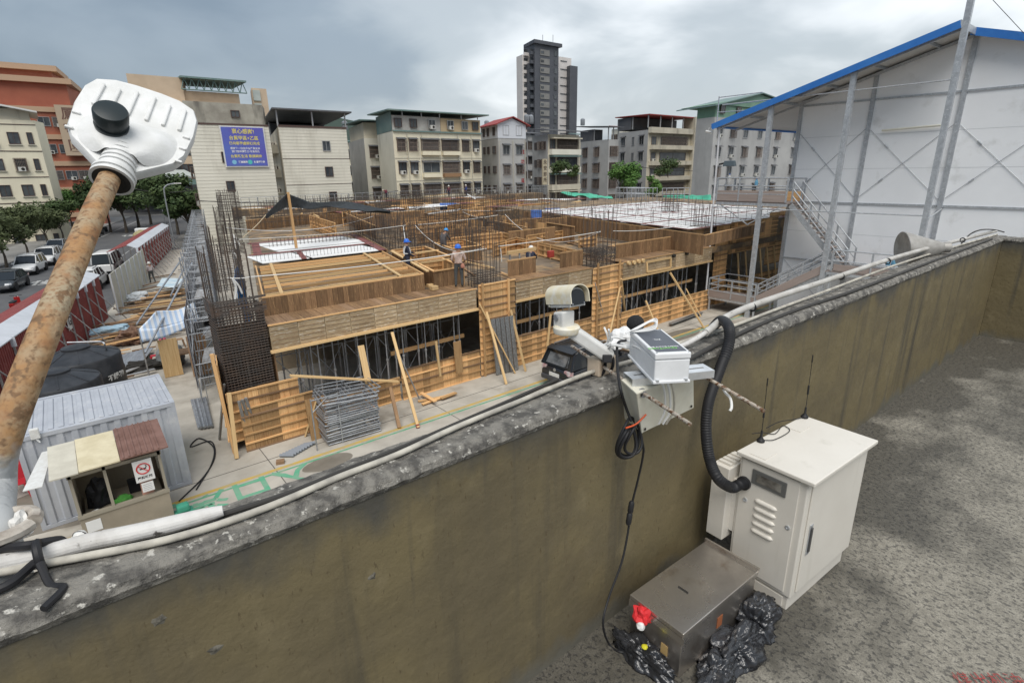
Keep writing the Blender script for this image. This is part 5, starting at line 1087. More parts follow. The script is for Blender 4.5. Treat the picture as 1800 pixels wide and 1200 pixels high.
for x in (XF, XW - .3):
    for y in (14.5, 17.3, 8, 10.8): MB().bar((x, y, 0), (x, y, .84 if y > 12 else 3.0), .08, .08).build('support_post', galvp, st)
# floodlight, bottles and box on the landing
c = at(1281, 287, X=XF - .2); f = thing('floodlight', 'dark box floodlight clamped to the downpipe of the shed', 'floodlight', c); m = MB()
m.hexa([c + V(q) for q in ((-.12, -.42, -.16), (.12, -.42, -.16), (.12, .30, -.16), (-.12, .30, -.16), (-.1, -.34, .13), (.1, -.34, .13), (.1, .22, .13), (-.1, .22, .13))]); m.build('lamp_box', mat('floodlight_grey', (.10, .13, .15), rough=.5), f, bevel=.02); MB().tube([c + V((0, .3, 0)), c + V((.1, .62, -.05))], .05, 10).build('clamp_arm', blackr, f, smooth=True)
c = at(1245, 232, X=XF - .1); f = thing('cctv_camera', 'small white camera under the blue eave corner', 'camera', c); MB().tube([c + V((0, -.25, -.05)), c + V((0, .15, .04))], .06, 10).build('body', paintw, f, smooth=True); MB().tube([c + V((0, .05, .02)), c + V((0, -.05, .22))], .02, 6).build('bracket', paintw, f)
def bottle(px, py, lab, m_, h=.4, r=.13, X=XF + .6):
    c = at(px, py, X=X); f = thing('water_bottle', lab, 'bottle', c); MB().lathe([(r * .9, 0), (r, .03), (r, h * .7), (r * .45, h * .88), (r * .4, h)], 14, c).build('bottle_body', m_, f, smooth=True); MB().lathe([(r * .42, h), (r * .42, h + .06)], 12, c).build('cap', tarpb, f)
jug = mat('jug_blue', (.16, .42, .62), (.24, .52, .70), sc=8, world_co=True, rough=.2)
bottle(1571, 468, 'blue water bottle on the middle landing beside the horn speaker', jug); bottle(1560, 469, 'second blue water bottle left of the other on the middle landing', jug, .3, .1)
bottle(1281, 325, 'white bottle with blue top on the upper landing', paintw, .55, .12); bottle(1329, 327, 'small blue spray bottle on the upper landing by the post', jug, .35, .09)
# horn speaker behind the parapet
c = at(1586, 440, Y=1.50); ax = (CR * .93 - CF * .22 + CU * .04).normalized(); f = thing('horn_speaker', 'grey bell shaped horn speaker behind the parapet pipe', 'speaker', c - UP * .2)
hm = mat('horn_grey', (.40, .385, .36), (.30, .285, .26), sc=14, world_co=True, rough=.55, metal=.25)
MB().lathe([(.150, 0), (.156, -.004), (.160, 0), (.150, .03), (.115, .12), (.075, .22), (.045, .30), (.03, .31), (.001, .312)], 36, c, ax).build('bell', hm, f, smooth=True); MB().lathe([(.148, .004), (.11, .10), (.05, .2), (.001, .21)], 36, c - ax * .001, ax).build('inner_horn', mat('horn_inner', (.33, .315, .30), rough=.6), f, smooth=True)
MB().lathe([(.04, 0), (.045, .02), (.045, .06), (.03, .07)], 20, c + ax * .29, ax).build('driver', hm, f, smooth=True); MB().tube([c + ax * .25, c + ax * .25 - UP * .22], .014, 8).build('stand', galvp, f)
# ================================================================== painted marks and joints on the site ground
yline, gline = mat('line_yellow', (.56, .37, .07), (.42, .33, .16), sc=3, world_co=True, rough=.7), mat('line_green', (.08, .34, .19), (.22, .33, .23), sc=4, world_co=True, rough=.7)
mk = MB().box(-3, 15.33, .001, 34, 15.47, .005).build('painted_line', yline); tag(mk, 'worn yellow line painted on the ground along the formwork', 'line marking')
mk = MB().box(-3, 15.16, .001, 34, 15.24, .005).build('painted_line', gline); tag(mk, 'thin green line painted beside the yellow line', 'line marking')
w = at(392, 886, Z=.006); gt_ = text('painted_writing', '入口淨空', 1.05, mat('paint_green_text', (.10, .36, .22), (.20, .36, .25), sc=3, world_co=True, rough=.7), None, at(402, 868, Z=.001), (-1, .05, 0), (-.05, -1, 0), .03, .005, spacing=1.15); tag(gt_, 'green painted characters upside down on the ground behind the parapet', 'writing')
jm = mat('joint_dark', (.10, .095, .085), rough=.9)
for k, y in enumerate((16.15, 14.1)): tag(MB().box(-3, y, .0012, 34, y + .03, .0035).build('ground_joint', jm), ('dark expansion joint in the ground between form and yellow line', 'dark expansion joint in the ground outside the green line')[k], 'joint')
for k, x in enumerate((3.4, 9.4, 21.8, 27.2)): tag(MB().box(x, 13.2, .0014, x + .025, 17.3, .0038).build('ground_joint', jm), 'cross joint in the ground %s' % ('near the corner form', 'near the scaffold stack', 'near the second column form', 'near the stair tower')[k], 'joint')
def patch(name, c, rx, ry, m, lab, z=.004, n=26, sd=1):
    vs = [V((c.x, c.y, z))]
    for i in range(n): a = 6.283 * i / n; k = 1 + .3 * noise.noise(V((math.cos(a) * 1.2 + sd, math.sin(a) * 1.2, sd))); vs.append(V((c.x + rx * k * math.cos(a), c.y + ry * k * math.sin(a), z)))
    tag(MB().add(vs, [(0, 1 + i, 1 + (i + 1) % n) for i in range(n)]).build(name, m), lab, 'stain')
wetm = mat('wet_stain', (.17, .15, .12), (.22, .195, .16), sc=1.4, world_co=True, rough=.5)
patch('damp_patch', at(578, 812, Z=0), .75, .42, wetm, 'brown damp patch on the ground below the yellow line'); patch('damp_patch', at(1185, 592, Z=0), 2.4, .55, wetm, 'long damp patch on the ground by the right bay', sd=4); patch('damp_patch', at(110, 880, Z=0), 1.4, 1.5, wetm, 'dirty damp patch between lamp pole and grey container', sd=7)
# ================================================================== stacked scaffold frames and small things along the formwork
def frame_stack():
    r = thing('scaffold_frame_stack', 'stack of silver scaffold frames standing on edge beside the yellow line', 'scaffold frames', at(640, 765, Z=0))
    o, ex = at(592, 772, Z=0), V((1, 0, 0)); m = None
    proto = MB()
    def rr(x0, x1, y0, z0, z1, rad=.02): proto.tube([(x0, y0, z0), (x0, y0, z1)], rad, 6); 
    # lying frame: outer U, inner rounded U, rungs (in its own plane x-y)
    W, L = 1.75, 1.25
    proto.tube([(0, 0, 0), (W, 0, 0)], .021, 6); proto.tube([(0, L, 0), (W, L, 0)], .021, 6); proto.tube([(0, 0, 0), (0, L, 0)], .021, 6); proto.tube([(W, 0, 0), (W, L, 0)], .021, 6)
    proto.tube(smooth_path([(W * .25, 0, .0), (W * .27, L * .22, 0), (W * .36, L * .26, 0), (W * .64, L * .26, 0), (W * .73, L * .22, 0), (W * .75, 0, 0)], 4), .018, 6); proto.tube([(W * .5, L * .26, 0), (W * .5, L, 0)], .016, 6)
    me = proto.mesh('frame', steel, True)
    for k in range(20):
        M = Matrix.Translation(V((5.15 + random.uniform(-.05, .05), 15.75 + random.uniform(-.04, .05), .05 + k * .068))) @ Matrix.Rotation(random.uniform(-.02, .02) - .06, 4, 'Z') @ Matrix.Rotation(random.uniform(-.008, .008), 4, 'Y'); link(bpy.data.objects.new('frame', me), r, M)
    for k in range(3): M = Matrix.Translation(V((5.1 + .1 * k, 15.7, 1.46 + k * .10))) @ Matrix.Rotation(.05 * (k - 1) - .08, 4, 'Z') @ Matrix.Rotation(.05, 4, 'Y'); link(bpy.data.objects.new('frame', me), r, M)
frame_stack()
r = thing('plank_bundle', 'upright bundle of brown boards left of the scaffold frames', 'planks', at(565, 770, Z=0))
for k in range(6): q = at(556 + k * 3.5, 772 - k * 1.2, Z=0); piece('board', q, q + V((.03, .25, 1.35)), .30, .05, woodr if k % 2 else wood, r)
brace(at(537, 766, Z=.02), at(556, 705, Y=16.6), 'short timber offcut leaning left of the board bundle', .10, .05); brace(at(702, 752, Z=.02), at(686, 680, Y=16.5), 'dark brown timber standing right of the scaffold frames', .12, .09, woodd)
r = thing('access_frame', 'single thin scaffold frame standing in front of the scaffold stack', 'scaffold frame', at(555, 790, Z=0)); a, b2 = at(558, 792, Z=0), at(603, 778, Z=0)
for p_ in (a, b2): MB().tube([p_, p_ + UP * 1.75], .022, 7).build('standard', steel, r)
MB().tube([a + UP * 1.7, b2 + UP * 1.7], .02, 7).build('head_bar', steel, r); MB().tube([a + UP * 1.3, b2 + UP * 1.68 - (b2 - a) * .4], .016, 6).build('brace_bar', steel, r)
def jerrycan():
    c = at(497, 766, Z=0); r = thing('jerry_can', 'green plastic jerry can on the ground before the corner panel', 'jerry can', c); m = mat('plastic_green', (.03, .20, .11), rough=.4)
    MB().box(c.x - .19, c.y - .13, 0, c.x + .19, c.y + .13, .27).build('tank', m, r, bevel=.05); MB().tube(smooth_path([c + V((-.1, 0, .26)), c + V((-.08, 0, .35)), c + V((.07, 0, .35)), c + V((.1, 0, .26))], 4), .02, 6).build('handle', m, r); MB().lathe([(.04, 0), (.04, .05)], 10, c + V((.14, 0, .27))).build('cap', blackr, r)
jerrycan()
r = thing('pipe_offcuts', 'row of short grey pipe offcuts lying on the ground', 'pipes', at(512, 795, Z=0)); pvc = mat('pvc_grey', (.23, .25, .28), rough=.5)
for k in range(9): q = at(492 + k * 5.2, 800 - k * 2.4, Z=.06); MB().tube([q, q + V((.33, -.28 + .02 * k, 0))], .05, 10).build('pipe', pvc, r, smooth=True)
q = at(486, 815, Z=0); r = thing('brick_bundle', 'short brown wooden block on the ground by the joint', 'block', q); piece('block', q + UP * .05, at(500, 810, Z=.05), .18, .10, woodr, r)
for k, (x0, y0, x1, y1) in enumerate(((735, 705, 790, 695), (742, 710, 800, 690), (775, 700, 802, 690), (700, 668, 790, 660), (740, 690, 765, 705))):
    tag(piece('loose_plank', at(x0, y0, Z=.05 + .03 * k), at(x1, y1, Z=.06 + .03 * k), .14, .04, wood, None), ('leftmost', 'longest', 'short', 'rearmost', 'lowest')[k] + ' loose plank in the pile before the low wall', 'plank')
r = thing('pipe_bundle', 'bundle of silver steel tubes lying beside the grey container', 'tubes', at(355, 735, Z=0))
for k in range(8): MB().tube([at(350 + k * 3.2, 752 - k * .5, Z=.06 + .05 * (k % 2)), at(337 + k * 3.4, 703 - k * .6, Z=.06 + .05 * (k % 2))], .045, 8).build('tube', steel, r, smooth=True)
tag(MB().tube(smooth_path([at(345, 860, Z=.03), at(372, 815, Z=.03), at(375, 785, Z=.03), at(350, 770, Z=.03), at(335, 785, Z=.03), at(370, 775, Z=.03), at(378, 800, Z=.03), at(360, 835, Z=.03), at(315, 880, Z=.03)], 6), .02, 6).build('ground_cable', blackr, smooth=True), 'dark cable looping on the ground right of the container', 'cable')
# ================================================================== container, guard booth, tanks
def corr(m, p, q, z0, z1, pitch=.28, dep=.04):
    """corrugated sheet between two ground points"""
    p, q = V((p[0], p[1], 0)), V((q[0], q[1], 0)); L = (q - p).length; d = (q - p).normalized(); nn = V((d.y, -d.x, 0)); pts = []; n = max(1, int(L / pitch))
    for i in range(n): a = L * i / n; s = L / n; pts += [(a, 0), (a + s * .38, 0), (a + s * .5, dep), (a + s * .88, dep)]
    pts.append((L, 0)); vs = []
    for a, o in pts: c = p + d * a + nn * o; vs += [(c.x, c.y, z0), (c.x, c.y, z1)]
    m.add(vs, [(2 * i, 2 * i + 2, 2 * i + 3, 2 * i + 1) for i in range(len(pts) - 1)]); return m
contm = mat('container_grey', (.50, .52, .56), (.43, .45, .49), sc=1.2, world_co=True, rough=.5, metal=.15, c3=(.56, .57, .59), sc3=3, lo3=.55, hi3=.7)
def container():
    x0, x1, y0, y1, H = -1.86, 1.32, 16.25, 19.0, 2.5; r = thing('shipping_container', 'small grey corrugated steel container below the lamp pole', 'container', ((x0 + x1) / 2, (y0 + y1) / 2, 0))
    for p, q in (((x0, y0), (x1, y0)), ((x1, y0), (x1, y1)), ((x1, y1), (x0, y1)), ((x0, y1), (x0, y0))): corr(MB(), p, q, .12, H - .08).build('side_wall', contm, r)
    MB().box(x0 + .03, y0 + .06, H - .05, x1 - .03, y1 - .06, H - .02).build('roof_plate', contm, r)
    for k in range(15): x = x0 + .17 + k * .203; MB().box(x, y0 + .16, H - .02, x + .11, y1 - .16, H + .012).build('roof_rib', contm, r, bevel=.012)
    for x in (x0, x1):
        for y in (y0, y1): MB().box(x - .05, y - .05, .0, x + .05, y + .05, H + .015).build('corner_post', contm, r)
    for a, b in (((x0, y0), (x1, y0)), ((x1, y0), (x1, y1)), ((x1, y1), (x0, y1)), ((x0, y1), (x0, y0))):
        for z in (.06, H - .04): MB().bar((a[0], a[1], z), (b[0], b[1], z), .11, .10).build('frame_rail', contm, r)
    c = V((x0 + .35, y0 - .06, H + .02)); l = thing('wall_lamp', 'small white lamp on the front edge of the container roof', 'lamp', c); MB().box(c.x - .09, c.y - .08, c.z - .1, c.x + .09, c.y + .04, c.z + .16).build('lamp_body', paintw, l, bevel=.02); MB().tube([c + V((0, -.04, -.1)), c + V((.05, -.05, -.2))], .02, 6).build('cable_tail', whitec, l)
    g_ = thing('green_sheet', 'green net sheet leaning at the right side of the container', 'net', (x1 + .1, 18.6, 0)); MB().box(x1 + .07, 17.7, .05, x1 + .11, 19.2, 2.3).build('sheet', mat('net_green_dark', (.03, .16, .07), (.05, .22, .10), sc=5, world_co=True, rough=.8), g_)
container()
def booth():
    x0, x1, y0, y1, H = -1.05, .70, 14.35, 15.75, 2.05; r = thing('guard_booth', 'small wooden guard booth with patched board roof in front of the container', 'booth', ((x0 + x1) / 2, (y0 + y1) / 2, 0))
    bw = mat('booth_ply', (.33, .285, .215), (.26, .225, .17), sc=1.2, world_co=True, rough=.8)
    MB().box(x0, y0, 0, x1, y0 + .04, .98).build('front_wall', bw, r); MB().box(x0, y1 - .04, 0, x1, y1, H).build('back_wall', bw, r); MB().box(x0, y0 + .045, 0, x0 + .04, y1 - .045, H).build('side_wall', bw, r); MB().box(x1 - .04, y0 + .045, 0, x1, y1 - .045, 1.0).build('side_wall', bw, r)
    alu = mat('booth_frame', (.30, .27, .21), rough=.6)
    for x in (x0, x0 + .62, x1 - .06): MB().box(x, y0 - .02, .98, x + .06, y0 + .05, H).build('window_post', alu, r)
    for x in (x1 - .06,): MB().box(x, y1 - .1, 1.0, x + .06, y1 - .042, H).build('window_post', alu, r)
    MB().box(x0 - .02, y0 - .03, .94, x1 + .02, y0 + .06, 1.02).build('window_sill', alu, r); MB().box(x0 - .02, y0 - .02, H - .08, x1 + .02, y0 + .05, H).build('window_head', alu, r)
    gl = mat('booth_glass', (.60, .63, .62), rough=.1, alpha=.35); MB().box(x1 - .035, y0 + .1, .98, x1 - .02, y1 - .12, H - .05).build('side_pane', gl, r)
    MB().box(x0 + .1, y0 + .5, .75, x1 - .1, y1 - .1, .80).build('desk', bw, r); MB().box(x0 + .05, y0 + .05, .0, x1 - .05, y1 - .05, .03).build('floor', bw, r)
    MB().box(.18, y0 + .06, 1.02, .42, y0 + .2, 1.62).build('inner_panel', mat('panel_pink', (.45, .25, .19), rough=.8), r)
    # roof boards, each its own colour
    za, zb = H + .08, H + .24
    for k, (xa, xb, m) in enumerate(((x0 - .28, x0 + .22, mat('board_ivory', (.58, .55, .46), (.50, .47, .39), sc=3, world_co=True, rough=.7)), (x0 + .23, x0 + .98, mat('board_cream', (.64, .57, .40), (.55, .48, .32), sc=3, world_co=True, rough=.7)), (x0 + .99, x1 + .18, mat('sheet_brown', (.16, .085, .065), (.22, .125, .10), sc=3, world_co=True, rough=.6)))):
        dz = .02 * k; MB().hexa([(xa, y0 - .22, za + dz), (xb, y0 - .22, za + dz), (xb, y1 - .05, zb + dz), (xa, y1 - .05, zb + dz), (xa, y0 - .22, za + dz + .03), (xb, y0 - .22, za + dz + .03), (xb, y1 - .05, zb + dz + .03), (xa, y1 - .05, zb + dz + .03)]).build('roof_board', m, r)
    for k in range(7): x = x0 + 1.05 + k * .115; MB().bar((x, y0 - .21, za + .085), (x, y1 - .06, zb + .085), .03, .02).build('sheet_rib', bpy.data.materials['sheet_brown'], r)
    MB().hexa([(x0 - .72, y0 - .2, za - .06), (x0 - .4, y0 - .25, za - .05), (x0 - .2, y1, zb - .1), (x0 - .4, y1, zb - .1), (x0 - .72, y0 - .2, za - .04), (x0 - .4, y0 - .25, za - .03), (x0 - .2, y1, zb - .08), (x0 - .4, y1, zb - .08)]).build('roof_board', paintw, r)
    # papers
    pap = mat('paper_white', (.70, .70, .68), rough=.8); rd, bk = mat('sign_red', (.55, .03, .03), rough=.6), mat('sign_black', (.03, .03, .03), rough=.6)
    s1 = thing('warning_sign', 'white sign with a red no smoking ring in the booth window', 'sign', (.30, y0 - .05, 1.6)); MB().box(.12, y0 - .055, 1.42, .50, y0 - .045, 1.97).build('sheet', pap, s1)
    c = V((.31, y0 - .06, 1.75)); MB().tube(arc(c, .13, 0, 6.283, 28, (1, 0, 0), (0, 0, 1)), .014, 6).build('ring', rd, s1); MB().bar(c + V((-.09, -.004, .09)), c + V((.09, -.004, -.09)), .012, .028, (0, 1, 0)).build('slash', rd, s1); MB().box(c.x - .07, c.y - .002, c.z - .015, c.x + .06, c.y + .003, c.z + .012).build('cigarette', bk, s1); MB().tube(smooth_path([c + V((.05, 0, .02)), c + V((.07, 0, .05)), c + V((.05, 0, .08))], 4), .008, 5).build('smoke', bk, s1)
    text('lettering', '嚴禁吸菸', .075, bk, s1, V((.31, y0 - .055, 1.52)), (1, 0, 0), (0, 0, 1), .002, .003)
    s2 = thing('notice_sheet', 'plain white notice sheet under the no smoking sign', 'notice', (.33, y0 - .05, 1.2)); MB().box(.20, y0 - .058, 1.14, .44, y0 - .050, 1.38).build('sheet', pap, s2)
    for k in range(4): MB().box(.23, y0 - .0595, 1.19 + k * .045, .40, y0 - .0585, 1.20 + k * .045).build('print_line', mat('ink_pale', (.35, .35, .36), rough=.8) if k == 0 else bpy.data.materials['ink_pale'], s2)
    s3 = thing('notice_sheet', 'square white sheet stuck low on the left of the booth front', 'notice', (x0 + .2, y0 - .02, .6)); MB().box(x0 + .08, y0 - .012, .55, x0 + .36, y0 - .004, .83).build('sheet', pap, s3)
    # things inside
    tag(crumple('green_bag', V((x0 + .85, y0 + .5, .82)), .16, .12, .10, mat('cloth_green', (.10, .38, .07), rough=.8), 4, 3, .4), 'bright green bag on the booth desk', 'bag'); tag(crumple('black_jacket', V((x0 + .42, y0 + .7, .82)), .25, .2, .5, blackr, 6, 3, .4), 'black jacket hung on a chair inside the booth', 'jacket')
    tag(MB().box(x0 + 1.0, y0 + .75, .81, x0 + 1.4, y0 + .82, 1.2).build('monitor', blackr, bevel=.02), 'black monitor on the booth desk', 'monitor'); tag(crumple('white_bag', V((x0 + .3, y0 + .25, .82)), .12, .1, .08, pap, 8, 3, .4), 'small white bag at the left of the booth desk', 'bag')
booth()
def tank(px, py, zt, rr, lab):
    c = at(px, py, Z=zt); c.z = 0; tm = mat('tank_black', (.028, .030, .034), (.045, .047, .052), sc=3, world_co=True, rough=.45); r = thing('water_tank', lab, 'water tank', c)
    MB().lathe([(rr * .97, 0), (rr, .05), (rr, zt * .25), (rr * 1.015, zt * .27), (rr * 1.015, zt * .30), (rr, zt * .32), (rr, zt * .55), (rr * 1.015, zt * .57), (rr * 1.015, zt * .60), (rr, zt * .62), (rr, zt * .84), (rr * .97, zt * .87), (rr * .30, zt)], 48, c).build('tank_body', tm, r, smooth=True)
    MB().lathe([(rr * .34, 0), (rr * .34, .10), (rr * .30, .13), (.01, .14)], 30, c + UP * (zt - .05)).build('lid', tm, r, smooth=True)
    for k in range(8): a = k * .785; MB().bar(c + V((rr * .36 * math.cos(a), rr * .36 * math.sin(a), zt - .03)), c + V((rr * .95 * math.cos(a), rr * .95 * math.sin(a), zt * .875)), .05, .03).build('lid_rib', tm, r)
    text('lettering', '不銹鋼', .24, paintw, r, c + V((.72 * rr, -.72 * rr, zt * .55)), (.707, .707, 0), (0, 0, 1), .01, .03)
tank(133, 612, 2.35, 1.30, 'larger black plastic water tank behind the container'); tank(98, 654, 2.25, 1.15, 'nearer black plastic water tank partly behind the lamp pole')
# ================================================================== tent, timber piles and yard clutter
stripe = bpy.data.materials.new('tarp_striped'); stripe.use_nodes = True
def stripe_nodes():
    n, L = stripe.node_tree.nodes, stripe.node_tree.links; b = n['Principled BSDF']; b.inputs['Roughness'].default_value = .6; tc = n.new('ShaderNodeNewGeometry'); w = n.new('ShaderNodeTexWave'); w.bands_direction = 'X'; w.inputs['Scale'].default_value = 1.5; w.inputs['Distortion'].default_value = .3; L.new(tc.outputs['Position'], w.inputs['Vector'])
    r = n.new('ShaderNodeValToRGB'); r.color_ramp.elements[0].position = .42; r.color_ramp.elements[0].color = (.70, .73, .76, 1); r.color_ramp.elements[1].position = .56; r.color_ramp.elements[1].color = (.42, .55, .74, 1); L.new(w.outputs[0], r.inputs[0]); L.new(r.outputs[0], b.inputs['Base Color'])
stripe_nodes()
Tq = [at(243, 578, Z=2.35), at(347, 553, Z=2.45), at(341, 528, Z=3.0), at(274, 547, Z=2.9)]
t = thing('canopy_tent', 'blue and white striped tarpaulin shelter over a work table', 'tent', (Tq[0] + Tq[1]) / 2 * 1); a, b2, c2, d2 = Tq
def tf(s, q): p = a.lerp(b2, s).lerp(d2.lerp(c2, s), q); return p + UP * (noise.noise(p * 1.1) * .12 - .15 * math.sin(math.pi * s))
MB().grid(tf, 20, 12).build('tarp_roof', stripe, t, smooth=True, solid=.01)
def tf2(s, q): p = a.lerp(b2, s); return V((p.x, p.y, p.z - .15 * math.sin(math.pi * s))) + V((.02, -.12 * q, -.55 * q * (1 - .6 * s))) + UP * .05 * noise.noise(p * 3)
MB().grid(tf2, 20, 4).build('tarp_valance', stripe, t, smooth=True, solid=.01)
for p in Tq: MB().tube([(p.x, p.y, 0), p], .03, 6).build('pole', steelp, t)
q = (a + b2) / 2; piece('side_sheet', V((a.x + .9, a.y + .1, .02)), V((a.x + .9, a.y + .1, 1.7)), .03, .7, woodp, t, (1, 0, 0))
piece('back_sheet', V((b2.x - .3, b2.y - .3, .7)), V((b2.x + .1, b2.y + 1.2, .7)), .03, 1.3, woodr, t)
tb = thing('work_table', 'dark cluttered work table under the striped shelter', 'table', q); MB().box(q.x - .5, q.y + .4, .72, q.x + 1.1, q.y + 1.3, .78).build('table_top', woodr, tb)
for dx in (-.45, 1.05):
    for dy in (.45, 1.25): MB().box(q.x + dx - .03, q.y + dy - .03, 0, q.x + dx + .03, q.y + dy + .03, .719).build('leg', woodr, tb)
def stool(c, m, lab, h=.45, w=.30, name='stool', back=False):
    r = thing(name, lab, 'stool' if not back else 'chair', c); c = V(c); MB().hexa([c + V(p) for p in ((-w / 2, -w / 2, h - .04), (w / 2, -w / 2, h - .04), (w / 2, w / 2, h - .04), (-w / 2, w / 2, h - .04), (-w / 2, -w / 2, h), (w / 2, -w / 2, h), (w / 2, w / 2, h), (-w / 2, w / 2, h))]).build('seat', m, r, bevel=.02)
    for sx_ in (-1, 1):
        for sy in (-1, 1): MB().bar(c + V((sx_ * w * .62, sy * w * .62, 0)), c + V((sx_ * w * .45, sy * w * .45, h - .03)), .045, .045).build('leg', m, r)
    if back: MB().hexa([c + V(p) for p in ((-w / 2, w / 2 - .03, h), (w / 2, w / 2 - .03, h), (w / 2, w / 2, h), (-w / 2, w / 2, h), (-w / 2, w / 2 + .06, h + .4), (w / 2, w / 2 + .06, h + .4), (w / 2, w / 2 + .09, h + .4), (-w / 2, w / 2 + .09, h + .4))]).build('backrest', m, r, bevel=.02)
redpl = mat('plastic_red', (.40, .02, .03), rough=.4)
stool(at(275, 640, Z=0), redpl, 'red plastic stool beside the striped shelter'); stool(at(318, 610, Z=0), woodr, 'small wooden stool under the striped shelter', .45); stool(at(36, 872, Z=0), redpl, 'red plastic chair left of the grey container', .45, .42, 'plastic_chair', True); stool(at(40, 855, Z=0), redpl, 'second red plastic chair behind the first beside the container', .5, .42, 'plastic_chair', True)
tag(crumple('pink_helmet', at(286, 598, Z=1.1), .15, .15, .13, mat('helmet_pink', (.55, .10, .16), rough=.4), 3, 3, .05), 'pink safety helmet hung on the shelter post', 'helmet')
greyt = mat('tarp_grey', (.25, .27, .27), (.18, .19, .19), sc=3, world_co=True, rough=.7); tag(crumple('covered_heap', at(303, 640, Z=0), .55, .5, .75, greyt, 12, 3, .25, 1.6), 'grey tarpaulin covered heap beside the red stool', 'heap'); tag(crumple('cement_bags', at(292, 628, Z=0), .3, .3, .85, mat('bag_beige', (.45, .40, .33), rough=.8), 14, 3, .25, 1.6), 'beige bags piled behind the grey covered heap', 'bags')
scrapm = mat('scrap_brown', (.10, .06, .045), (.20, .12, .08), sc=5, world_co=True, rough=.9); tag(crumple('scrap_heap', at(237, 602, Z=0), .75, .65, .55, scrapm, 15, 4, .6, 3.4), 'brown heap of rusty scrap beside the shelter', 'scrap heap'); tag(crumple('scrap_heap', at(255, 650, Z=0), .8, .45, .3, darkm, 16, 4, .6, 3.4), 'dark scrap heap behind the container', 'scrap heap')
bluet = mat('tarp_pale_blue', (.26, .40, .50), (.36, .48, .56), sc=3, world_co=True, rough=.6); tag(crumple('crumpled_tarp', at(195, 585, Z=.3), .9, .35, .3, bluet, 17, 4, .5, 2.6), 'crumpled pale blue tarpaulin by the red hoarding', 'tarpaulin'); tag(crumple('crumpled_tarp', at(240, 528, Z=.2), .7, .5, .4, mat('tarp_white', (.55, .58, .60), rough=.6), 18, 4, .5, 2.6), 'crumpled white tarpaulin beside the cream fence', 'tarpaulin')
r = thing('corrugated_sheets', 'loose grey corrugated sheets lying behind the container', 'sheets', at(230, 640, Z=0))
for k in range(6): piece('sheet', at(203 + k * 8, 650 - k * 3, Z=.08 + .03 * k), at(222 + k * 8, 622 - k * 2, Z=.1 + .03 * k), .38, .03, steel, r)
PL, PG = 'long brown plank in the big timber pile behind the shelter', 'planks in the big timber pile'
for k in range(60):
    y = random.uniform(33, 47); c = S(-1.9 + random.uniform(-.8, .8), y - 17.5, .06 + random.random() * .45); a_ = random.gauss(0, .10); L_ = random.uniform(2.2, 4.2); d_ = V((math.cos(a_), math.sin(a_), random.uniform(-.02, .02)))
    tag(piece('loose_plank', c - d_ * L_ / 2, c + d_ * L_ / 2, random.uniform(.10, .22), .05, random.choice((woodr, woodr, woodp, woodr, wood, woodg)), None), PL, 'plank', PG)
PL2, PG2 = 'scattered board in the littered yard by the hoarding', 'scattered boards in the yard'
for k in range(46):
    y = random.uniform(24, 58); c = S(-2.6 + random.uniform(-1.2, 1.6), y - 17.5, .05 + random.random() * .2); a_ = random.uniform(-.9, .9); L_ = random.uniform(1, 2.6); d_ = V((math.cos(a_), math.sin(a_), random.uniform(-.05, .08)))
    tag(piece('board', c - d_ * L_ / 2, c + d_ * L_ / 2, random.uniform(.08, .3), .05, random.choice((woodr, wood, woodd, steelp)), None), PL2, 'board', PG2)
tq = [at(275, 503, Z=.95), at(308, 505, Z=.95), at(325, 489, Z=.95), at(285, 489, Z=.95)]; tarp(tq, mat('sheet_white_blue', (.60, .66, .68), (.40, .52, .60), sc=1.2, world_co=True, rough=.6), 'white sheet spread over a trestle behind the timber pile', 9, .05)
c = at(366, 575, Z=.3); tag(MB().lathe([(.30, 0), (.42, .30), (.44, .32), (.40, .32), (.28, .04)], 24, c, (.5, -.6, .6)).build('black_tub', blackr, smooth=True), 'round black plastic tub leaning at the scaffold foot', 'tub')
c = at(128, 625, Z=0)
pipefr = thing('pipe_barrier', 'bent white pipe frame standing beside the water tanks', 'barrier', at(180, 640, Z=0)); P = [at(110, 612, Z=1.1), at(175, 600, Z=1.2)]
MB().tube([at(118, 602, Z=2.6), at(178, 600, Z=2.5)], .03, 6).build('top_pipe', steel, pipefr); MB().tube(smooth_path([at(178, 600, Z=2.5), at(186, 610, Z=2.3), at(204, 670, Z=.1)], 4), .03, 6).build('leg_pipe', steel, pipefr)
# green utility box at the parapet foot and green drum
c = at(322, 893, Z=.35); gb = thing('green_bollard', 'green plastic barrier foot beside the painted characters', 'bollard', V((c.x, c.y, 0))); gm_ = mat('plastic_green_teal', (.05, .27, .18), rough=.5)
MB().box(c.x - .22, c.y - .2, 0, c.x + .22, c.y + .2, .28).build('foot', gm_, gb, bevel=.05); MB().box(c.x - .14, c.y - .12, .28, c.x + .14, c.y + .12, .48).build('body', gm_, gb, bevel=.05)
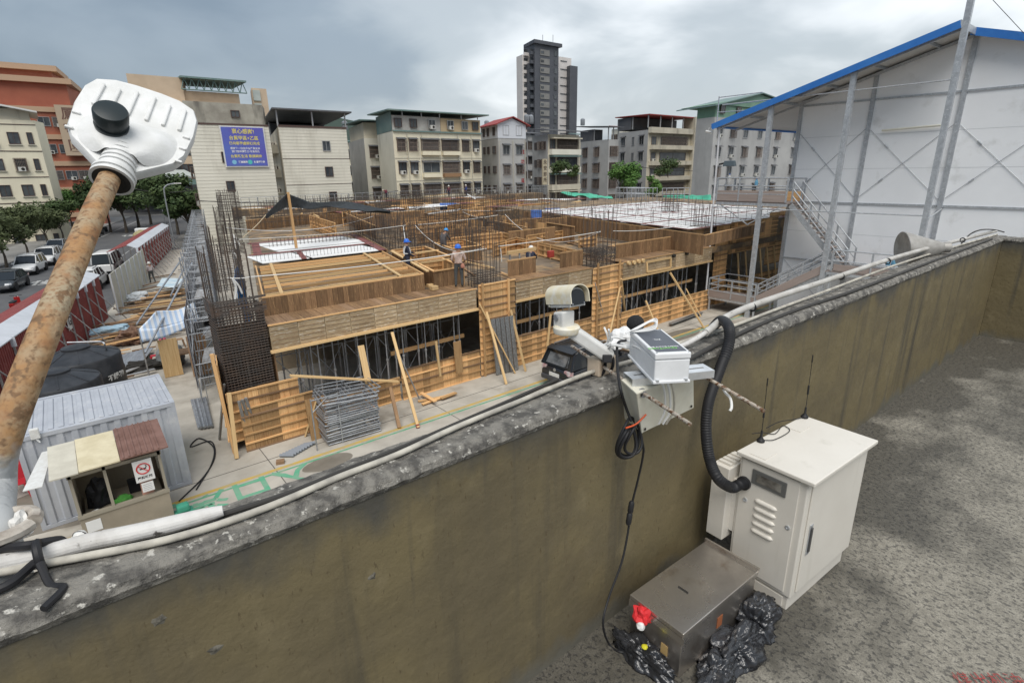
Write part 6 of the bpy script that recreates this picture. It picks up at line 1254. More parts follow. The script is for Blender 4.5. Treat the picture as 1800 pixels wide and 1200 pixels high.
# ================================================================== hoarding along the street
redc = mat('hoarding_red', (.26, .055, .048), (.21, .045, .04), sc=1.2, world_co=True, rough=.55, c3=(.32, .10, .085), sc3=2, lo3=.58, hi3=.7); fasc = mat('hoarding_white', (.58, .60, .64), (.50, .52, .55), sc=1.5, world_co=True, rough=.5); creamp = mat('hoarding_cream', (.50, .49, .42), (.43, .42, .36), sc=1.2, world_co=True, rough=.6)
HU = -4.6
def hoarding(v0, v1, lab):
    n = round((v1 - v0) / 1.8); r = thing('site_hoarding', lab, 'hoarding', S(HU, (v0 + v1) / 2))
    for i in range(n):
        a, b = S(HU, v0 + (v1 - v0) * i / n + .02), S(HU, v0 + (v1 - v0) * (i + 1) / n - .02); corr(MB(), a, b, .05, 2.62, .2, .03).build('panel', redc, r, solid=.01); MB().bar(a + V((.08, 0, 0)), a + V((.08, 0, 2.6)), .07, .07).build('post', steelp, r); MB().tube([a + V((.1, 0, 2.0)), a + V((1.35, .1, .02))], .03, 6).build('raker', steelp, r); piece('post_cap', a + V((.09, 0, 2.35)), a + V((.09, 0, 2.75)), .16, .12, fasc, r)
    a, b = S(HU, v0), S(HU, v1); MB().hexa([a + V((.12, 0, 2.66)), b + V((.12, 0, 2.66)), b + V((-.55, 0, 2.98)), a + V((-.55, 0, 2.98)), a + V((.12, 0, 2.70)), b + V((.12, 0, 2.70)), b + V((-.55, 0, 3.02)), a + V((-.55, 0, 3.02))]).build('white_cap', fasc, r)
    n2 = max(2, int((v1 - v0) / .5))
    for i in range(n2):
        a, b = S(HU, v0 + (v1 - v0) * i / n2), S(HU, v0 + (v1 - v0) * (i + .92) / n2); MB().hexa([a + V((-.56, 0, 2.97)), b + V((-.56, 0, 2.97)), b + V((-2.0, 0, 2.55)), a + V((-2.0, 0, 2.55)), a + V((-.56, 0, 3.01)), b + V((-.56, 0, 3.01)), b + V((-2.0, 0, 2.59)), a + V((-2.0, 0, 2.59))]).build('roof_sheet', redc, r)
    for i in range(int((v1 - v0) / 3) + 1): a = S(HU - 1.9, v0 + i * 3); MB().bar(a, a + V((0, 0, 2.55)), .08, .08).build('walkway_post', steelp, r)
    return r
hoarding(2, 23.5, 'red hoarding with white cap and walkway roof nearest the camera'); hoarding(37, 60, 'red hoarding with white cap farther up the street')
s = S(HU + .06, 15.7, 1.7); sg = thing('letter_sign', 'white sheet with a black letter G on the red hoarding', 'sign', s); MB().hexa([s + V((0, -.28, -.4)), s + V((.014, -.28, -.4)), s + V((.15, .28, -.4)), s + V((.136, .28, -.4)), s + V((0, -.28, .4)), s + V((.014, -.28, .4)), s + V((.15, .28, .4)), s + V((.136, .28, .4))]).build('sheet', paintw, sg); text('lettering', 'G', .62, blackr, sg, s + V((.085, 0, 0)), DV, (0, 0, 1), .01, .03)
r = thing('site_hoarding', 'cream panel fence between the two red hoardings', 'hoarding', S(HU, 30))
for i in range(8):
    for k in range(2):
        a, b = S(HU + .5, 23.7 + i * 1.65), S(HU + .5, 23.7 + i * 1.65 + 1.6); MB().bar(V((a.x, a.y, .05 + k * 1.3 + .63)), V((b.x, b.y, .05 + k * 1.3 + .63)), .04, 1.27).build('panel', creamp, r)
    a = S(HU + .54, 23.7 + i * 1.65); MB().bar(V((a.x, a.y, 0)), V((a.x, a.y, 2.65)), .07, .07).build('post', fasc, r)
# ================================================================== scaffold along the left edge of the site
sc = thing('facade_scaffold', 'tall grey tube scaffold along the left edge of the building site', 'scaffold', S(1.6, 20))
pm = MB(); pm.tube([(0, 0, 0), (0, 0, 1.72)], .024, 6); pm.tube([(1.0, 0, 0), (1.0, 0, 1.72)], .024, 6); pm.tube([(0, 0, 1.65), (1, 0, 1.65)], .02, 6); pm.tube([(0, 0, 1.1), (1, 0, 1.1)], .016, 6); pm.tube([(.2, 0, .1), (.2, 0, 1.6)], .016, 5); pm.tube([(.2, 0, .8), (1, 0, .8)], .014, 5); frm = pm.mesh('frame', steel)
pb = MB(); pb.tube([(0, 0, .2), (SH * 1.83, 1.83, 1.5)], .014, 5); pb2 = MB(); pb2.tube([(0, 0, 1.5), (SH * 1.83, 1.83, .2)], .014, 5); brm, brm2 = pb.mesh('cross_brace', steel), pb2.mesh('cross_brace', steel)
for i in range(23):
    for k in range(3):
        if i < 2 and k > 1: continue
        vv = 4.5 + i * 1.83; p = S(1.9 - .055 * vv, vv, k * 1.72); link(bpy.data.objects.new('frame', frm), sc, Matrix.Translation(p))
        if i < 22:
            link(bpy.data.objects.new('cross_brace', brm), sc, Matrix.Translation(p)); link(bpy.data.objects.new('cross_brace', brm2), sc, Matrix.Translation(p + V((.02, 0, 0))))
            if k and i % 2 == 0: q = p + V((.5 + SH * .9, .92, -.04)); piece('deck_board', p + V((.5, 0, -.03)), p + V((.5 + SH * 1.8, 1.8, -.03)), .5, .04, steelp, sc)
sheetm = mat('debris_sheet', (.22, .21, .225), (.17, .16, .175), sc=2, world_co=True, rough=.8)
for i in range(5): a, b = S(1.75 - .055 * (6 + i * 3.7), 6 + i * 3.7), S(1.75 - .055 * (9.6 + i * 3.7), 9.6 + i * 3.7); MB().bar(V((a.x, a.y, 1.6)), V((b.x, b.y, 1.6)), .012, 2.9).build('debris_sheet', sheetm, sc)
def strip(u, v, z0, z1, w, lab, sd):
    p = S(u, v); tarp([p + UP * z1, p + UP * z1 + V((w * .5, w, 0)), p + V((w * .7, w * .8, z0)), p + V((.1, 0, z0))], mat('tarp_bright_blue', (.04, .20, .52), (.07, .27, .60), sc=2, world_co=True, rough=.5) if 'tarp_bright_blue' not in bpy.data.materials else bpy.data.materials['tarp_bright_blue'], lab, sd, .12)
strip(3.3, 9.5, 1.6, 4.2, 1.0, 'upper bright blue tarpaulin strip hung in the scaffold', 3); strip(3.4, 7.2, .3, 2.2, .9, 'lower bright blue tarpaulin strip hung in the scaffold', 5)
for k, (x0, y0, x1, y1, Y0, Y1) in enumerate(((240, 570, 330, 440, 31, 36), (300, 520, 335, 448, 34, 38), (255, 620, 338, 462, 25, 30))):
    tag(MB().tube([at(x0, y0, Y=Y0), at(x1, y1, Y=Y1)], .045, 8).build('raking_tube', steel), ('left', 'middle', 'nearest')[k] + ' raking steel tube propping the scaffold from the yard', 'tube')
r = thing('gangway_frame', 'short scaffold stair frame with plank side left of the corner cage', 'scaffold frame', at(375, 650, Z=0)); a = at(370, 672, Z=0)
for d_ in (V((0, 0, 0)), V((.55, .9, 0))): MB().tube([a + d_, a + d_ + UP * 2.1], .024, 6).build('standard', steel, r)
for z in (.5, .9, 1.4, 2.0): MB().tube([a + UP * z, a + V((.55, .9, z + .2))], .02, 6).build('rung', steel, r)
piece('side_panel', a + V((-.1, .9, .1)), a + V((-.1, .9, 1.9)), .03, .7, woodr, r, (1, 0, 0))
# ================================================================== street marks
wl = mat('road_white', (.50, .50, .48), (.36, .36, .35), sc=2, world_co=True, rough=.8)
for k, (u, v0, v1, w_) in enumerate(((-15.9, 20, 120, .12), (-9.2, 20, 120, .08))):
    a, b = S(u, v0), S(u, v1); tag(MB().hexa([V((a.x, a.y, -.003)), V((a.x + w_, a.y, -.003)), V((b.x + w_, b.y, -.003)), V((b.x, b.y, -.003)), V((a.x, a.y, .0)), V((a.x + w_, a.y, .0)), V((b.x + w_, b.y, 0)), V((b.x, b.y, 0))]).build('road_line', wl), ('white edge line of the parking lane', 'thin white lane line along the street')[k], 'line marking')
for k, v in enumerate((42, 60, 82)): o = text('road_writing', '慢', 2.6, wl, None, S(-12, v, 0), (1, SH * -.2, 0), DV, .05, .002); tag(o, ('nearest', 'middle', 'farthest')[k] + ' white character painted on the road lane', 'writing')
g = MB(); p = [S(-24, -30), S(-19, -30), S(-19, 130), S(-24, 130)]; g.extr([V((q.x, q.y, 0)) for q in p], (0, 0, .12)); g.build('pavement', mat('pavement_grey', (.24, .235, .225), (.19, .185, .175), sc=1, world_co=True, rough=.85))['kind'] = 'structure'
# ================================================================== city behind the site
tile_w = mat('wall_tile_white', (.76, .73, .63), (.68, .655, .56), sc=.25, world_co=True, rough=.7, c3=(.52, .49, .41), sc3=.35, lo3=.58, hi3=.75, st3=(1, 1, .25))
tile_y = mat('wall_tile_cream', (.80, .74, .57), (.72, .66, .51), sc=.3, world_co=True, rough=.7, c3=(.56, .50, .39), sc3=.3, lo3=.58, hi3=.75, st3=(1, 1, .2))
conc_g = mat('wall_concrete_grey', (.46, .455, .44), (.38, .375, .365), sc=.3, world_co=True, rough=.8, c3=(.28, .278, .27), sc3=.35, lo3=.55, hi3=.75, st3=(1, 1, .2))
conc_y = mat('wall_render_ochre', (.62, .57, .46), (.52, .475, .38), sc=.3, world_co=True, rough=.8, c3=(.22, .20, .16), sc3=.4, lo3=.55, hi3=.75, st3=(1, 1, .25))
brick = mat('wall_red_tile', (.36, .125, .075), (.31, .105, .065), sc=.4, world_co=True, rough=.7, c3=(.42, .21, .15), sc3=.3, lo3=.58, hi3=.75)
beige = mat('wall_beige', (.60, .47, .34), (.53, .41, .29), sc=.3, world_co=True, rough=.7)
tow_d = mat('tower_dark', (.075, .08, .092), (.09, .095, .108), sc=.3, world_co=True, rough=.5)
tow_w = mat('tower_white', (.70, .66, .63), (.64, .60, .57), sc=.3, world_co=True, rough=.6)
joint = mat('tile_joint', (.50, .475, .40), rough=.8)
winf = mat('window_frame_brown', (.10, .065, .055), rough=.5); wina = mat('window_frame_aluminium', (.40, .40, .40), rough=.4, metal=.3)
pane = mat('window_glass', (.055, .062, .07), (.10, .11, .115), sc=.8, rough=.15, rnd=.5); acm = mat('air_conditioner_white', (.58, .57, .53), rough=.6)
roofd = mat('sheet_roof_dark', (.085, .09, .10), (.12, .12, .125), sc=.5, world_co=True, rough=.6); roofg = mat('sheet_roof_green', (.14, .22, .21), (.19, .26, .24), sc=.5, world_co=True, rough=.6); roofr = mat('sheet_roof_red', (.30, .05, .045), rough=.6)
grn = mat('panel_green', (.20, .33, .24), (.16, .28, .20), sc=.5, world_co=True, rough=.6)
iron = mat('grille_iron', (.16, .12, .10), (.22, .18, .15), sc=2, rough=.7, rnd=.4)
WMESH = {}
def wmesh(kind, w, h):
    key = (kind, round(w, 2), round(h, 2))
    if key in WMESH: return WMESH[key]
    m = MB(); t = .07
    if kind in ('frame', 'alu'):
        m.box(-w / 2, -.10, 0, -w / 2 + t, .02, h); m.box(w / 2 - t, -.10, 0, w / 2, .02, h); m.box(-w / 2 + t, -.10, 0, w / 2 - t, .02, t); m.box(-w / 2 + t, -.10, h - t, w / 2 - t, .02, h); m.box(-.025, -.07, t, .025, .02, h - t); me = m.mesh('window', winf if kind == 'frame' else wina)
    elif kind == 'pane': m.box(-w / 2 + t, -.03, t, w / 2 - t, .01, h - t); me = m.mesh('pane', pane)
    elif kind == 'hood': m.hexa([(-w / 2 - .1, -.55, h + .02), (w / 2 + .1, -.55, h + .02), (w / 2 + .1, 0, h + .25), (-w / 2 - .1, 0, h + .25), (-w / 2 - .1, -.55, h + .06), (w / 2 + .1, -.55, h + .06), (w / 2 + .1, 0, h + .29), (-w / 2 - .1, 0, h + .29)]); me = m.mesh('window_hood', roofd)
    elif kind == 'grille':
        n = max(3, int(w / .16))
        for i in range(n + 1): x = -w / 2 + w * i / n; m.box(x - .02, -.42, -.05, x + .02, -.38, h + .05)
        for z in (-.05, h * .35, h * .7, h + .05): m.box(-w / 2, -.43, z - .025, w / 2, -.385, z + .025)
        for x in (-w / 2, w / 2):
            for z in (-.05, h + .05): m.box(x - .02, -.42, z - .02, x + .02, 0, z + .02)
        me = m.mesh('window_grille', iron)
    elif kind == 'ac': m.box(-.38, -.42, 0, .38, -.02, .55); m.mi = 1; m.lathe([(.2, 0), (.2, .015)], 12, (.1, -.425, .28), (0, -1, 0)); me = m.mesh('air_conditioner', [acm, darkm])
    elif kind == 'sill': m.box(-w / 2 - .12, -.16, -.12, w / 2 + .12, .01, -.02); me = m.mesh('sill', joint)
    WMESH[key] = me; return me
class Bld:
    def __init__(s, name, label, pc, pr, pl, py, m, Y=76.0, mside=None, zb=0, top=None, ref=None):
        """corner column pc, front runs along X to column pr, side runs back to column pl; py = roof line at the corner"""
        s.C = at(pc, 280, Y=Y); s.C.z = 0; R_ = at(pr, 280, Y=Y); s.R = V((R_.x, Y, 0))
        d = ray(pl, 280); tt = None
        # side line C + k*DV meets the vertical plane through column pl
        a, b = DV.x, DV.y; k = (d.y * s.C.x - d.x * s.C.y) / (d.x * b - d.y * a) if abs(d.x * b - d.y * a) > 1e-6 else 10
        s.k = max(4, min(k, 40)); s.Lp = s.C + DV * s.k; s.H = at(pc, py, Y=Y).z
        s.root = thing(name, label, 'building', ((s.C + s.R) / 2 + DV * s.k / 2) * 1)
        back = s.R + DV * s.k; m_ = MB(); m_.extr([V((p.x, p.y, zb)) for p in (s.C, s.R, back, s.Lp)], (0, 0, s.H - zb)); s.wall = m_.build('wall', m, s.root)
        s.W = (s.R - s.C).length; s.back = back
        if mside: m_ = MB(); q = V((-.02, 0, 0)); m_.extr([V((p.x, p.y, zb)) for p in (s.C + q, s.Lp + q, s.Lp + q * 2, s.C + q * 2)], (0, 0, s.H - .01 - zb)); m_.build('side_wall', mside, s.root)
    def frame(s, face):
        if face == 'front': return s.C, V((1, 0, 0)), s.W
        return s.Lp, -DV, s.k
    def win(s, face, f, z, w=1.3, h=1.4, kind='frame', hood=False, grille=False, ac=False, sill=False):
        o, d, L = s.frame(face); p = o + d * (L * f); n = V((d.y, -d.x, 0)) if face == 'front' else V((-DV.y, DV.x, 0))
        n = V((0, -1, 0)) if face == 'front' else V((-DV.y, DV.x, 0)); xx = d
        M = Matrix(((xx.x, -n.x, 0, p.x), (xx.y, -n.y, 0, p.y), (0, 0, 1, z), (0, 0, 0, 1)))
        if face != 'front': M = M @ Matrix.Translation(V((0, -.045, 0)))
        W = link(bpy.data.objects.new('window', wmesh(kind, w, h)), s.root, M); link(bpy.data.objects.new('pane', wmesh('pane', w, h)), W, M)
        if hood: link(bpy.data.objects.new('window_hood', wmesh('hood', w, h)), W, M)
        if grille: link(bpy.data.objects.new('window_grille', wmesh('grille', w + .1, h)), W, M)
        if sill: link(bpy.data.objects.new('sill', wmesh('sill', w, h)), W, M)
        if ac: link(bpy.data.objects.new('air_conditioner', wmesh('ac', 0, 0)), s.root, M @ Matrix.Translation(V((random.uniform(-.1, .2), -.02, -.1))))
        return W
    def band(s, face, z0, z1, out, m, f0=0, f1=1, name='ledge'):
        o, d, L = s.frame(face); n = V((0, -1, 0)) if face == 'front' else V((-DV.y, DV.x, 0)); a, b = o + d * L * f0 + n * .003, o + d * L * f1 + n * .003
        return MB().extr([V((p.x, p.y, z0)) for p in (a, b, b + n * out, a + n * out)], (0, 0, z1 - z0)).build(name, m, s.root)
    def canopy(s, z, h, m, over=1.0, slope=.6, posts=True, mside=None, name='roof'):
        a, b, c, d = s.C - V((over, over, 0)), s.R + V((over, -over, 0)), s.back + V((over, over, 0)), s.Lp + V((-over, over, 0)); t = MB()
        zz = [z + h, z + h, z + h + slope, z + h + slope]; t.hexa([V((p.x, p.y, q)) for p, q in zip((a, b, c, d), zz)] + [V((p.x, p.y, q + .18)) for p, q in zip((a, b, c, d), zz)]); o = t.build(name, m, s.root)
        if posts:
            n = max(2, int(s.W / 4))
            for i in range(n + 1): p = s.C.lerp(s.R, i / n) + V((0, .15, 0)); MB().box(p.x - .08, p.y - .08, z, p.x + .08, p.y + .08, z + h).build('roof_post', wina, s.root)
            for i in range(1, 3): p = s.C.lerp(s.Lp, i / 2); MB().box(p.x - .08, p.y - .08, z, p.x + .08, p.y + .08, z + h).build('roof_post', wina, s.root)
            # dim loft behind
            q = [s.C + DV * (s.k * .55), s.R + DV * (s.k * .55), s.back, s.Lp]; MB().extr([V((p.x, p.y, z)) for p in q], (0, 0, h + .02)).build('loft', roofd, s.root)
        return o
def plumbing(b, fs, lab='drain_pipe'):
    for f in fs:
        p = b.C.lerp(b.R, f) + V((0, -.12, 0)); MB().tube([(p.x, p.y, 1), (p.x, p.y, b.H - .3)], .06, 6).build(lab, joint, b.root)
    for k in range(2):
        q = b.C.lerp(b.R, random.uniform(.2, .8)) + DV * (b.k * .6); MB().lathe([(.55, 0), (.6, .1), (.6, 1.5), (.3, 1.75), (.02, 1.8)], 14, V((q.x, q.y, b.H + 2.9))).build('roof_tank', steel, b.root, smooth=True) if random.random() < .5 else None
def floors(b, n=5): return [b.H - (i + 1) * 3.15 + .85 for i in range(n)]
# --- billboard building
b = Bld('tiled_apartment', 'white tiled end wall building carrying the purple billboard', 338, 480, 319, 218, tile_w, mside=conc_y)
b.band('front', b.H - .02, b.H + .18, .06, winf); 
MB().extr([V((p.x, p.y, b.H + .18)) for p in (b.C + V((.05, .05, 0)), b.R + V((-.4, .05, 0)), b.back, b.Lp)], (0, 0, 2.3)).build('roof_storey', mat('stained_render', (.40, .38, .32), (.27, .25, .21), sc=.5, world_co=True, rough=.8, c3=(.15, .14, .12), sc3=.6, lo3=.55, hi3=.7, st3=(1, 1, .25)), b.root)
for f, dz in ((.40, 2.9), (.40, 6.3), (.42, 9.6)): b.win('front', f, b.H - dz - 1.4, .95, 1.25)
b.win('front', .60, b.H + .9, 1.0, .8)
for i in range(4):
    for f in (.3, .7): b.win('side', f, b.H - 3 - 3.1 * i, 1.4, 1.3, grille=True, ac=i % 2 == 0)
for k in range(34): z = b.H - .35 - k * .40; b.band('front', z, z + .035, .012, joint, name='tile_course')
A, B_, C2, D2_ = at(387, 223, Y=75.8), at(462, 223, Y=75.8), at(470, 292, Y=75.8), at(399, 292, Y=75.8)
bb = thing('billboard', 'purple blue billboard with yellow and white characters on the tiled end wall', 'billboard', (A + C2) / 2)
x0, x1, z1, z0 = (A.x + D2_.x) / 2, (B_.x + C2.x) / 2, A.z, D2_.z
MB().box(x0 - .15, 75.78, z0 - .15, x1 + .15, 75.88, z1 + .15).build('frame', paintw, bb); MB().box(x0, 75.74, z0, x1, 75.778, z1).build('printed_sheet', mat('billboard_violet', (.115, .105, .42), (.10, .16, .50), sc=.16, world_co=True, rough=.5), bb)
yl, wh = mat('print_yellow', (.72, .62, .18), rough=.6), mat('print_white', (.74, .74, .76), rough=.6); cx = (x0 + x1) / 2; Hh = z1 - z0
for s_, fz, sz, m_ in (('衷心感謝!', .89, .135, yl), ('台貿甲區+乙區', .72, .115, yl), ('已向都更處報核完成', .585, .088, yl), ('感謝每一位住戶信任與支持', .455, .064, wh), ('我們會持續努力·不負所托', .375, .064, wh), ('台貿新生活 敬請期待', .25, .088, yl)):
    text('lettering', s_, Hh * sz, m_, bb, V((cx + .02, 75.74, z0 + Hh * fz)), (1, 0, 0), (0, 0, 1), Hh * sz * .018, .012)
for s_, fx in (('漢皇集團', .40), ('新富建築團', .80)): text('lettering', s_, Hh * .058, wh, bb, V((x0 + (x1 - x0) * fx, 75.74, z0 + Hh * .10)), (1, 0, 0), (0, 0, 1), .01, .012)
for fx, m_ in ((.19, mat('logo_cyan', (.22, .50, .68), rough=.6)), (.57, mat('logo_teal', (.10, .52, .48), rough=.6))): MB().lathe([(.26, 0), (.26, .012)], 18, V((x0 + (x1 - x0) * fx, 75.735, z0 + Hh * .10)), (0, -1, 0)).build('logo', m_, bb)
# --- tiled building with dark open roof
b = Bld('tiled_apartment', 'white tiled end wall building with a dark open roof shelter', 497, 614, 471, 223, tile_w, mside=conc_y)
b.band('front', b.H - .02, b.H + .22, .07, winf); b.canopy(b.H, 2.0, roofd, .7, .5)
for k, (f, dz) in enumerate(((.66, 2.9), (.66, 6.2), (.68, 9.5), (.68, 12.6))): b.win('front', f, b.H - dz, 1.1, 1.3, 'alu' if k == 0 else 'frame')
for k in range(34): z = b.H - .35 - k * .40; b.band('front', z, z + .035, .012, joint, name='tile_course')
for k in range(3): b.band('front', b.H - 3.9 - 3.3 * k, b.H - 3.84 - 3.3 * k, .03, winf, name='floor_line')
for i in range(4):
    b.band('side', b.H - 3 - 3.2 * i, b.H - 1.9 - 3.2 * i, .9, conc_y, .15, .85, 'balcony')
    for f in (.3, .7): b.win('side', f, b.H - 2.9 - 3.2 * i, 1.6, 1.4, grille=True)
# --- set back building
b = Bld('apartment_block', 'set back cream apartment block between the two tiled buildings', 643, 676, 616, 243, tile_w, Y=88, mside=conc_g)
b.canopy(b.H + 2.4, .2, roofg, .8, .4, False); MB().extr([V((p.x, p.y, b.H + .02)) for p in (b.C + V((.3, .5, 0)), b.R, b.back, b.Lp + V((.3, 0, 0)))], (0, 0, 2.4)).build('roof_storey', conc_y, b.root)
for i in range(4): b.win('front', .55, b.H - 3.0 - 3.3 * i, 2.2, 1.7, grille=True, hood=True, ac=True)
# --- big white block
b = Bld('apartment_block', 'wide cream apartment block with six window columns and roof extension', 694, 847, 667, 230, tile_y, mside=tile_w)
MB().extr([V((p.x, p.y, b.H + .02)) for p in (b.C + V((.05, .15, 0)), b.C.lerp(b.R, .52) + V((0, .15, 0)), b.C.lerp(b.R, .52) + DV * b.k, b.Lp + V((.05, 0, 0)))], (0, 0, 2.1)).build('roof_storey', mat('render_peeling', (.52, .51, .47), (.40, .38, .35), sc=.8, world_co=True, rough=.8), b.root)
MB().extr([V((p.x, p.y, b.H + .02)) for p in (b.C.lerp(b.R, .522) + V((0, .12, 0)), b.R + V((-.05, .12, 0)), b.back, b.C.lerp(b.R, .522) + DV * b.k)], (0, 0, 2.0)).build('roof_storey', mat('render_peach', (.56, .43, .27), rough=.8), b.root)
MB().extr([V((p.x - .06, p.y, b.H + .02)) for p in (b.C + V((0, .15, 0)), b.Lp, b.Lp + V((.05, 0, 0)), b.C + V((.05, .15, 0)))], (0, 0, 2.6)).build('roof_cladding', roofg, b.root)
b.canopy(b.H + 2.1, .55, roofg, 1.0, .3, False)
for f in (.1, .3, .5, .75, .95): p = b.C.lerp(b.R, f); MB().box(p.x - .06, p.y - .3, b.H + 2.05, p.x + .06, p.y - .2, b.H + 2.7).build('roof_post', wina, b.root)
for f in (.06, .22, .42, .63, .80, .93): b.win('front', f, b.H + .5, 1.2, 1.25, random.choice(('frame', 'alu')), ac=f in (.42, .63))
b.band('front', b.H - .1, b.H + .1, .25, roofg); plumbing(b, (.14, .295, .705, .87))
for i in range(5):
    z = b.H - 2.75 - 3.25 * i
    for f in (.075, .20, .80, .93): b.win('front', f, z, 1.35, 1.6, hood=True, grille=(i + int(f * 10)) % 2 == 0, ac=(i + int(f * 10)) % 2 == 1)
    for f in (.385, .615):
        b.win('front', f, z + .1, 3.1, 1.5, 'alu' if i == 1 and f < .5 else 'frame', hood=True, grille=not (i == 1 and f < .5))
        b.band('front', z - .6, z - .05, .55, mat('balcony_brown', (.30, .18, .10), rough=.8) if i == 1 and f > .5 else tile_y, f - .1, f + .1, 'balcony')
    b.band('front', z - 1.05, z - .98, .06, joint, name='floor_line')
for f in (.27, .5, .72): b.band('front', 2, b.H - .12, .05, tile_w, f - .003, f + .003, 'pilaster')
for i in range(4): b.band('side', b.H - 3.9 - 3.25 * i, b.H - 3.84 - 3.25 * i, .03, joint, name='floor_line')
# --- grey block with red roof
b = Bld('apartment_block', 'grey block with a white gabled top storey under a red roof', 876, 924, 847, 243, conc_g)
H0 = b.H; MB().extr([V((p.x, p.y, H0 + .02)) for p in (b.C + V((-.05, -.05, 0)), b.R + V((.05, -.05, 0)), b.back, b.Lp + V((-.05, 0, 0)))], (0, 0, 2.2)).build('roof_storey', mat('render_white', (.62, .64, .68), rough=.7), b.root)
mid = b.C.lerp(b.R, .5)
MB().extr([V((b.C.x - .05, b.C.y - .05, H0 + 2.23)), V((b.R.x + .05, b.R.y - .05, H0 + 2.23)), V((mid.x, mid.y - .05, H0 + 3.2))], DV * b.k).build('gable', mat('render_white_gable', (.62, .64, .68), rough=.7), b.root)
for a_, s_ in ((b.C + V((-.8, -.5, 0)), -1), (b.R + V((.8, -.5, 0)), 1)):
    p0, p1 = V((a_.x, a_.y, H0 + 2.0)), V((mid.x, mid.y - .5, H0 + 3.35)); MB().hexa([p0, p1, p1 + DV * (b.k + 1), p0 + DV * (b.k + 1)] + [q + UP * .15 for q in (p0, p1, p1 + DV * (b.k + 1), p0 + DV * (b.k + 1))]).build('roof', roofr, b.root)
for f in (.28, .75): b.win('front', f, H0 + .5, 1.3, 1.6, 'alu')
for i in range(4):
    z = H0 - 2.6 - 3.2 * i
    for f in (.28, .75): b.win('front', f, z, 1.5, 1.5, 'alu', hood=True, grille=i > 0, ac=i == 2)
    for f in (.2, .45, .8): b.win('side', f, z + .2, .8 if f < .6 else 1.3, 1.2, ac=f > .6 and i == 2)
for f in (.2, .45, .8): b.win('side', f, H0 + .5, .9, 1.3)
plumbing(b, (.03, .52, .97))
for i, ch in enumerate('成功社區'): text('lettering', ch, .8, mat('letter_red', (.35, .06, .06), rough=.7), b.root, V((b.R.x - .7, 75.99, H0 - 2.2 - i * 1.6)), (1, 0, 0), (0, 0, 1), .02, .02)
# --- balcony block
b = Bld('apartment_block', 'weathered block with stacked balconies and a lean-to roof left of the grey blocks', 963, 1017, 936, 236, conc_y, mside=conc_g)
b.canopy(b.H, .5, roofd, 1.2, .8, False)
for i in range(5):
    z = b.H - 2.5 - 3.1 * i; b.band('front', z - 1.0, z - .05, .9, tile_w if i < 2 else conc_y, .03, .97, 'balcony'); b.win('front', .62, z, 5.2, 1.7, 'frame', grille=i != 1); b.win('front', .14, z, 1.4, 1.7, 'frame')
    for f in (.25, .55, .8): b.win('side', f, z, 1.0, 1.3, grille=f > .5)
    b.band('front', z + 1.75, z + 1.95, 1.2, roofg if i in (1, 2) else conc_y, .05, .97, 'awning')
p = at(955, 292, Y=75); sg = thing('shop_sign', 'tall narrow cream vertical sign on the balcony block corner', 'sign', p); MB().box(p.x - .5, 74.5, p.z - 3.2, p.x + .5, 74.8, p.z + 1.2).build('sign_panel', mat('sign_cream', (.48, .42, .30), rough=.7), sg)
for i, ch in enumerate('永安診所'): text('lettering', ch, .85, mat('sign_ink', (.12, .09, .07), rough=.7), sg, V((p.x, 74.5, p.z + .6 - i * 1.02)), (1, 0, 0), (0, 0, 1), .02, .02)
# --- grey block with dark shelter roof
b = Bld('apartment_block', 'bare grey concrete block with a dark shelter roof on posts', 1069, 1086, 1020, 245, conc_g)
b.canopy(b.H, 2.2, roofd, .8, .8)
for i in range(4):
    for f in (.2, .62): b.win('side', f, b.H - 3.1 - 3.1 * i, 2.0 if f > .5 and i else 1.4, 1.7, 'frame', hood=True, grille=True)
    b.win('front', .5, b.H - 3.1 - 3.1 * i, 2.2, 1.8, grille=True)
# --- grey and ochre corner block
b = Bld('apartment_block', 'corner block with grey side, ochre balconies and a red edged roof shelter', 1137, 1216, 1084, 228, conc_y, mside=conc_g, Y=74)
b.canopy(b.H + .4, 2.4, roofr, .5, .3); b.band('front', b.H - .6, b.H + .5, .8, conc_y, 0, 1, 'balcony')
for i in range(5):
    z = b.H - 2.9 - 3.15 * i; b.band('front', z - .9, z - .05, .9, conc_y, .04, .96, 'balcony'); b.win('front', .55, z, 9.5, 1.7, 'alu' if i == 0 else 'frame', grille=i in (0, 3, 4)); b.win('front', .12, z, 1.6, 1.6, ac=i > 0)
    for f in (.22, .55, .82): b.win('side', f, z + .1, 1.5 if f != .55 else .9, 1.7, 'alu', hood=f != .55)
t2 = Bld('stair_tower', 'ochre stair tower right of the corner block', 1217, 1233, 1213, 205, conc_y, Y=73)
for i in range(5): t2.win('front', .5, t2.H - 3 - 3.15 * i, 1.2, 1.6, grille=i == 0)
b = Bld('apartment_block', 'narrow block with green netted balconies behind the stair tower', 1236, 1262, 1232, 222, conc_y, Y=80)
for i in range(5): b.win('front', .45, b.H - 3 - 3.2 * i, 3.2, 2.0, grille=True); b.band('front', b.H - 4 - 3.2 * i, b.H - 3.1 - 3.2 * i, .8, grn if i in (1, 2) else conc_y, .05, .9, 'balcony')
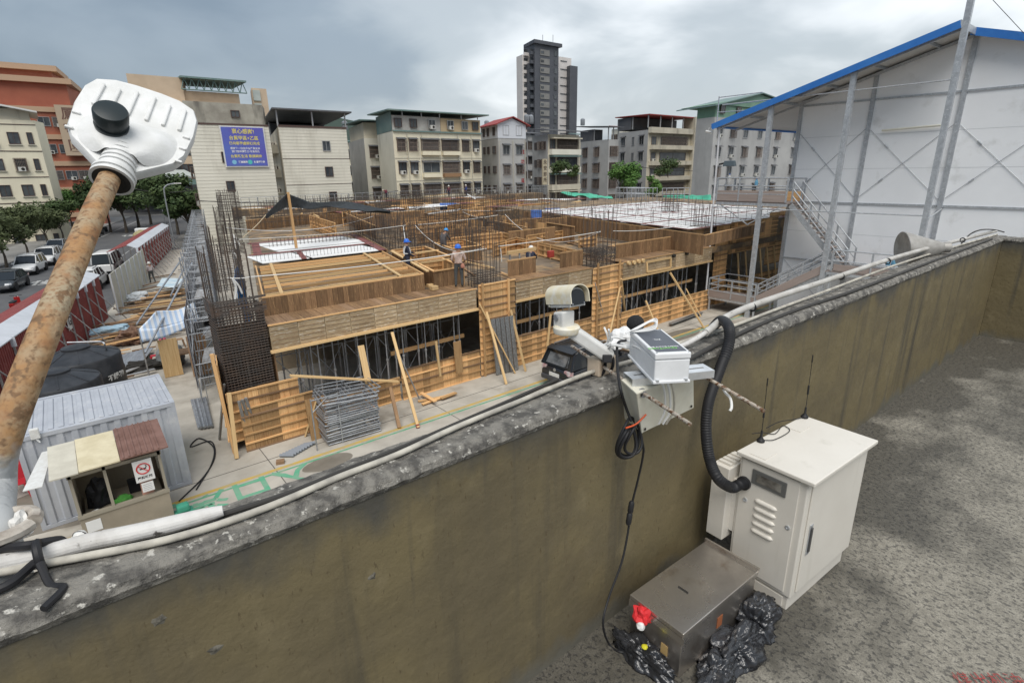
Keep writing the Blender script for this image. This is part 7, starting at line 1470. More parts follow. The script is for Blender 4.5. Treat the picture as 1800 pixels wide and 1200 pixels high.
# --- green topped block behind the shed
b = Bld('apartment_block', 'grey block with a pale green top storey behind the blue shed roof', 1250, 1420, 1246, 205, conc_g, Y=52)
MB().extr([V((p.x, p.y, b.H + .02)) for p in (b.C + V((.4, .2, 0)), b.R, b.back, b.Lp)], (0, 0, 1.9)).build('roof_storey', grn, b.root); gx = b.C.lerp(b.R, .38)
MB().extr([V((b.C.x - .2, 51.9, b.H + 1.93)), V((b.R.x, 51.9, b.H + 1.93)), V((gx.x, 51.9, b.H + 4.2))], DV * 8).build('gable', grn, b.root)
for a_, e_ in ((V((b.C.x - 1, 51.4, b.H + 1.55)), V((gx.x, 51.4, b.H + 4.3))), (V((gx.x, 51.4, b.H + 4.3)), V((b.R.x + 1, 51.4, b.H + 2)))):
    MB().hexa([a_, e_, e_ + DV * 9, a_ + DV * 9] + [q + UP * .15 for q in (a_, e_, e_ + DV * 9, a_ + DV * 9)]).build('roof', roofg, b.root)
for f in (.06, .20, .33): b.win('front', f, b.H + .6, 1.3, 1.2)
for i in range(5):
    for f in (.05, .16, .28, .42, .6, .8): b.win('front', f, b.H - 3.0 - 3.15 * i, 1.6, 1.6, 'alu', hood=True, grille=(i + int(f * 20)) % 3 == 0, ac=(i + int(f * 20)) % 3 == 1)
# --- blocks farther back that close the row
for k, (pc, pr, pl, py, Yb, mm, lab) in enumerate(((928, 948, 918, 238, 100, conc_g, 'narrow grey block in the gap left of the balcony block'), (1018, 1046, 1008, 240, 104, conc_y, 'ochre block behind the dark shelter roof'), (1088, 1112, 1080, 226, 106, tile_w, 'pale block behind the corner block roof shelter'), (1222, 1252, 1210, 214, 100, conc_g, 'grey block behind the ochre stair tower'), (612, 640, 600, 252, 112, tile_y, 'low cream block far behind the set back block'), (852, 884, 844, 246, 112, tile_w, 'pale block behind the red roofed block'))):
    q = Bld('apartment_block', lab, pc, pr, pl, py, mm, Y=Yb)
    q.canopy(q.H, .3, (roofd, roofg, roofr)[k % 3], .6, .6, False)
    for i in range(4):
        for f in (.22, .55, .85): q.win('front', f, q.H - 3 - 3.2 * i, 1.5, 1.6, 'alu' if k % 2 else 'frame', hood=True, grille=(i + k) % 2 == 0, ac=(i + int(f * 9)) % 3 == 0)
        for f in (.3, .7): q.win('side', f, q.H - 3 - 3.2 * i, 1.3, 1.5, grille=i % 2 == 0)
    plumbing(q, (.4, .72))
# --- tower
def tower():
    Y = 172.0; P = lambda px, py, dy=0: at(px, py, Y=Y + dy)
    r = thing('residential_tower', 'dark grey and white residential tower rising above the low blocks', 'building', P(962, 300))
    def vol(nm, l, rr, py, dy, dep, m): a, b2 = P(l, 200, dy), P(rr, 200, dy); z = P((l + rr) / 2, py, dy).z; MB().extr([V((q.x, q.y, 0)) for q in (a, b2, b2 + DV * dep, a + DV * dep)], (0, 0, z)).build(nm, m, r); return a, b2, z
    vol('white_wing', 919, 942, 98, 1.0, 5, tow_w); a, b2, z = vol('dark_core', 940, 981, 74, -3.0, 9, tow_d); vol('white_bay', 981, 1003, 101, 2.0, 6, tow_w); vol('dark_wing', 1001, 1014, 116, -.5, 7, tow_d); vol('dark_bay', 930, 941, 112, -1.5, 6, tow_d)
    MB().extr([V((q.x, q.y, z - 1.2)) for q in (a + V((-1, -1, 0)), b2 + V((1, -1, 0)), b2 + DV * 9, a + DV * 9)], (0, 0, 1.2)).build('crown', tow_d, r)
    s = (P(960, 90, -3).z - P(960, 225, -3).z) / 9.0; zt = z
    gm = mat('tower_panel', (.24, .235, .22), (.19, .185, .175), sc=.4, world_co=True, rough=.5)
    for k in range(14):
        zz = zt - 2.2 - (k + 1) * s; c = P(957, 150, -3.05); 
        if zz < 6: break
        pn = MB().box(c.x - 2.2, c.y - .12, zz + .4, c.x + 2.6, c.y - .003, zz + s - .6).build('bay_panel', gm, r); MB().box(c.x - 1.9, c.y - .2, zz + s * .35, c.x - .4, c.y - .125, zz + s * .62).build('pane', pane, pn)
        c = P(976, 150, -3.05); MB().box(c.x - .6, c.y - .10, zz + .8, c.x + .8, c.y - .003, zz + s - .5).build('window', pane, r)
        c = P(991, 150, 1.95); wn = MB().box(c.x - 2.0, c.y - .15, zz + .9, c.x + 1.6, c.y - .003, zz + s - 2.4).build('window', pane, r)
        for dx in (-1.1, -.2, .7): MB().box(c.x + dx - .08, c.y - .22, zz + .9, c.x + dx + .08, c.y - .155, zz + s - 2.4).build('mullion', wina, wn)
        c = P(935, 150, -1.55); MB().box(c.x - 1.3, c.y - .9, zz + .3, c.x + .9, c.y - .003, zz + 1.5).build('balcony', tow_d, r); MB().box(c.x - 1.2, c.y - .08, zz + 1.7, c.x + .8, c.y - .004, zz + s - .6).build('window', pane, r)
        c = P(924, 150, .95); MB().box(c.x - 1.0, c.y - .7, zz + .3, c.x + 1.2, c.y - .003, zz + 1.4).build('balcony', tow_w, r); MB().box(c.x - .9, c.y - .08, zz + 1.6, c.x + 1.0, c.y - .004, zz + s - .5).build('window', pane, r)
    for px, py in ((954, 68), (972, 69)): q = P(px, 74, 4); MB().tube([q, V((q.x, q.y, q.z + 2.5))], .12, 6).build('mast', wina, r)
tower()
# --- left side of the street
b = Bld('apartment_block', 'cream tiled apartment block at the far left edge behind the street trees', -160, 78, -200, 205, tile_y, Y=100)
b.k = 14
for i in range(6):
    for f, w in ((.62, 1.2), (.80, 1.2), (.93, .6)): b.win('front', f, b.H - 3.0 - 3.3 * i, w, 1.5, 'frame', ac=w > 1 and (i + int(f * 10)) % 3 == 0, grille=w > 1 and (i + int(f * 10)) % 4 == 1, sill=True)
for k in range(5): b.band('front', b.H - .6 - 3.3 * k, b.H - .5 - 3.3 * k, .05, winf, name='floor_line')
t = MB(); t.hexa([V((b.C.x, b.C.y - 1, b.H + 3.5)), V((b.R.x + .5, b.R.y - 1, b.H + .9)), V((b.R.x + .5, b.R.y + 10, b.H + .9)), V((b.C.x, b.C.y + 10, b.H + 3.5))] + [V((b.C.x, b.C.y - 1, b.H + 3.7)), V((b.R.x + .5, b.R.y - 1, b.H + 1.1)), V((b.R.x + .5, b.R.y + 10, b.H + 1.1)), V((b.C.x, b.C.y + 10, b.H + 3.7))]); t.build('roof', paintw, b.root)
MB().box(b.R.x - 9, b.R.y + .3, b.H, b.R.x - .4, b.R.y + 9, b.H + 1.4).build('roof_storey', conc_y, b.root)
b = Bld('apartment_block', 'red tiled apartment block with cream bands and a vertical sign at the left', -120, 160, -140, 178, brick, Y=128)
band_c = mat('band_cream', (.48, .33, .22), rough=.7)
for k in range(7): b.band('front', b.H - .9 - 4.4 * k, b.H - .1 - 4.4 * k, .25, band_c)
for i in range(6):
    for f in (.74, .84, .93): b.win('front', f, b.H - 3.2 - 4.4 * i, 1.7, 1.5, 'alu', ac=(i + int(f * 50)) % 2 == 0, grille=(i + int(f * 50)) % 3 == 0)
q0 = b.R
for l, rr, py, dy in ((-60, 128, 150, 3), (-40, 108, 128, 5)):
    a, c2 = at(l, 200, Y=128 + dy), at(rr, 200, Y=128 + dy); z = at(rr, py, Y=128 + dy).z; MB().extr([V((q.x, q.y, b.H - 1)) for q in (a, c2, c2 + DV * 12, a + DV * 12)], (0, 0, z - b.H + 1)).build('roof_storey', brick, b.root); MB().extr([V((q.x, q.y, z + .02)) for q in (a - V((0, .8, 0)), c2 + V((.8, -.8, 0)), c2 + DV * 12, a + DV * 12)], (0, 0, .9)).build('cornice', band_c, b.root)
p = at(127, 229, Y=127); sg = thing('building_sign', 'tall cream vertical sign with three characters on the red block', 'sign', p); MB().box(p.x - 1.7, 126.6, p.z - 4.2, p.x + 1.7, 127.4, p.z + 4.0).build('sign_panel', mat('sign_sand', (.46, .36, .26), rough=.7), sg)
for i, ch in enumerate('鳳瑤園'): text('lettering', ch, 2.2, mat('sign_ink_dark', (.16, .09, .07), rough=.7), sg, V((p.x, 126.6, p.z + 2.5 - i * 2.6)), (1, 0, 0), (0, 0, 1), .03, .02)
b = Bld('apartment_block', 'large beige block with a trussed roof canopy behind the billboard building', 205, 440, 200, 175, beige, Y=165)
for i in range(5):
    for k in range(12): b.win('front', .42 + k * .048, b.H - 4 - 4.2 * i, 1.7, 2.2)
for l, rr, py, dy in ((236, 330, 134, 2), (310, 425, 162, 3)):
    a, c2 = at(l, 200, Y=165 + dy), at(rr, 200, Y=165 + dy); z = at((l + rr) / 2, py, Y=165 + dy).z; MB().extr([V((q.x, q.y, b.H - 1)) for q in (a, c2, c2 + DV * 12, a + DV * 12)], (0, 0, z - b.H + 1)).build('roof_storey', beige, b.root)
a, c2 = at(318, 150, Y=166), at(432, 150, Y=166); z0, z1 = at(370, 160, Y=166).z, at(370, 141, Y=166).z
MB().box(a.x, 165, z1, c2.x, 180, z1 + .4).build('roof', roofg, b.root)
m = MB(); N = 9
for i in range(N): xa, xb = a.x + (c2.x - a.x) * i / N, a.x + (c2.x - a.x) * (i + 1) / N; m.tube([(xa, 166, z0), ((xa + xb) / 2, 166, z1)], .12, 5); m.tube([((xa + xb) / 2, 166, z1), (xb, 166, z0)], .12, 5)
m.tube([(a.x, 166, z0), (c2.x, 166, z0)], .15, 5); m.build('roof_truss', roofg, b.root, kind='stuff')
a, c2 = at(448, 200, Y=170), at(474, 200, Y=170); z = at(460, 156, Y=170).z; r = thing('apartment_block', 'pale scaffolded tower block right behind the billboard building', 'building', a); MB().extr([V((q.x, q.y, 0)) for q in (a, c2, c2 + DV * 10, a + DV * 10)], (0, 0, z)).build('wall', beige, r); m_ = at(462, 200, Y=169.8)
for k in range(9): MB().box(a.x + .2, 169.6, z - 3.2 - k * 3.4, m_.x, 169.95, z - .5 - k * 3.4).build('netted_bay', mat('net_pale', (.46, .50, .47), (.38, .42, .40), sc=.5, world_co=True, rough=.7) if k == 0 else bpy.data.materials['net_pale'], r)
# market canopy far down the street
a, c2 = at(205, 300, Y=150), at(345, 300, Y=150); r = thing('market_canopy', 'low grey green canopy roof far down the street', 'canopy', a); z = at(280, 300, Y=150).z
MB().hexa([(a.x, 150, z - 1.6), (c2.x, 150, z - 1.6), (c2.x, 165, z), (a.x, 165, z), (a.x, 150, z - 1.3), (c2.x, 150, z - 1.3), (c2.x, 165, z + .3), (a.x, 165, z + .3)]).build('roof', mat('canopy_pale', (.40, .44, .42), rough=.6), r); MB().box(a.x, 150.2, z - 3.2, c2.x, 150.6, z - 1.7).build('fascia', roofg, r); MB().box(a.x, 164, 0, c2.x, 165, z - 1).build('back_wall', roofd, r)
# distant hill
m = MB(); 
def hill(s, t): x = 40 + s * 260; return V((x, 330 - .45 * x + t * 50, max(0, (26 * math.exp(-((s - .25) / .18) ** 2) + 14 + 4 * noise.noise(V((s * 9, 0, 1)))) * (1 - t * .2)) if t > .01 else 0))
m.grid(hill, 60, 6); m.build('hill', mat('hill_green', (.07, .10, .085), (.05, .075, .065), sc=.05, world_co=True, rough=.9), smooth=True)['kind'] = 'structure'
# ================================================================== vehicles
tyre = mat('tyre', (.02, .02, .021), rough=.8); rimm = mat('alloy', (.42, .43, .44), rough=.35, metal=.7); lampr = mat('tail_lamp', (.30, .06, .06), (.45, .40, .40), sc=3, rough=.2); lampw = mat('head_lamp', (.62, .63, .64), rough=.15); carglass = mat('car_glass', (.018, .022, .026), rough=.08, spec=.7)
def car(label, paint, kind='suv', group=None):
    r = thing('parked_car', label, 'car', (0, 0, 0), group)
    if kind == 'suv': L, W, zr_, belt, hood = 4.4, .87, 1.62, .98, .98; st = [(-2.2, .45, .82), (-2.12, .34, .92), (-1.6, .26, belt), (-.5, .26, belt), (.75, .26, belt), (1.0, .26, hood), (1.7, .28, hood - .10), (2.08, .34, hood - .22), (2.2, .45, .62)]; gh = [(-2.10, belt - .05, .0), (-1.82, zr_ - .12, 1), (-1.5, zr_ - .02, 1), (-.2, zr_, 1), (.25, zr_ - .06, 1), (1.02, belt - .03, 0)]
    elif kind == 'van': L, W, zr_, belt, hood = 4.6, .86, 1.95, 1.08, 1.05; st = [(-2.3, .45, .95), (-2.25, .34, belt), (-1.6, .28, belt), (0, .28, belt), (1.5, .28, belt), (1.9, .28, belt - .1), (2.2, .34, .85), (2.3, .45, .6)]; gh = [(-2.26, belt, 0), (-2.15, zr_ - .06, 1), (-1.8, zr_, 1), (.9, zr_, 1), (1.2, zr_ - .06, 1), (1.95, belt - .1, 0)]
    else: L, W, zr_, belt, hood = 4.4, .85, 1.45, .90, .88; st = [(-2.2, .45, .75), (-2.1, .32, .92), (-1.5, .24, belt + .02), (-.5, .24, belt), (.7, .24, belt), (1.0, .24, hood), (1.7, .26, hood - .12), (2.1, .32, .66), (2.2, .42, .55)]; gh = [(-1.85, belt, 0), (-1.15, zr_ - .06, 1), (-.6, zr_, 1), (.0, zr_, 1), (.3, zr_ - .05, 1), (1.1, belt - .02, 0)]
    m = MB(); vs = []; K = 9
    for i, (x, zb, zt) in enumerate(st):
        e = .80 if i in (0, len(st) - 1) else (.93 if i in (1, len(st) - 2) else 1); w = W * e; zm = zb + (zt - zb) * .55
        half = [(0, zt + .01), (w * .55, zt), (w * .88, zt - .03), (w * .985, zt - .12), (w, zm), (w * .985, zb + .08), (w * .93, zb)]
        ring = half + [(-y, z) for y, z in reversed(half[1:])]; n = len(ring); vs += [(x, y, z) for y, z in ring]
    fs = [(i * n + j, i * n + (j + 1) % n, (i + 1) * n + (j + 1) % n, (i + 1) * n + j) for i in range(len(st) - 1) for j in range(n)] + [tuple(range(n)), tuple((len(st) - 1) * n + j for j in range(n - 1, -1, -1))]
    m.add(vs, fs); body = m.build('body', paint, r, smooth=True); md = body.modifiers.new('s', 'SUBSURF'); md.levels = md.render_levels = 2
    # glass house
    m = MB(); vs = []; 
    for x, z, t in gh: wt = W * (.94 if t == 0 else .80); wb = W * .94; vs += [(x, -wb if not t else -wt, z), (x, wb if not t else wt, z)]
    # lower edge along the belt under each station
    lo = [(x, s_ * W * .945, belt - .04) for x, z, t in gh for s_ in (-1, 1)]; N = len(gh)
    m.add(vs + lo, [(2 * i, 2 * i + 2, 2 * i + 3, 2 * i + 1) for i in range(N - 1)] + [(2 * i, 2 * N + 2 * i, 2 * N + 2 * i + 2, 2 * i + 2) for i in range(N - 1)] + [(2 * i + 1, 2 * i + 3, 2 * N + 2 * i + 3, 2 * N + 2 * i + 1) for i in range(N - 1)]); m.build('windows', carglass, r)
    top = [g_ for g_ in gh if g_[2]]; m = MB(); vs = []
    for x, z, t in top:
        for f in (-1, -.9, -.5, 0, .5, .9, 1): vs.append((x, f * W * .815, z + .035 - (.05 if abs(f) == 1 else .012 if abs(f) == .9 else 0) + .015 * (1 - f * f)))
    m.add(vs, [(i * 7 + j, (i + 1) * 7 + j, (i + 1) * 7 + j + 1, i * 7 + j + 1) for i in range(len(top) - 1) for j in range(6)]); roof = m.build('roof', paint, r, smooth=True, solid=.02)
    for s_ in (-1, 1):
        for k, (a, b) in enumerate(((gh[0], gh[1]), (gh[-1], gh[-2]))): MB().bar((a[0], s_ * W * .93, a[1]), (b[0], s_ * W * .81, b[1] + .01), .07, .06).build('pillar', paint, r)
        for x in ((-.15, -1.15) if kind != 'sedan' else (-.2,)): MB().bar((x, s_ * W * .945, belt - .03), (x - .05, s_ * W * .812, zr_ - .02), .07, .05).build('pillar', paint, r)
        if kind == 'suv': MB().bar((-1.6, s_ * W * .70, zr_ + .06), (.1, s_ * W * .70, zr_ + .08), .04, .035).build('roof_rail', rimm, roof)
        MB().box(.75, s_ * W + (-.02 if s_ > 0 else -.12), belt - .02, .92, s_ * W + (.12 if s_ > 0 else .02), belt + .12).build('mirror', paint, r, bevel=.02)
        MB().hexa([(-2.19, s_ * W * .55, .74), (-2.19, s_ * W * .84, .74), (-2.02, s_ * W * .97, .74), (-2.02, s_ * W * .60, .74), (-2.17, s_ * W * .55, .92), (-2.17, s_ * W * .83, .92), (-2.02, s_ * W * .965, .92), (-2.02, s_ * W * .60, .92)]).build('tail_light', lampr, r, bevel=.01)
        MB().hexa([(2.02, s_ * W * .50, .60), (2.19, s_ * W * .50, .60), (2.17, s_ * W * .80, .60), (1.98, s_ * W * .93, .60), (2.0, s_ * W * .50, .74), (2.13, s_ * W * .50, .74), (2.12, s_ * W * .80, .74), (1.95, s_ * W * .93, .74)]).build('headlight', lampw, r, bevel=.01)
        for x in (-1.32, 1.35):
            wl_ = MB().lathe([(.20, -.11), (.33, -.105), (.345, -.06), (.345, .06), (.33, .105), (.20, .11)], 26, (x, s_ * (W - .08), .345), (0, 1, 0)).build('wheel', tyre, r, smooth=True)
            MB().lathe([(.02, .0), (.20, .0), (.215, .02), (.215, .03)], 22, (x, s_ * (W + .02), .345), (0, -s_, 0)).build('rim', rimm, wl_, smooth=True)
            MB().tube(arc((x, s_ * (W - .005), .345), .385, .05, math.pi - .05, 14, (1, 0, 0), (0, 0, 1)), .03, 6).build('wheel_arch', tyre, r)
    MB().box(-2.235, -.26, .58, -2.205, .26, .72).build('number_plate', paintw, r); MB().box(-2.27, -W * .8, .36, -2.12, W * .8, .56).build('bumper', mat('bumper_grey', (.06, .06, .065), rough=.5) if 'bumper_grey' not in bpy.data.materials else bpy.data.materials['bumper_grey'], r, bevel=.04); MB().box(2.10, -W * .8, .34, 2.24, W * .8, .52).build('bumper', bpy.data.materials['bumper_grey'], r, bevel=.04)
    if kind == 'suv':
        MB().hexa([(-2.085, -.58, 1.02), (-2.085, .58, 1.02), (-2.07, .58, 1.02), (-2.07, -.58, 1.02), (-1.895, -.52, 1.42), (-1.895, .52, 1.42), (-1.88, .52, 1.42), (-1.88, -.52, 1.42)]).build('rear_window', mat('rear_glass_reflection', (.16, .17, .18), (.05, .055, .06), sc=3, rough=.06, spec=.9) if 'rear_glass_reflection' not in bpy.data.materials else bpy.data.materials['rear_glass_reflection'], r)  # pale reflection put into the rear glass colour
        for s_ in (-1, 1): MB().box(-1.1, s_ * W * .93 + (-.01 if s_ < 0 else -.04), belt + .06, -.25, s_ * W * .93 + (.04 if s_ < 0 else .01), belt + .07).build('window_trim', rimm, r)
        MB().bar((-2.14, -.5, .98), (-1.93, -.5, 1.36), .02, .02).build('rear_wiper', tyre, r); MB().box(-2.20, -.62, .745, -2.165, .62, .775).build('chrome_strip', rimm, r); MB().lathe([(.07, 0), (.07, .015)], 16, (-2.19, 0, .84), (-1, 0, 0)).build('badge', rimm, r)
        MB().hexa([(-1.95, -.70, zr_ - .06), (-1.62, -.70, zr_ + .01), (-1.62, .70, zr_ + .01), (-1.95, .70, zr_ - .06), (-1.97, -.68, zr_ - .03), (-1.62, -.70, zr_ + .04), (-1.62, .70, zr_ + .04), (-1.97, .68, zr_ - .03)]).build('spoiler', paint, r, bevel=.01)
    return r
black_p = mat('car_black', (.012, .013, .016), rough=.18, spec=.6); white_p = mat('car_white', (.66, .66, .65), rough=.25, spec=.5); silver_p = mat('car_silver', (.34, .35, .36), rough=.3, metal=.4); dark_p = mat('car_dark_grey', (.045, .05, .055), rough=.25); red_p = mat('car_red', (.35, .02, .02), rough=.3)
suv = car('black estate car parked behind the parapet beside the plank wall', black_p, 'suv'); place(suv, (15.95, 14.45, 0), math.radians(2)); suv.name = 'parked_car'
sa = math.atan2(1, SH)
ws = car('white sport utility car parked on the left of the street behind a scooter rider', white_p, 'suv'); place(ws, at(47, 484, Z=0) + V((.3, 1.5, 0)), sa + math.pi)
dk = car('dark grey car parked at the left edge of the street', dark_p, 'sedan'); place(dk, at(18, 508, Z=0), sa + math.pi)
w2 = copy_tree(ws, None, 'white car parked second from the dark one on the left kerb'); place(w2, at(82, 466, Z=0) + V((.2, 1, 0)), sa + math.pi)
sv = car('silver car parked on the left kerb behind the rusty pole', silver_p, 'sedan'); place(sv, at(104, 443, Z=0), sa + math.pi)
vn = car('white van standing behind the cream fence', white_p, 'van'); place(vn, S(-8.0, 44, 0), sa); w3 = car('white estate car standing close behind the cream fence', white_p, 'suv'); place(w3, S(-7.9, 36.5, 0), sa)
for k, (px, py) in enumerate(((258, 372), (268, 364), (276, 357), (262, 352))):
    o = copy_tree((sv, ws, dk, vn)[k], None, ('silver', 'white', 'dark', 'pale')[k] + ' car far down the street, %s of the distant row' % ('nearest', 'second', 'third', 'last')[k]); place(o, at(px, py, Z=0), sa + random.uniform(-.1, .1))
def scooter(c, rz, m, lab, rider=None):
    r = thing('scooter', lab, 'scooter', (0, 0, 0))
    for x in (-.6, .62): wl_ = MB().lathe([(.14, -.05), (.24, -.045), (.25, 0), (.24, .045), (.14, .05)], 18, (x, 0, .25), (0, 1, 0)).build('wheel', tyre, r, smooth=True)
    MB().hexa([(-.75, -.16, .35), (-.05, -.16, .35), (-.05, .16, .35), (-.75, .16, .35), (-.85, -.15, .72), (-.1, -.13, .70), (-.1, .13, .70), (-.85, .15, .72)]).build('body', m, r, bevel=.06); MB().box(-.8, -.13, .72, -.05, .13, .82).build('seat', blackr, r, bevel=.04); MB().box(-.1, -.15, .25, .38, .15, .32).build('footboard', m, r, bevel=.02); MB().hexa([(.36, -.17, .3), (.44, -.1, .3), (.44, .1, .3), (.36, .17, .3), (.28, -.17, .95), (.40, -.1, .95), (.40, .1, .95), (.28, .17, .95)]).build('leg_shield', m, r, bevel=.03)
    MB().tube([(.62, 0, .25), (.30, 0, 1.0)], .035, 8).build('fork', blackr, r); MB().tube([(.26, -.32, 1.06), (.32, 0, 1.02), (.26, .32, 1.06)], .02, 6).build('handlebar', blackr, r); MB().lathe([(.09, 0), (.07, .06)], 12, (.38, 0, .95), (1, 0, -.1)).build('headlight', lampw, r)
    place(r, c, rz); return r
scp = scooter(at(62, 478, Z=0), sa + math.pi, dark_p, 'dark scooter ridden in front of the white car'); s2 = scooter(at(33, 548, Z=0), sa, red_p, 'red scooter with a rear rack on the street by the hoarding')
rk = MB(); rk.tube([(-.9, -.25, .9), (-.9, -.25, 1.3), (-.9, .25, 1.3), (-.9, .25, .9)], .02, 6); rk.tube([(-.9, -.25, 1.1), (-.9, .25, 1.1)], .02, 6); rk.build('rear_rack', steel, s2, M=Matrix.Identity(4)); s2.children[-1].matrix_parent_inverse = Matrix.Identity(4)
for k in range(5): o = copy_tree(scp, None, 'parked scooter in the row under the far trees', 'scooters parked under the far trees'); place(o, at(152 + k * 7, 428 - k * 5, Z=0), sa + 1.3)
# low truck with a yellowish load
tk = thing('loaded_truck', 'small truck with a pale tied load on the street beyond the hoarding', 'truck', (0, 0, 0)); MB().box(-2.2, -.9, .6, .9, .9, .75).build('bed', dark_p, tk); MB().box(1.0, -.85, .4, 2.3, .85, 1.9).build('cab', white_p, tk, bevel=.12); crumple('load', V((-.7, 0, .76)), 1.5, .85, .75, mat('load_straw', (.42, .37, .20), (.30, .26, .14), sc=3, world_co=True, rough=.9), 5, 3, .25, 2, tk)
for x in (-1.4, 1.5):
    for y in (-.85, .85): MB().lathe([(.15, -.1), (.36, -.1), (.36, .1), (.15, .1)], 18, (x, y, .36), (0, 1, 0)).build('wheel', tyre, tk, smooth=True)
place(tk, S(-8.6, 68, 0), sa)
# ================================================================== people
import bmesh
skinm = mat('skin', (.42, .24, .16), rough=.6)
def person(label, cloth, J, helmet=None, sleeve='long', extra=None, name='person'):
    """one continuous body grown from a posed skeleton; J overrides joints (local: facing +Y, feet at z 0)"""
    j = dict(pel=(0, 0, .95), bel=(0, 0, 1.08), che=(0, .0, 1.28), nk=(0, 0, 1.44), hd=(0, .015, 1.55), ht=(0, .01, 1.66), ns=(0, .10, 1.565),
             hl=(-.10, 0, .90), kl=(-.11, .02, .49), al=(-.11, -.02, .09), tl=(-.12, .15, .04), hr=(.10, 0, .90), kr=(.11, .02, .49), ar=(.11, -.02, .09), tr=(.12, .15, .04),
             sl=(-.19, 0, 1.38), el=(-.25, -.02, 1.12), wl=(-.24, .10, .90), fl=(-.24, .15, .80), sr=(.19, 0, 1.38), er=(.25, -.02, 1.12), wr=(.24, .10, .90), fr=(.24, .15, .80), ml=(-.19, .17, .86), mr=(.19, .17, .86)); j.update(J)
    E = [('pel', 'bel'), ('bel', 'che'), ('che', 'nk'), ('nk', 'hd'), ('hd', 'ht'), ('pel', 'hl'), ('hl', 'kl'), ('kl', 'al'), ('al', 'tl'), ('pel', 'hr'), ('hr', 'kr'), ('kr', 'ar'), ('ar', 'tr'), ('che', 'sl'), ('sl', 'el'), ('el', 'wl'), ('wl', 'fl'), ('che', 'sr'), ('sr', 'er'), ('er', 'wr'), ('wr', 'fr')]
    R = dict(pel=(.155, .12), bel=(.145, .11), che=(.175, .125), nk=(.055, .055), hd=(.085, .10), ht=(.055, .065), hl=(.10, .10), kl=(.068, .068), al=(.048, .05), tl=(.045, .035), hr=(.10, .10), kr=(.068, .068), ar=(.048, .05), tr=(.045, .035), sl=(.07, .07), el=(.05, .05), wl=(.034, .034), fl=(.042, .028), sr=(.07, .07), er=(.05, .05), wr=(.034, .034), fr=(.042, .028))
    ks = list(R); me = bpy.data.meshes.new('body'); me.from_pydata([j[k] for k in ks], [(ks.index(a), ks.index(b)) for a, b in E], []); o = bpy.data.objects.new('body', me); col.objects.link(o)
    md = o.modifiers.new('skin', 'SKIN'); md.use_smooth_shade = True
    for i, k in enumerate(ks): sv_ = me.skin_vertices[0].data[i]; sv_.radius = R[k]; sv_.use_root = (k == 'pel')
    sb_ = o.modifiers.new('sub', 'SUBSURF'); sb_.levels = sb_.render_levels = 2; bpy.context.view_layer.update()
    m2 = bpy.data.meshes.new_from_object(o.evaluated_get(bpy.context.evaluated_depsgraph_get())); bpy.data.objects.remove(o)
    shirt, trous, shoe = cloth
    for mm in (shirt, trous, shoe, skinm): m2.materials.append(mm)
    zone = {}
    for k in ks: zone[k] = 1 if k in ('pel', 'hl', 'kl', 'hr', 'kr', 'al', 'ar') else 2 if k in ('tl', 'tr') else 3 if k in ('nk', 'hd', 'ht', 'fl', 'fr') or (sleeve == 'short' and k in ('wl', 'wr')) else 0
    kv = [(V(j[k]), zone[k]) for k in ks] + [((V(j[a]) + V(j[b])) / 2, zone[b] if zone[b] != 2 else 2) for a, b in E if a in ('kl', 'kr', 'hl', 'hr', 'sl', 'sr', 'el', 'er')]
    for p in m2.polygons: c = p.center; p.material_index = min(kv, key=lambda q: (q[0] - c).length_squared)[1]; p.use_smooth = True
    r = thing(name, label, 'person', (0, 0, 0)); body = link(bpy.data.objects.new('body', m2), r)
    h = V(j['hd']); up = (V(j['ht']) - h).normalized()
    # face: nose, eyes, mouth and ears are small raised shapes on the head
    f = V((0, 1, 0)); MB().tube([h + V((0, .085, .035)), h + V((0, .112, .0))], [.008, .015], 6).build('nose', skinm, r)
    for s_ in (-1, 1): MB().lathe([(.011, 0), (.006, .006)], 8, h + V((s_ * .034, .083, .030)), f).build('eye', blackr, r); MB().lathe([(.026, -.012), (.02, .012)], 8, h + V((s_ * .085, 0, .01)), (s_, 0, 0)).build('ear', skinm, r)
    MB().bar(h + V((-.022, .090, -.045)), h + V((.022, .090, -.045)), .008, .008).build('mouth', mat('lips', (.30, .12, .10), rough=.6) if 'lips' not in bpy.data.materials else bpy.data.materials['lips'], r)
    # hands: four fingers and a thumb from each palm
    for a, b, s_ in (('wl', 'fl', -1), ('wr', 'fr', 1)):
        w_, p = V(j[a]), V(j[b]); d = (p - w_).normalized(); sd_ = d.orthogonal().normalized(); m = MB()
        for q in range(4): b0 = p + sd_ * (.026 * (q - 1.5)); ln = (.062, .075, .070, .052)[q]; m.tube([b0, b0 + d * ln * .55, b0 + d * ln * .9 + d.cross(sd_) * .02], .0085, 5)
        m.tube([p + sd_ * .04 - d * .03, p + sd_ * .065 + d * .01, p + sd_ * .062 + d * .04], .0095, 5); m.build('fingers', skinm, r)
    if helmet:
        hm_ = MB().lathe([(.001, .135), (.05, .130), (.09, .105), (.115, .06), (.122, .02), (.125, .0), (.145, -.004), (.145, -.010), (.118, -.008)][::-1], 24, h + up * .055, up).build('helmet', helmet, r, smooth=True)
        MB().hexa([h + V(q) for q in ((-.09, .10, .05), (.09, .10, .05), (.06, .19, .04), (-.06, .19, .04), (-.09, .10, .06), (.09, .10, .06), (.06, .19, .05), (-.06, .19, .05))]).build('helmet_peak', helmet, hm_)
    else: MB().lathe([(.001, .12), (.05, .112), (.085, .085), (.10, .04), (.102, .0), (.09, -.03)][::-1], 20, h + up * .045 + V((0, -.015, 0)), up).build('hair', mat('hair_black', (.02, .018, .016), rough=.6) if 'hair_black' not in bpy.data.materials else bpy.data.materials['hair_black'], r, smooth=True)
    if extra: extra(r, j)
    return r
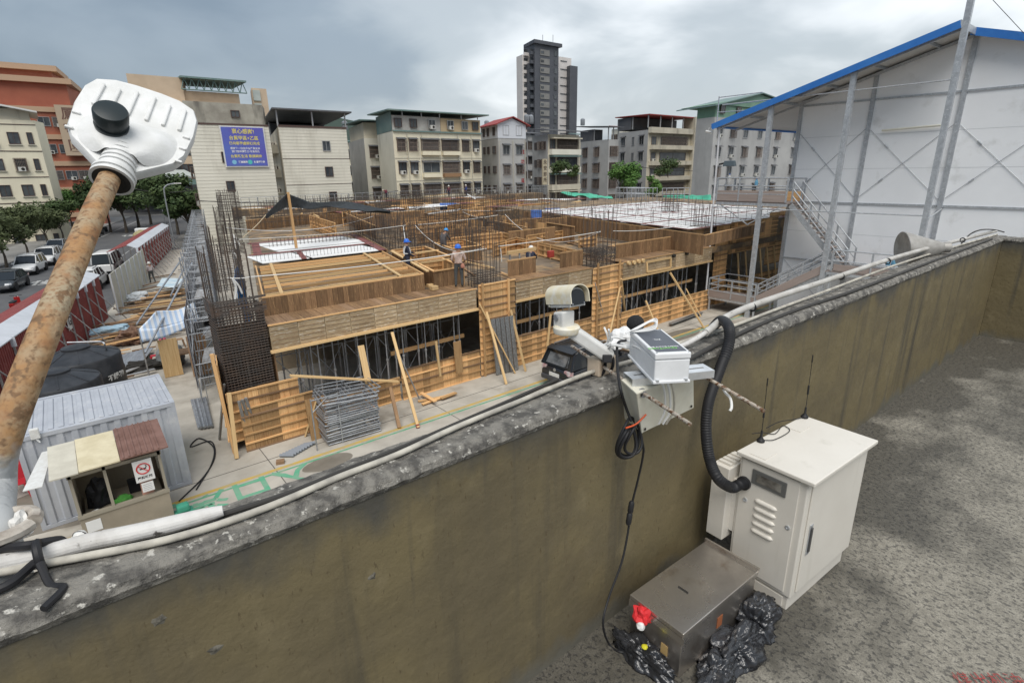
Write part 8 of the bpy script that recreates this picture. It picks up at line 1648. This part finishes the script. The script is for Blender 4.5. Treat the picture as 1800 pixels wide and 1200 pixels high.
hblue = mat('helmet_blue', (.04, .16, .62), rough=.3); hblue2 = mat('helmet_light_blue', (.05, .30, .66), rough=.3); hwhite = mat('helmet_white', (.70, .69, .66), rough=.3)
def clo(n, c, c2=None): return mat(n, c, c2 or tuple(x * .75 for x in c), sc=9, rough=.9)
navy, greyc, pink, dtrou, shoe = clo('cloth_navy', (.03, .035, .06)), clo('cloth_grey', (.13, .125, .13)), clo('cloth_pink_beige', (.56, .42, .36)), clo('trousers_charcoal', (.085, .09, .09)), clo('shoe_dark', (.07, .065, .06))
refl = mat('reflective_strip', (.75, .77, .78), rough=.3)
def harness(r, j):
    c = V(j['che'])
    for s_ in (-1, 1): MB().tube(smooth_path([c + V((s_ * .11, -.13, -.22)), c + V((s_ * .12, -.125, 0)), c + V((s_ * .11, -.02, .155)), c + V((s_ * .11, .125, .0)), c + V((s_ * .10, .13, -.22))], 5), .018, 6).build('harness_strap', refl, r)
    MB().tube([V(j['bel']) + V((.165 * math.cos(t), .135 * math.sin(t), .03)) for t in [i * .314 for i in range(20)]], .020, 6, closed=True).build('belt', refl, r); crumple('tool_pouch', V(j['pel']) + V((-.17, -.1, -.12)), .09, .07, .11, blackr, 3, 2, .2, 2, r)
def pouch(r, j): MB().tube([V(j['pel']) + V((.165 * math.cos(t), .135 * math.sin(t), .05)) for t in [i * .314 for i in range(20)]], .018, 6, closed=True).build('tool_belt', mat('belt_tan', (.40, .26, .20), rough=.8), r); crumple('tool_pouch', V(j['pel']) + V((.16, -.1, -.14)), .09, .08, .13, mat('pouch_red', (.38, .17, .12), rough=.8), 3, 2, .2, 2, r)
p1 = person('worker in pink beige shirt and blue helmet standing on the form ledge, back turned', (pink, dtrou, shoe), dict(el=(-.27, .02, 1.12), wl=(-.20, .20, .98), fl=(-.16, .27, .96), er=(.28, .03, 1.13), wr=(.22, .22, 1.0), fr=(.17, .29, .98), kl=(-.13, .0, .49), al=(-.14, -.04, .09), tl=(-.17, .12, .04)), hblue, 'short', pouch); place(p1, at(808, 505, Z=3.83), math.radians(-35))
p2 = person('worker in navy with white harness and blue helmet standing among the plank boxes', (navy, navy, shoe), dict(el=(-.24, .10, 1.12), wl=(-.14, .28, 1.08), fl=(-.08, .34, 1.08), er=(.24, .06, 1.1), wr=(.2, .24, 1.0), fr=(.16, .31, .98)), hblue, 'long', harness); q = at(719, 489, Z=3.82); place(p2, at(719, 489, Z=3.82), math.radians(-110))
p3 = person('worker in grey with light blue helmet bending over a plank box', (greyc, greyc, shoe), dict(che=(0, .10, 1.26), nk=(0, .19, 1.40), hd=(0, .25, 1.49), ht=(0, .28, 1.59), sl=(-.19, .10, 1.36), sr=(.19, .10, 1.36), el=(-.22, .24, 1.15), wl=(-.14, .40, 1.02), fl=(-.10, .47, .98), er=(.22, .24, 1.15), wr=(.14, .40, 1.02), fr=(.10, .47, .98)), hblue2); place(p3, at(781, 456, Z=3.72), math.radians(-75))
p4 = person('worker in dark clothes crouching behind the plank post', (navy, navy, shoe), dict(pel=(0, -.10, .42), bel=(0, -.04, .55), che=(0, .06, .74), nk=(0, .12, .90), hd=(0, .15, 1.0), ht=(0, .15, 1.11), hl=(-.10, -.08, .38), kl=(-.15, .26, .48), al=(-.13, .02, .08), tl=(-.14, .18, .04), hr=(.10, -.08, .38), kr=(.15, .26, .48), ar=(.13, .02, .08), tr=(.14, .18, .04), sl=(-.18, .06, .84), sr=(.18, .06, .84), el=(-.24, .22, .62), wl=(-.14, .38, .52), fl=(-.10, .45, .50), er=(.24, .22, .62), wr=(.14, .38, .52), fr=(.10, .45, .50)), hwhite); place(p4, at(932, 476, Z=3.72), math.radians(-60))
p5 = person('person in pale shirt and white cap walking in the littered yard', (clo('shirt_pale', (.55, .48, .48)), dtrou, shoe), dict(kl=(-.11, .12, .50), al=(-.11, .10, .09), tl=(-.12, .26, .05), kr=(.11, -.02, .49), ar=(.11, -.20, .12), tr=(.12, -.06, .04)), hwhite); place(p5, at(269, 497, Z=0), math.radians(20))
p6 = person('person in a white helmet with a dark stripe standing just below the parapet', (clo('shirt_white', (.60, .58, .55)), dtrou, shoe), {}, hwhite, 'long', lambda r, j: MB().tube([V(j['hd']) + V((0, .128 * math.cos(t), .07 + .115 * math.sin(t))) for t in [i * .2 for i in range(17)]], .014, 6).build('helmet_stripe', blackr, r)); c = at(140, 935, Z=1.72); place(p6, (c.x, c.y, 0), 1.0)
p7 = person('far worker in dark red bending among the rebar at the back', (clo('shirt_maroon', (.18, .04, .06)), navy, shoe), dict(che=(0, .2, 1.2), nk=(0, .33, 1.28), hd=(0, .42, 1.33), ht=(0, .5, 1.38)), hwhite); c = at(680, 352, Y=72.5); place(p7, (c.x, c.y, 4.6), .5)
p8 = person('far worker in blue standing among the rebar at the back', (clo('shirt_blue', (.05, .08, .25)), navy, shoe), {}, hwhite); c = at(820, 352, Y=72.5); place(p8, (c.x, c.y, 4.6), 1.5)
p9 = person('far worker in maroon standing behind the middle of the deck', (clo('shirt_plum', (.16, .06, .08)), navy, shoe), {}, hwhite); c = at(790, 352, Y=72.5); place(p9, (c.x, c.y, 4.6), 2)
p10 = person('scooter rider in blue grey jacket and pale helmet on the street', (clo('jacket_blue_grey', (.10, .16, .24)), dtrou, shoe), dict(pel=(0, -.2, .86), bel=(0, -.16, 1.0), che=(0, -.08, 1.2), nk=(0, -.02, 1.36), hd=(0, .02, 1.46), ht=(0, .02, 1.57), hl=(-.12, -.15, .86), kl=(-.16, .25, .70), al=(-.14, .22, .32), tl=(-.14, .36, .30), hr=(.12, -.15, .86), kr=(.16, .25, .70), ar=(.14, .22, .32), tr=(.14, .36, .30), sl=(-.18, -.06, 1.30), sr=(.18, -.06, 1.30), el=(-.26, .12, 1.12), wl=(-.28, .30, 1.06), fl=(-.28, .36, 1.06), er=(.26, .12, 1.12), wr=(.28, .30, 1.06), fr=(.28, .36, 1.06)), hwhite); place(p10, at(62, 478, Z=0), sa + math.pi / 2)
# ================================================================== trees
def leafmat(n, a, b2): return mat(n, a, b2, sc=.9, world_co=True, rough=.7, lo=.35, hi=.65)
leafs = [leafmat('leaves_dark', (.035, .065, .022), (.075, .11, .035)), leafmat('leaves_olive', (.06, .08, .03), (.10, .12, .05)), leafmat('leaves_bright', (.06, .14, .03), (.12, .22, .05))]
bark = mat('bark', (.10, .08, .06), (.06, .05, .04), sc=6, rough=.9)
def tree(c, H, R, nleaf, lm, label, seed, sq=.75, ls=.17, trunk_h=.38, group=None, name='street_tree', cat='tree'):
    rnd = random.Random(seed); r = thing(name, label, cat, c, group); c = V(c); th = H * trunk_h; m = MB()
    m.tube(smooth_path([c, c + V((.08, .05, th * .5)), c + V((0, .1, th)), c + V((.1, 0, H * .8))], 4), [max(.03, .16 * (1 - i / 13)) * H / 6 for i in range(13)], 7)
    blobs = []
    for k in range(11):
        a, zz, rr = rnd.uniform(0, 6.283), rnd.uniform(-.75, 1), rnd.uniform(.25, .75) * R; e = c + V((rr * math.cos(a), rr * math.sin(a), th + (H - th) * (.5 + .42 * zz) * .95)); br_ = rnd.uniform(.32, .52) * R; blobs.append((e, br_))
        m.tube([c + V((0, .05, th * rnd.uniform(.7, 1.1))), c.lerp(e, .6) + V((0, 0, H * .16)), e], [.05 * H / 6, .03 * H / 6, .015], 5)
    m.build('trunk', bark, r, smooth=True); m = MB()
    for i in range(nleaf):
        e, br_ = blobs[rnd.randrange(len(blobs))]; d = V((rnd.gauss(0, 1), rnd.gauss(0, 1), rnd.gauss(0, 1))).normalized(); p = e + V((d.x, d.y, d.z * sq)) * br_ * (rnd.random() ** .35) * (1 + .25 * noise.noise(d * 3 + e)); s_ = ls * rnd.uniform(.6, 1.4); a = V((rnd.gauss(0, 1), rnd.gauss(0, 1), rnd.gauss(0, .6))).normalized(); b_ = a.cross(d).normalized() if abs(a.dot(d)) < .98 else a.orthogonal().normalized()
        m.add([p - a * s_, p + b_ * s_ * .55, p + a * s_, p - b_ * s_ * .55], [(0, 1, 2, 3)])
    m.build('crown', lm, r)
for k, (px, py, H, R, lm, lab) in enumerate(((-35, 492, 5.5, 2.6, 1, 'olive street tree cut by the left edge of the picture'), (12, 470, 5.6, 2.8, 1, 'olive street tree above the dark parked car'), (50, 452, 5.4, 2.7, 1, 'olive street tree above the white parked car'), (85, 436, 5.4, 2.8, 1, 'olive street tree left of the rusty pole'), (112, 424, 5.6, 2.9, 0, 'darker street tree behind the rusty pole'), (128, 405, 6.5, 3.0, 2, 'bright green street tree in front of the red block'))):
    tree(at(px, py, Z=0), H, R, 5200, leafs[lm], lab, 100 + k, ls=.16)
for k, (px, d, H, R, lm, lab) in enumerate(((208, 105, 9, 4.2, 0, 'dark tree right of the rusty pole'), (232, 112, 10, 4.6, 0, 'dark tree under the far canopy roof'), (255, 120, 10, 4.4, 0, 'dark tree in the far street gap'), (300, 96, 9, 4.0, 0, 'dark tree left of the billboard building foot'), (322, 86, 7, 3.2, 0, 'smaller dark tree at the billboard building foot'), (180, 108, 8, 4.0, 0, 'dark tree just behind the rusty pole top'))):
    p = at(px, 345, D=d); p.z = 0; tree(p, H, R, 4600, leafs[lm], lab, 200 + k, ls=.26)
p = at(1100, 330, D=84); p.z = 0; tree(p, 9.0, 2.7, 4600, leafs[2], 'bright green bush like tree behind the right hand deck', 301, ls=.17, trunk_h=.55); p = at(1145, 340, D=84); p.z = 0; tree(p, 7.2, 1.6, 2200, leafs[2], 'small bright green shrub right of the bush like tree', 302, ls=.15, trunk_h=.6)
for k, (px, py, d, R) in enumerate(((985, 300, 73.5, 1.6), (1175, 300, 72, 1.8), (1005, 305, 73.5, 1.0))):
    p = at(px, py, D=d); tree(p - UP * .8, 2.0, R, 1500, leafs[0], ('potted green plants on the balcony of the weathered block', 'hanging green plants on the ochre balcony', 'second clump of plants on the weathered block balcony')[k], 320 + k, ls=.12, trunk_h=.1, name='balcony_plant', cat='plant')
# small street lamps down the road
for k, (px, py, d) in enumerate(((300, 395, 80), (288, 380, 105))):
    b0 = at(px, py, D=d); b0.z = 0; r = thing('street_lamp', ('nearer', 'farther')[k] + ' slim grey street lamp down the road', 'street lamp', b0); MB().tube(smooth_path([b0, b0 + UP * 6, b0 + V((.3, 0, 7.2)), b0 + V((1.3, 0, 7.5))], 5), .08, 8).build('pole', steel, r); MB().box(b0.x + 1.2, b0.y - .15, 7.42, b0.x + 2.0, b0.y + .15, 7.55).build('lamp_head', paintw, r, bevel=.03)
# overhead wires
for k, (a, b2, z) in enumerate((((350, 353, 74), (700, 335, 74), .8), ((230, 330, 100), (345, 333, 74), .5), ((1080, 285, 72), (1240, 300, 68), .6))):
    tag(MB().tube(sag(at(a[0], a[1], Y=a[2]), at(b2[0], b2[1], Y=b2[2]), z), .05, 5).build('overhead_wire', cabled), ('long black overhead wire in front of the tiled buildings', 'black overhead wire across the side street', 'black overhead wire before the corner block')[k], 'wire')
q0, q1 = at(1745, 0, X=31), at(1815, 75, X=31); tag(MB().tube([q0 + (q0 - q1) * .5, q1], .012, 5).build('stay_wire', cabled), 'thin stay wire above the shed ridge at the top right', 'wire')
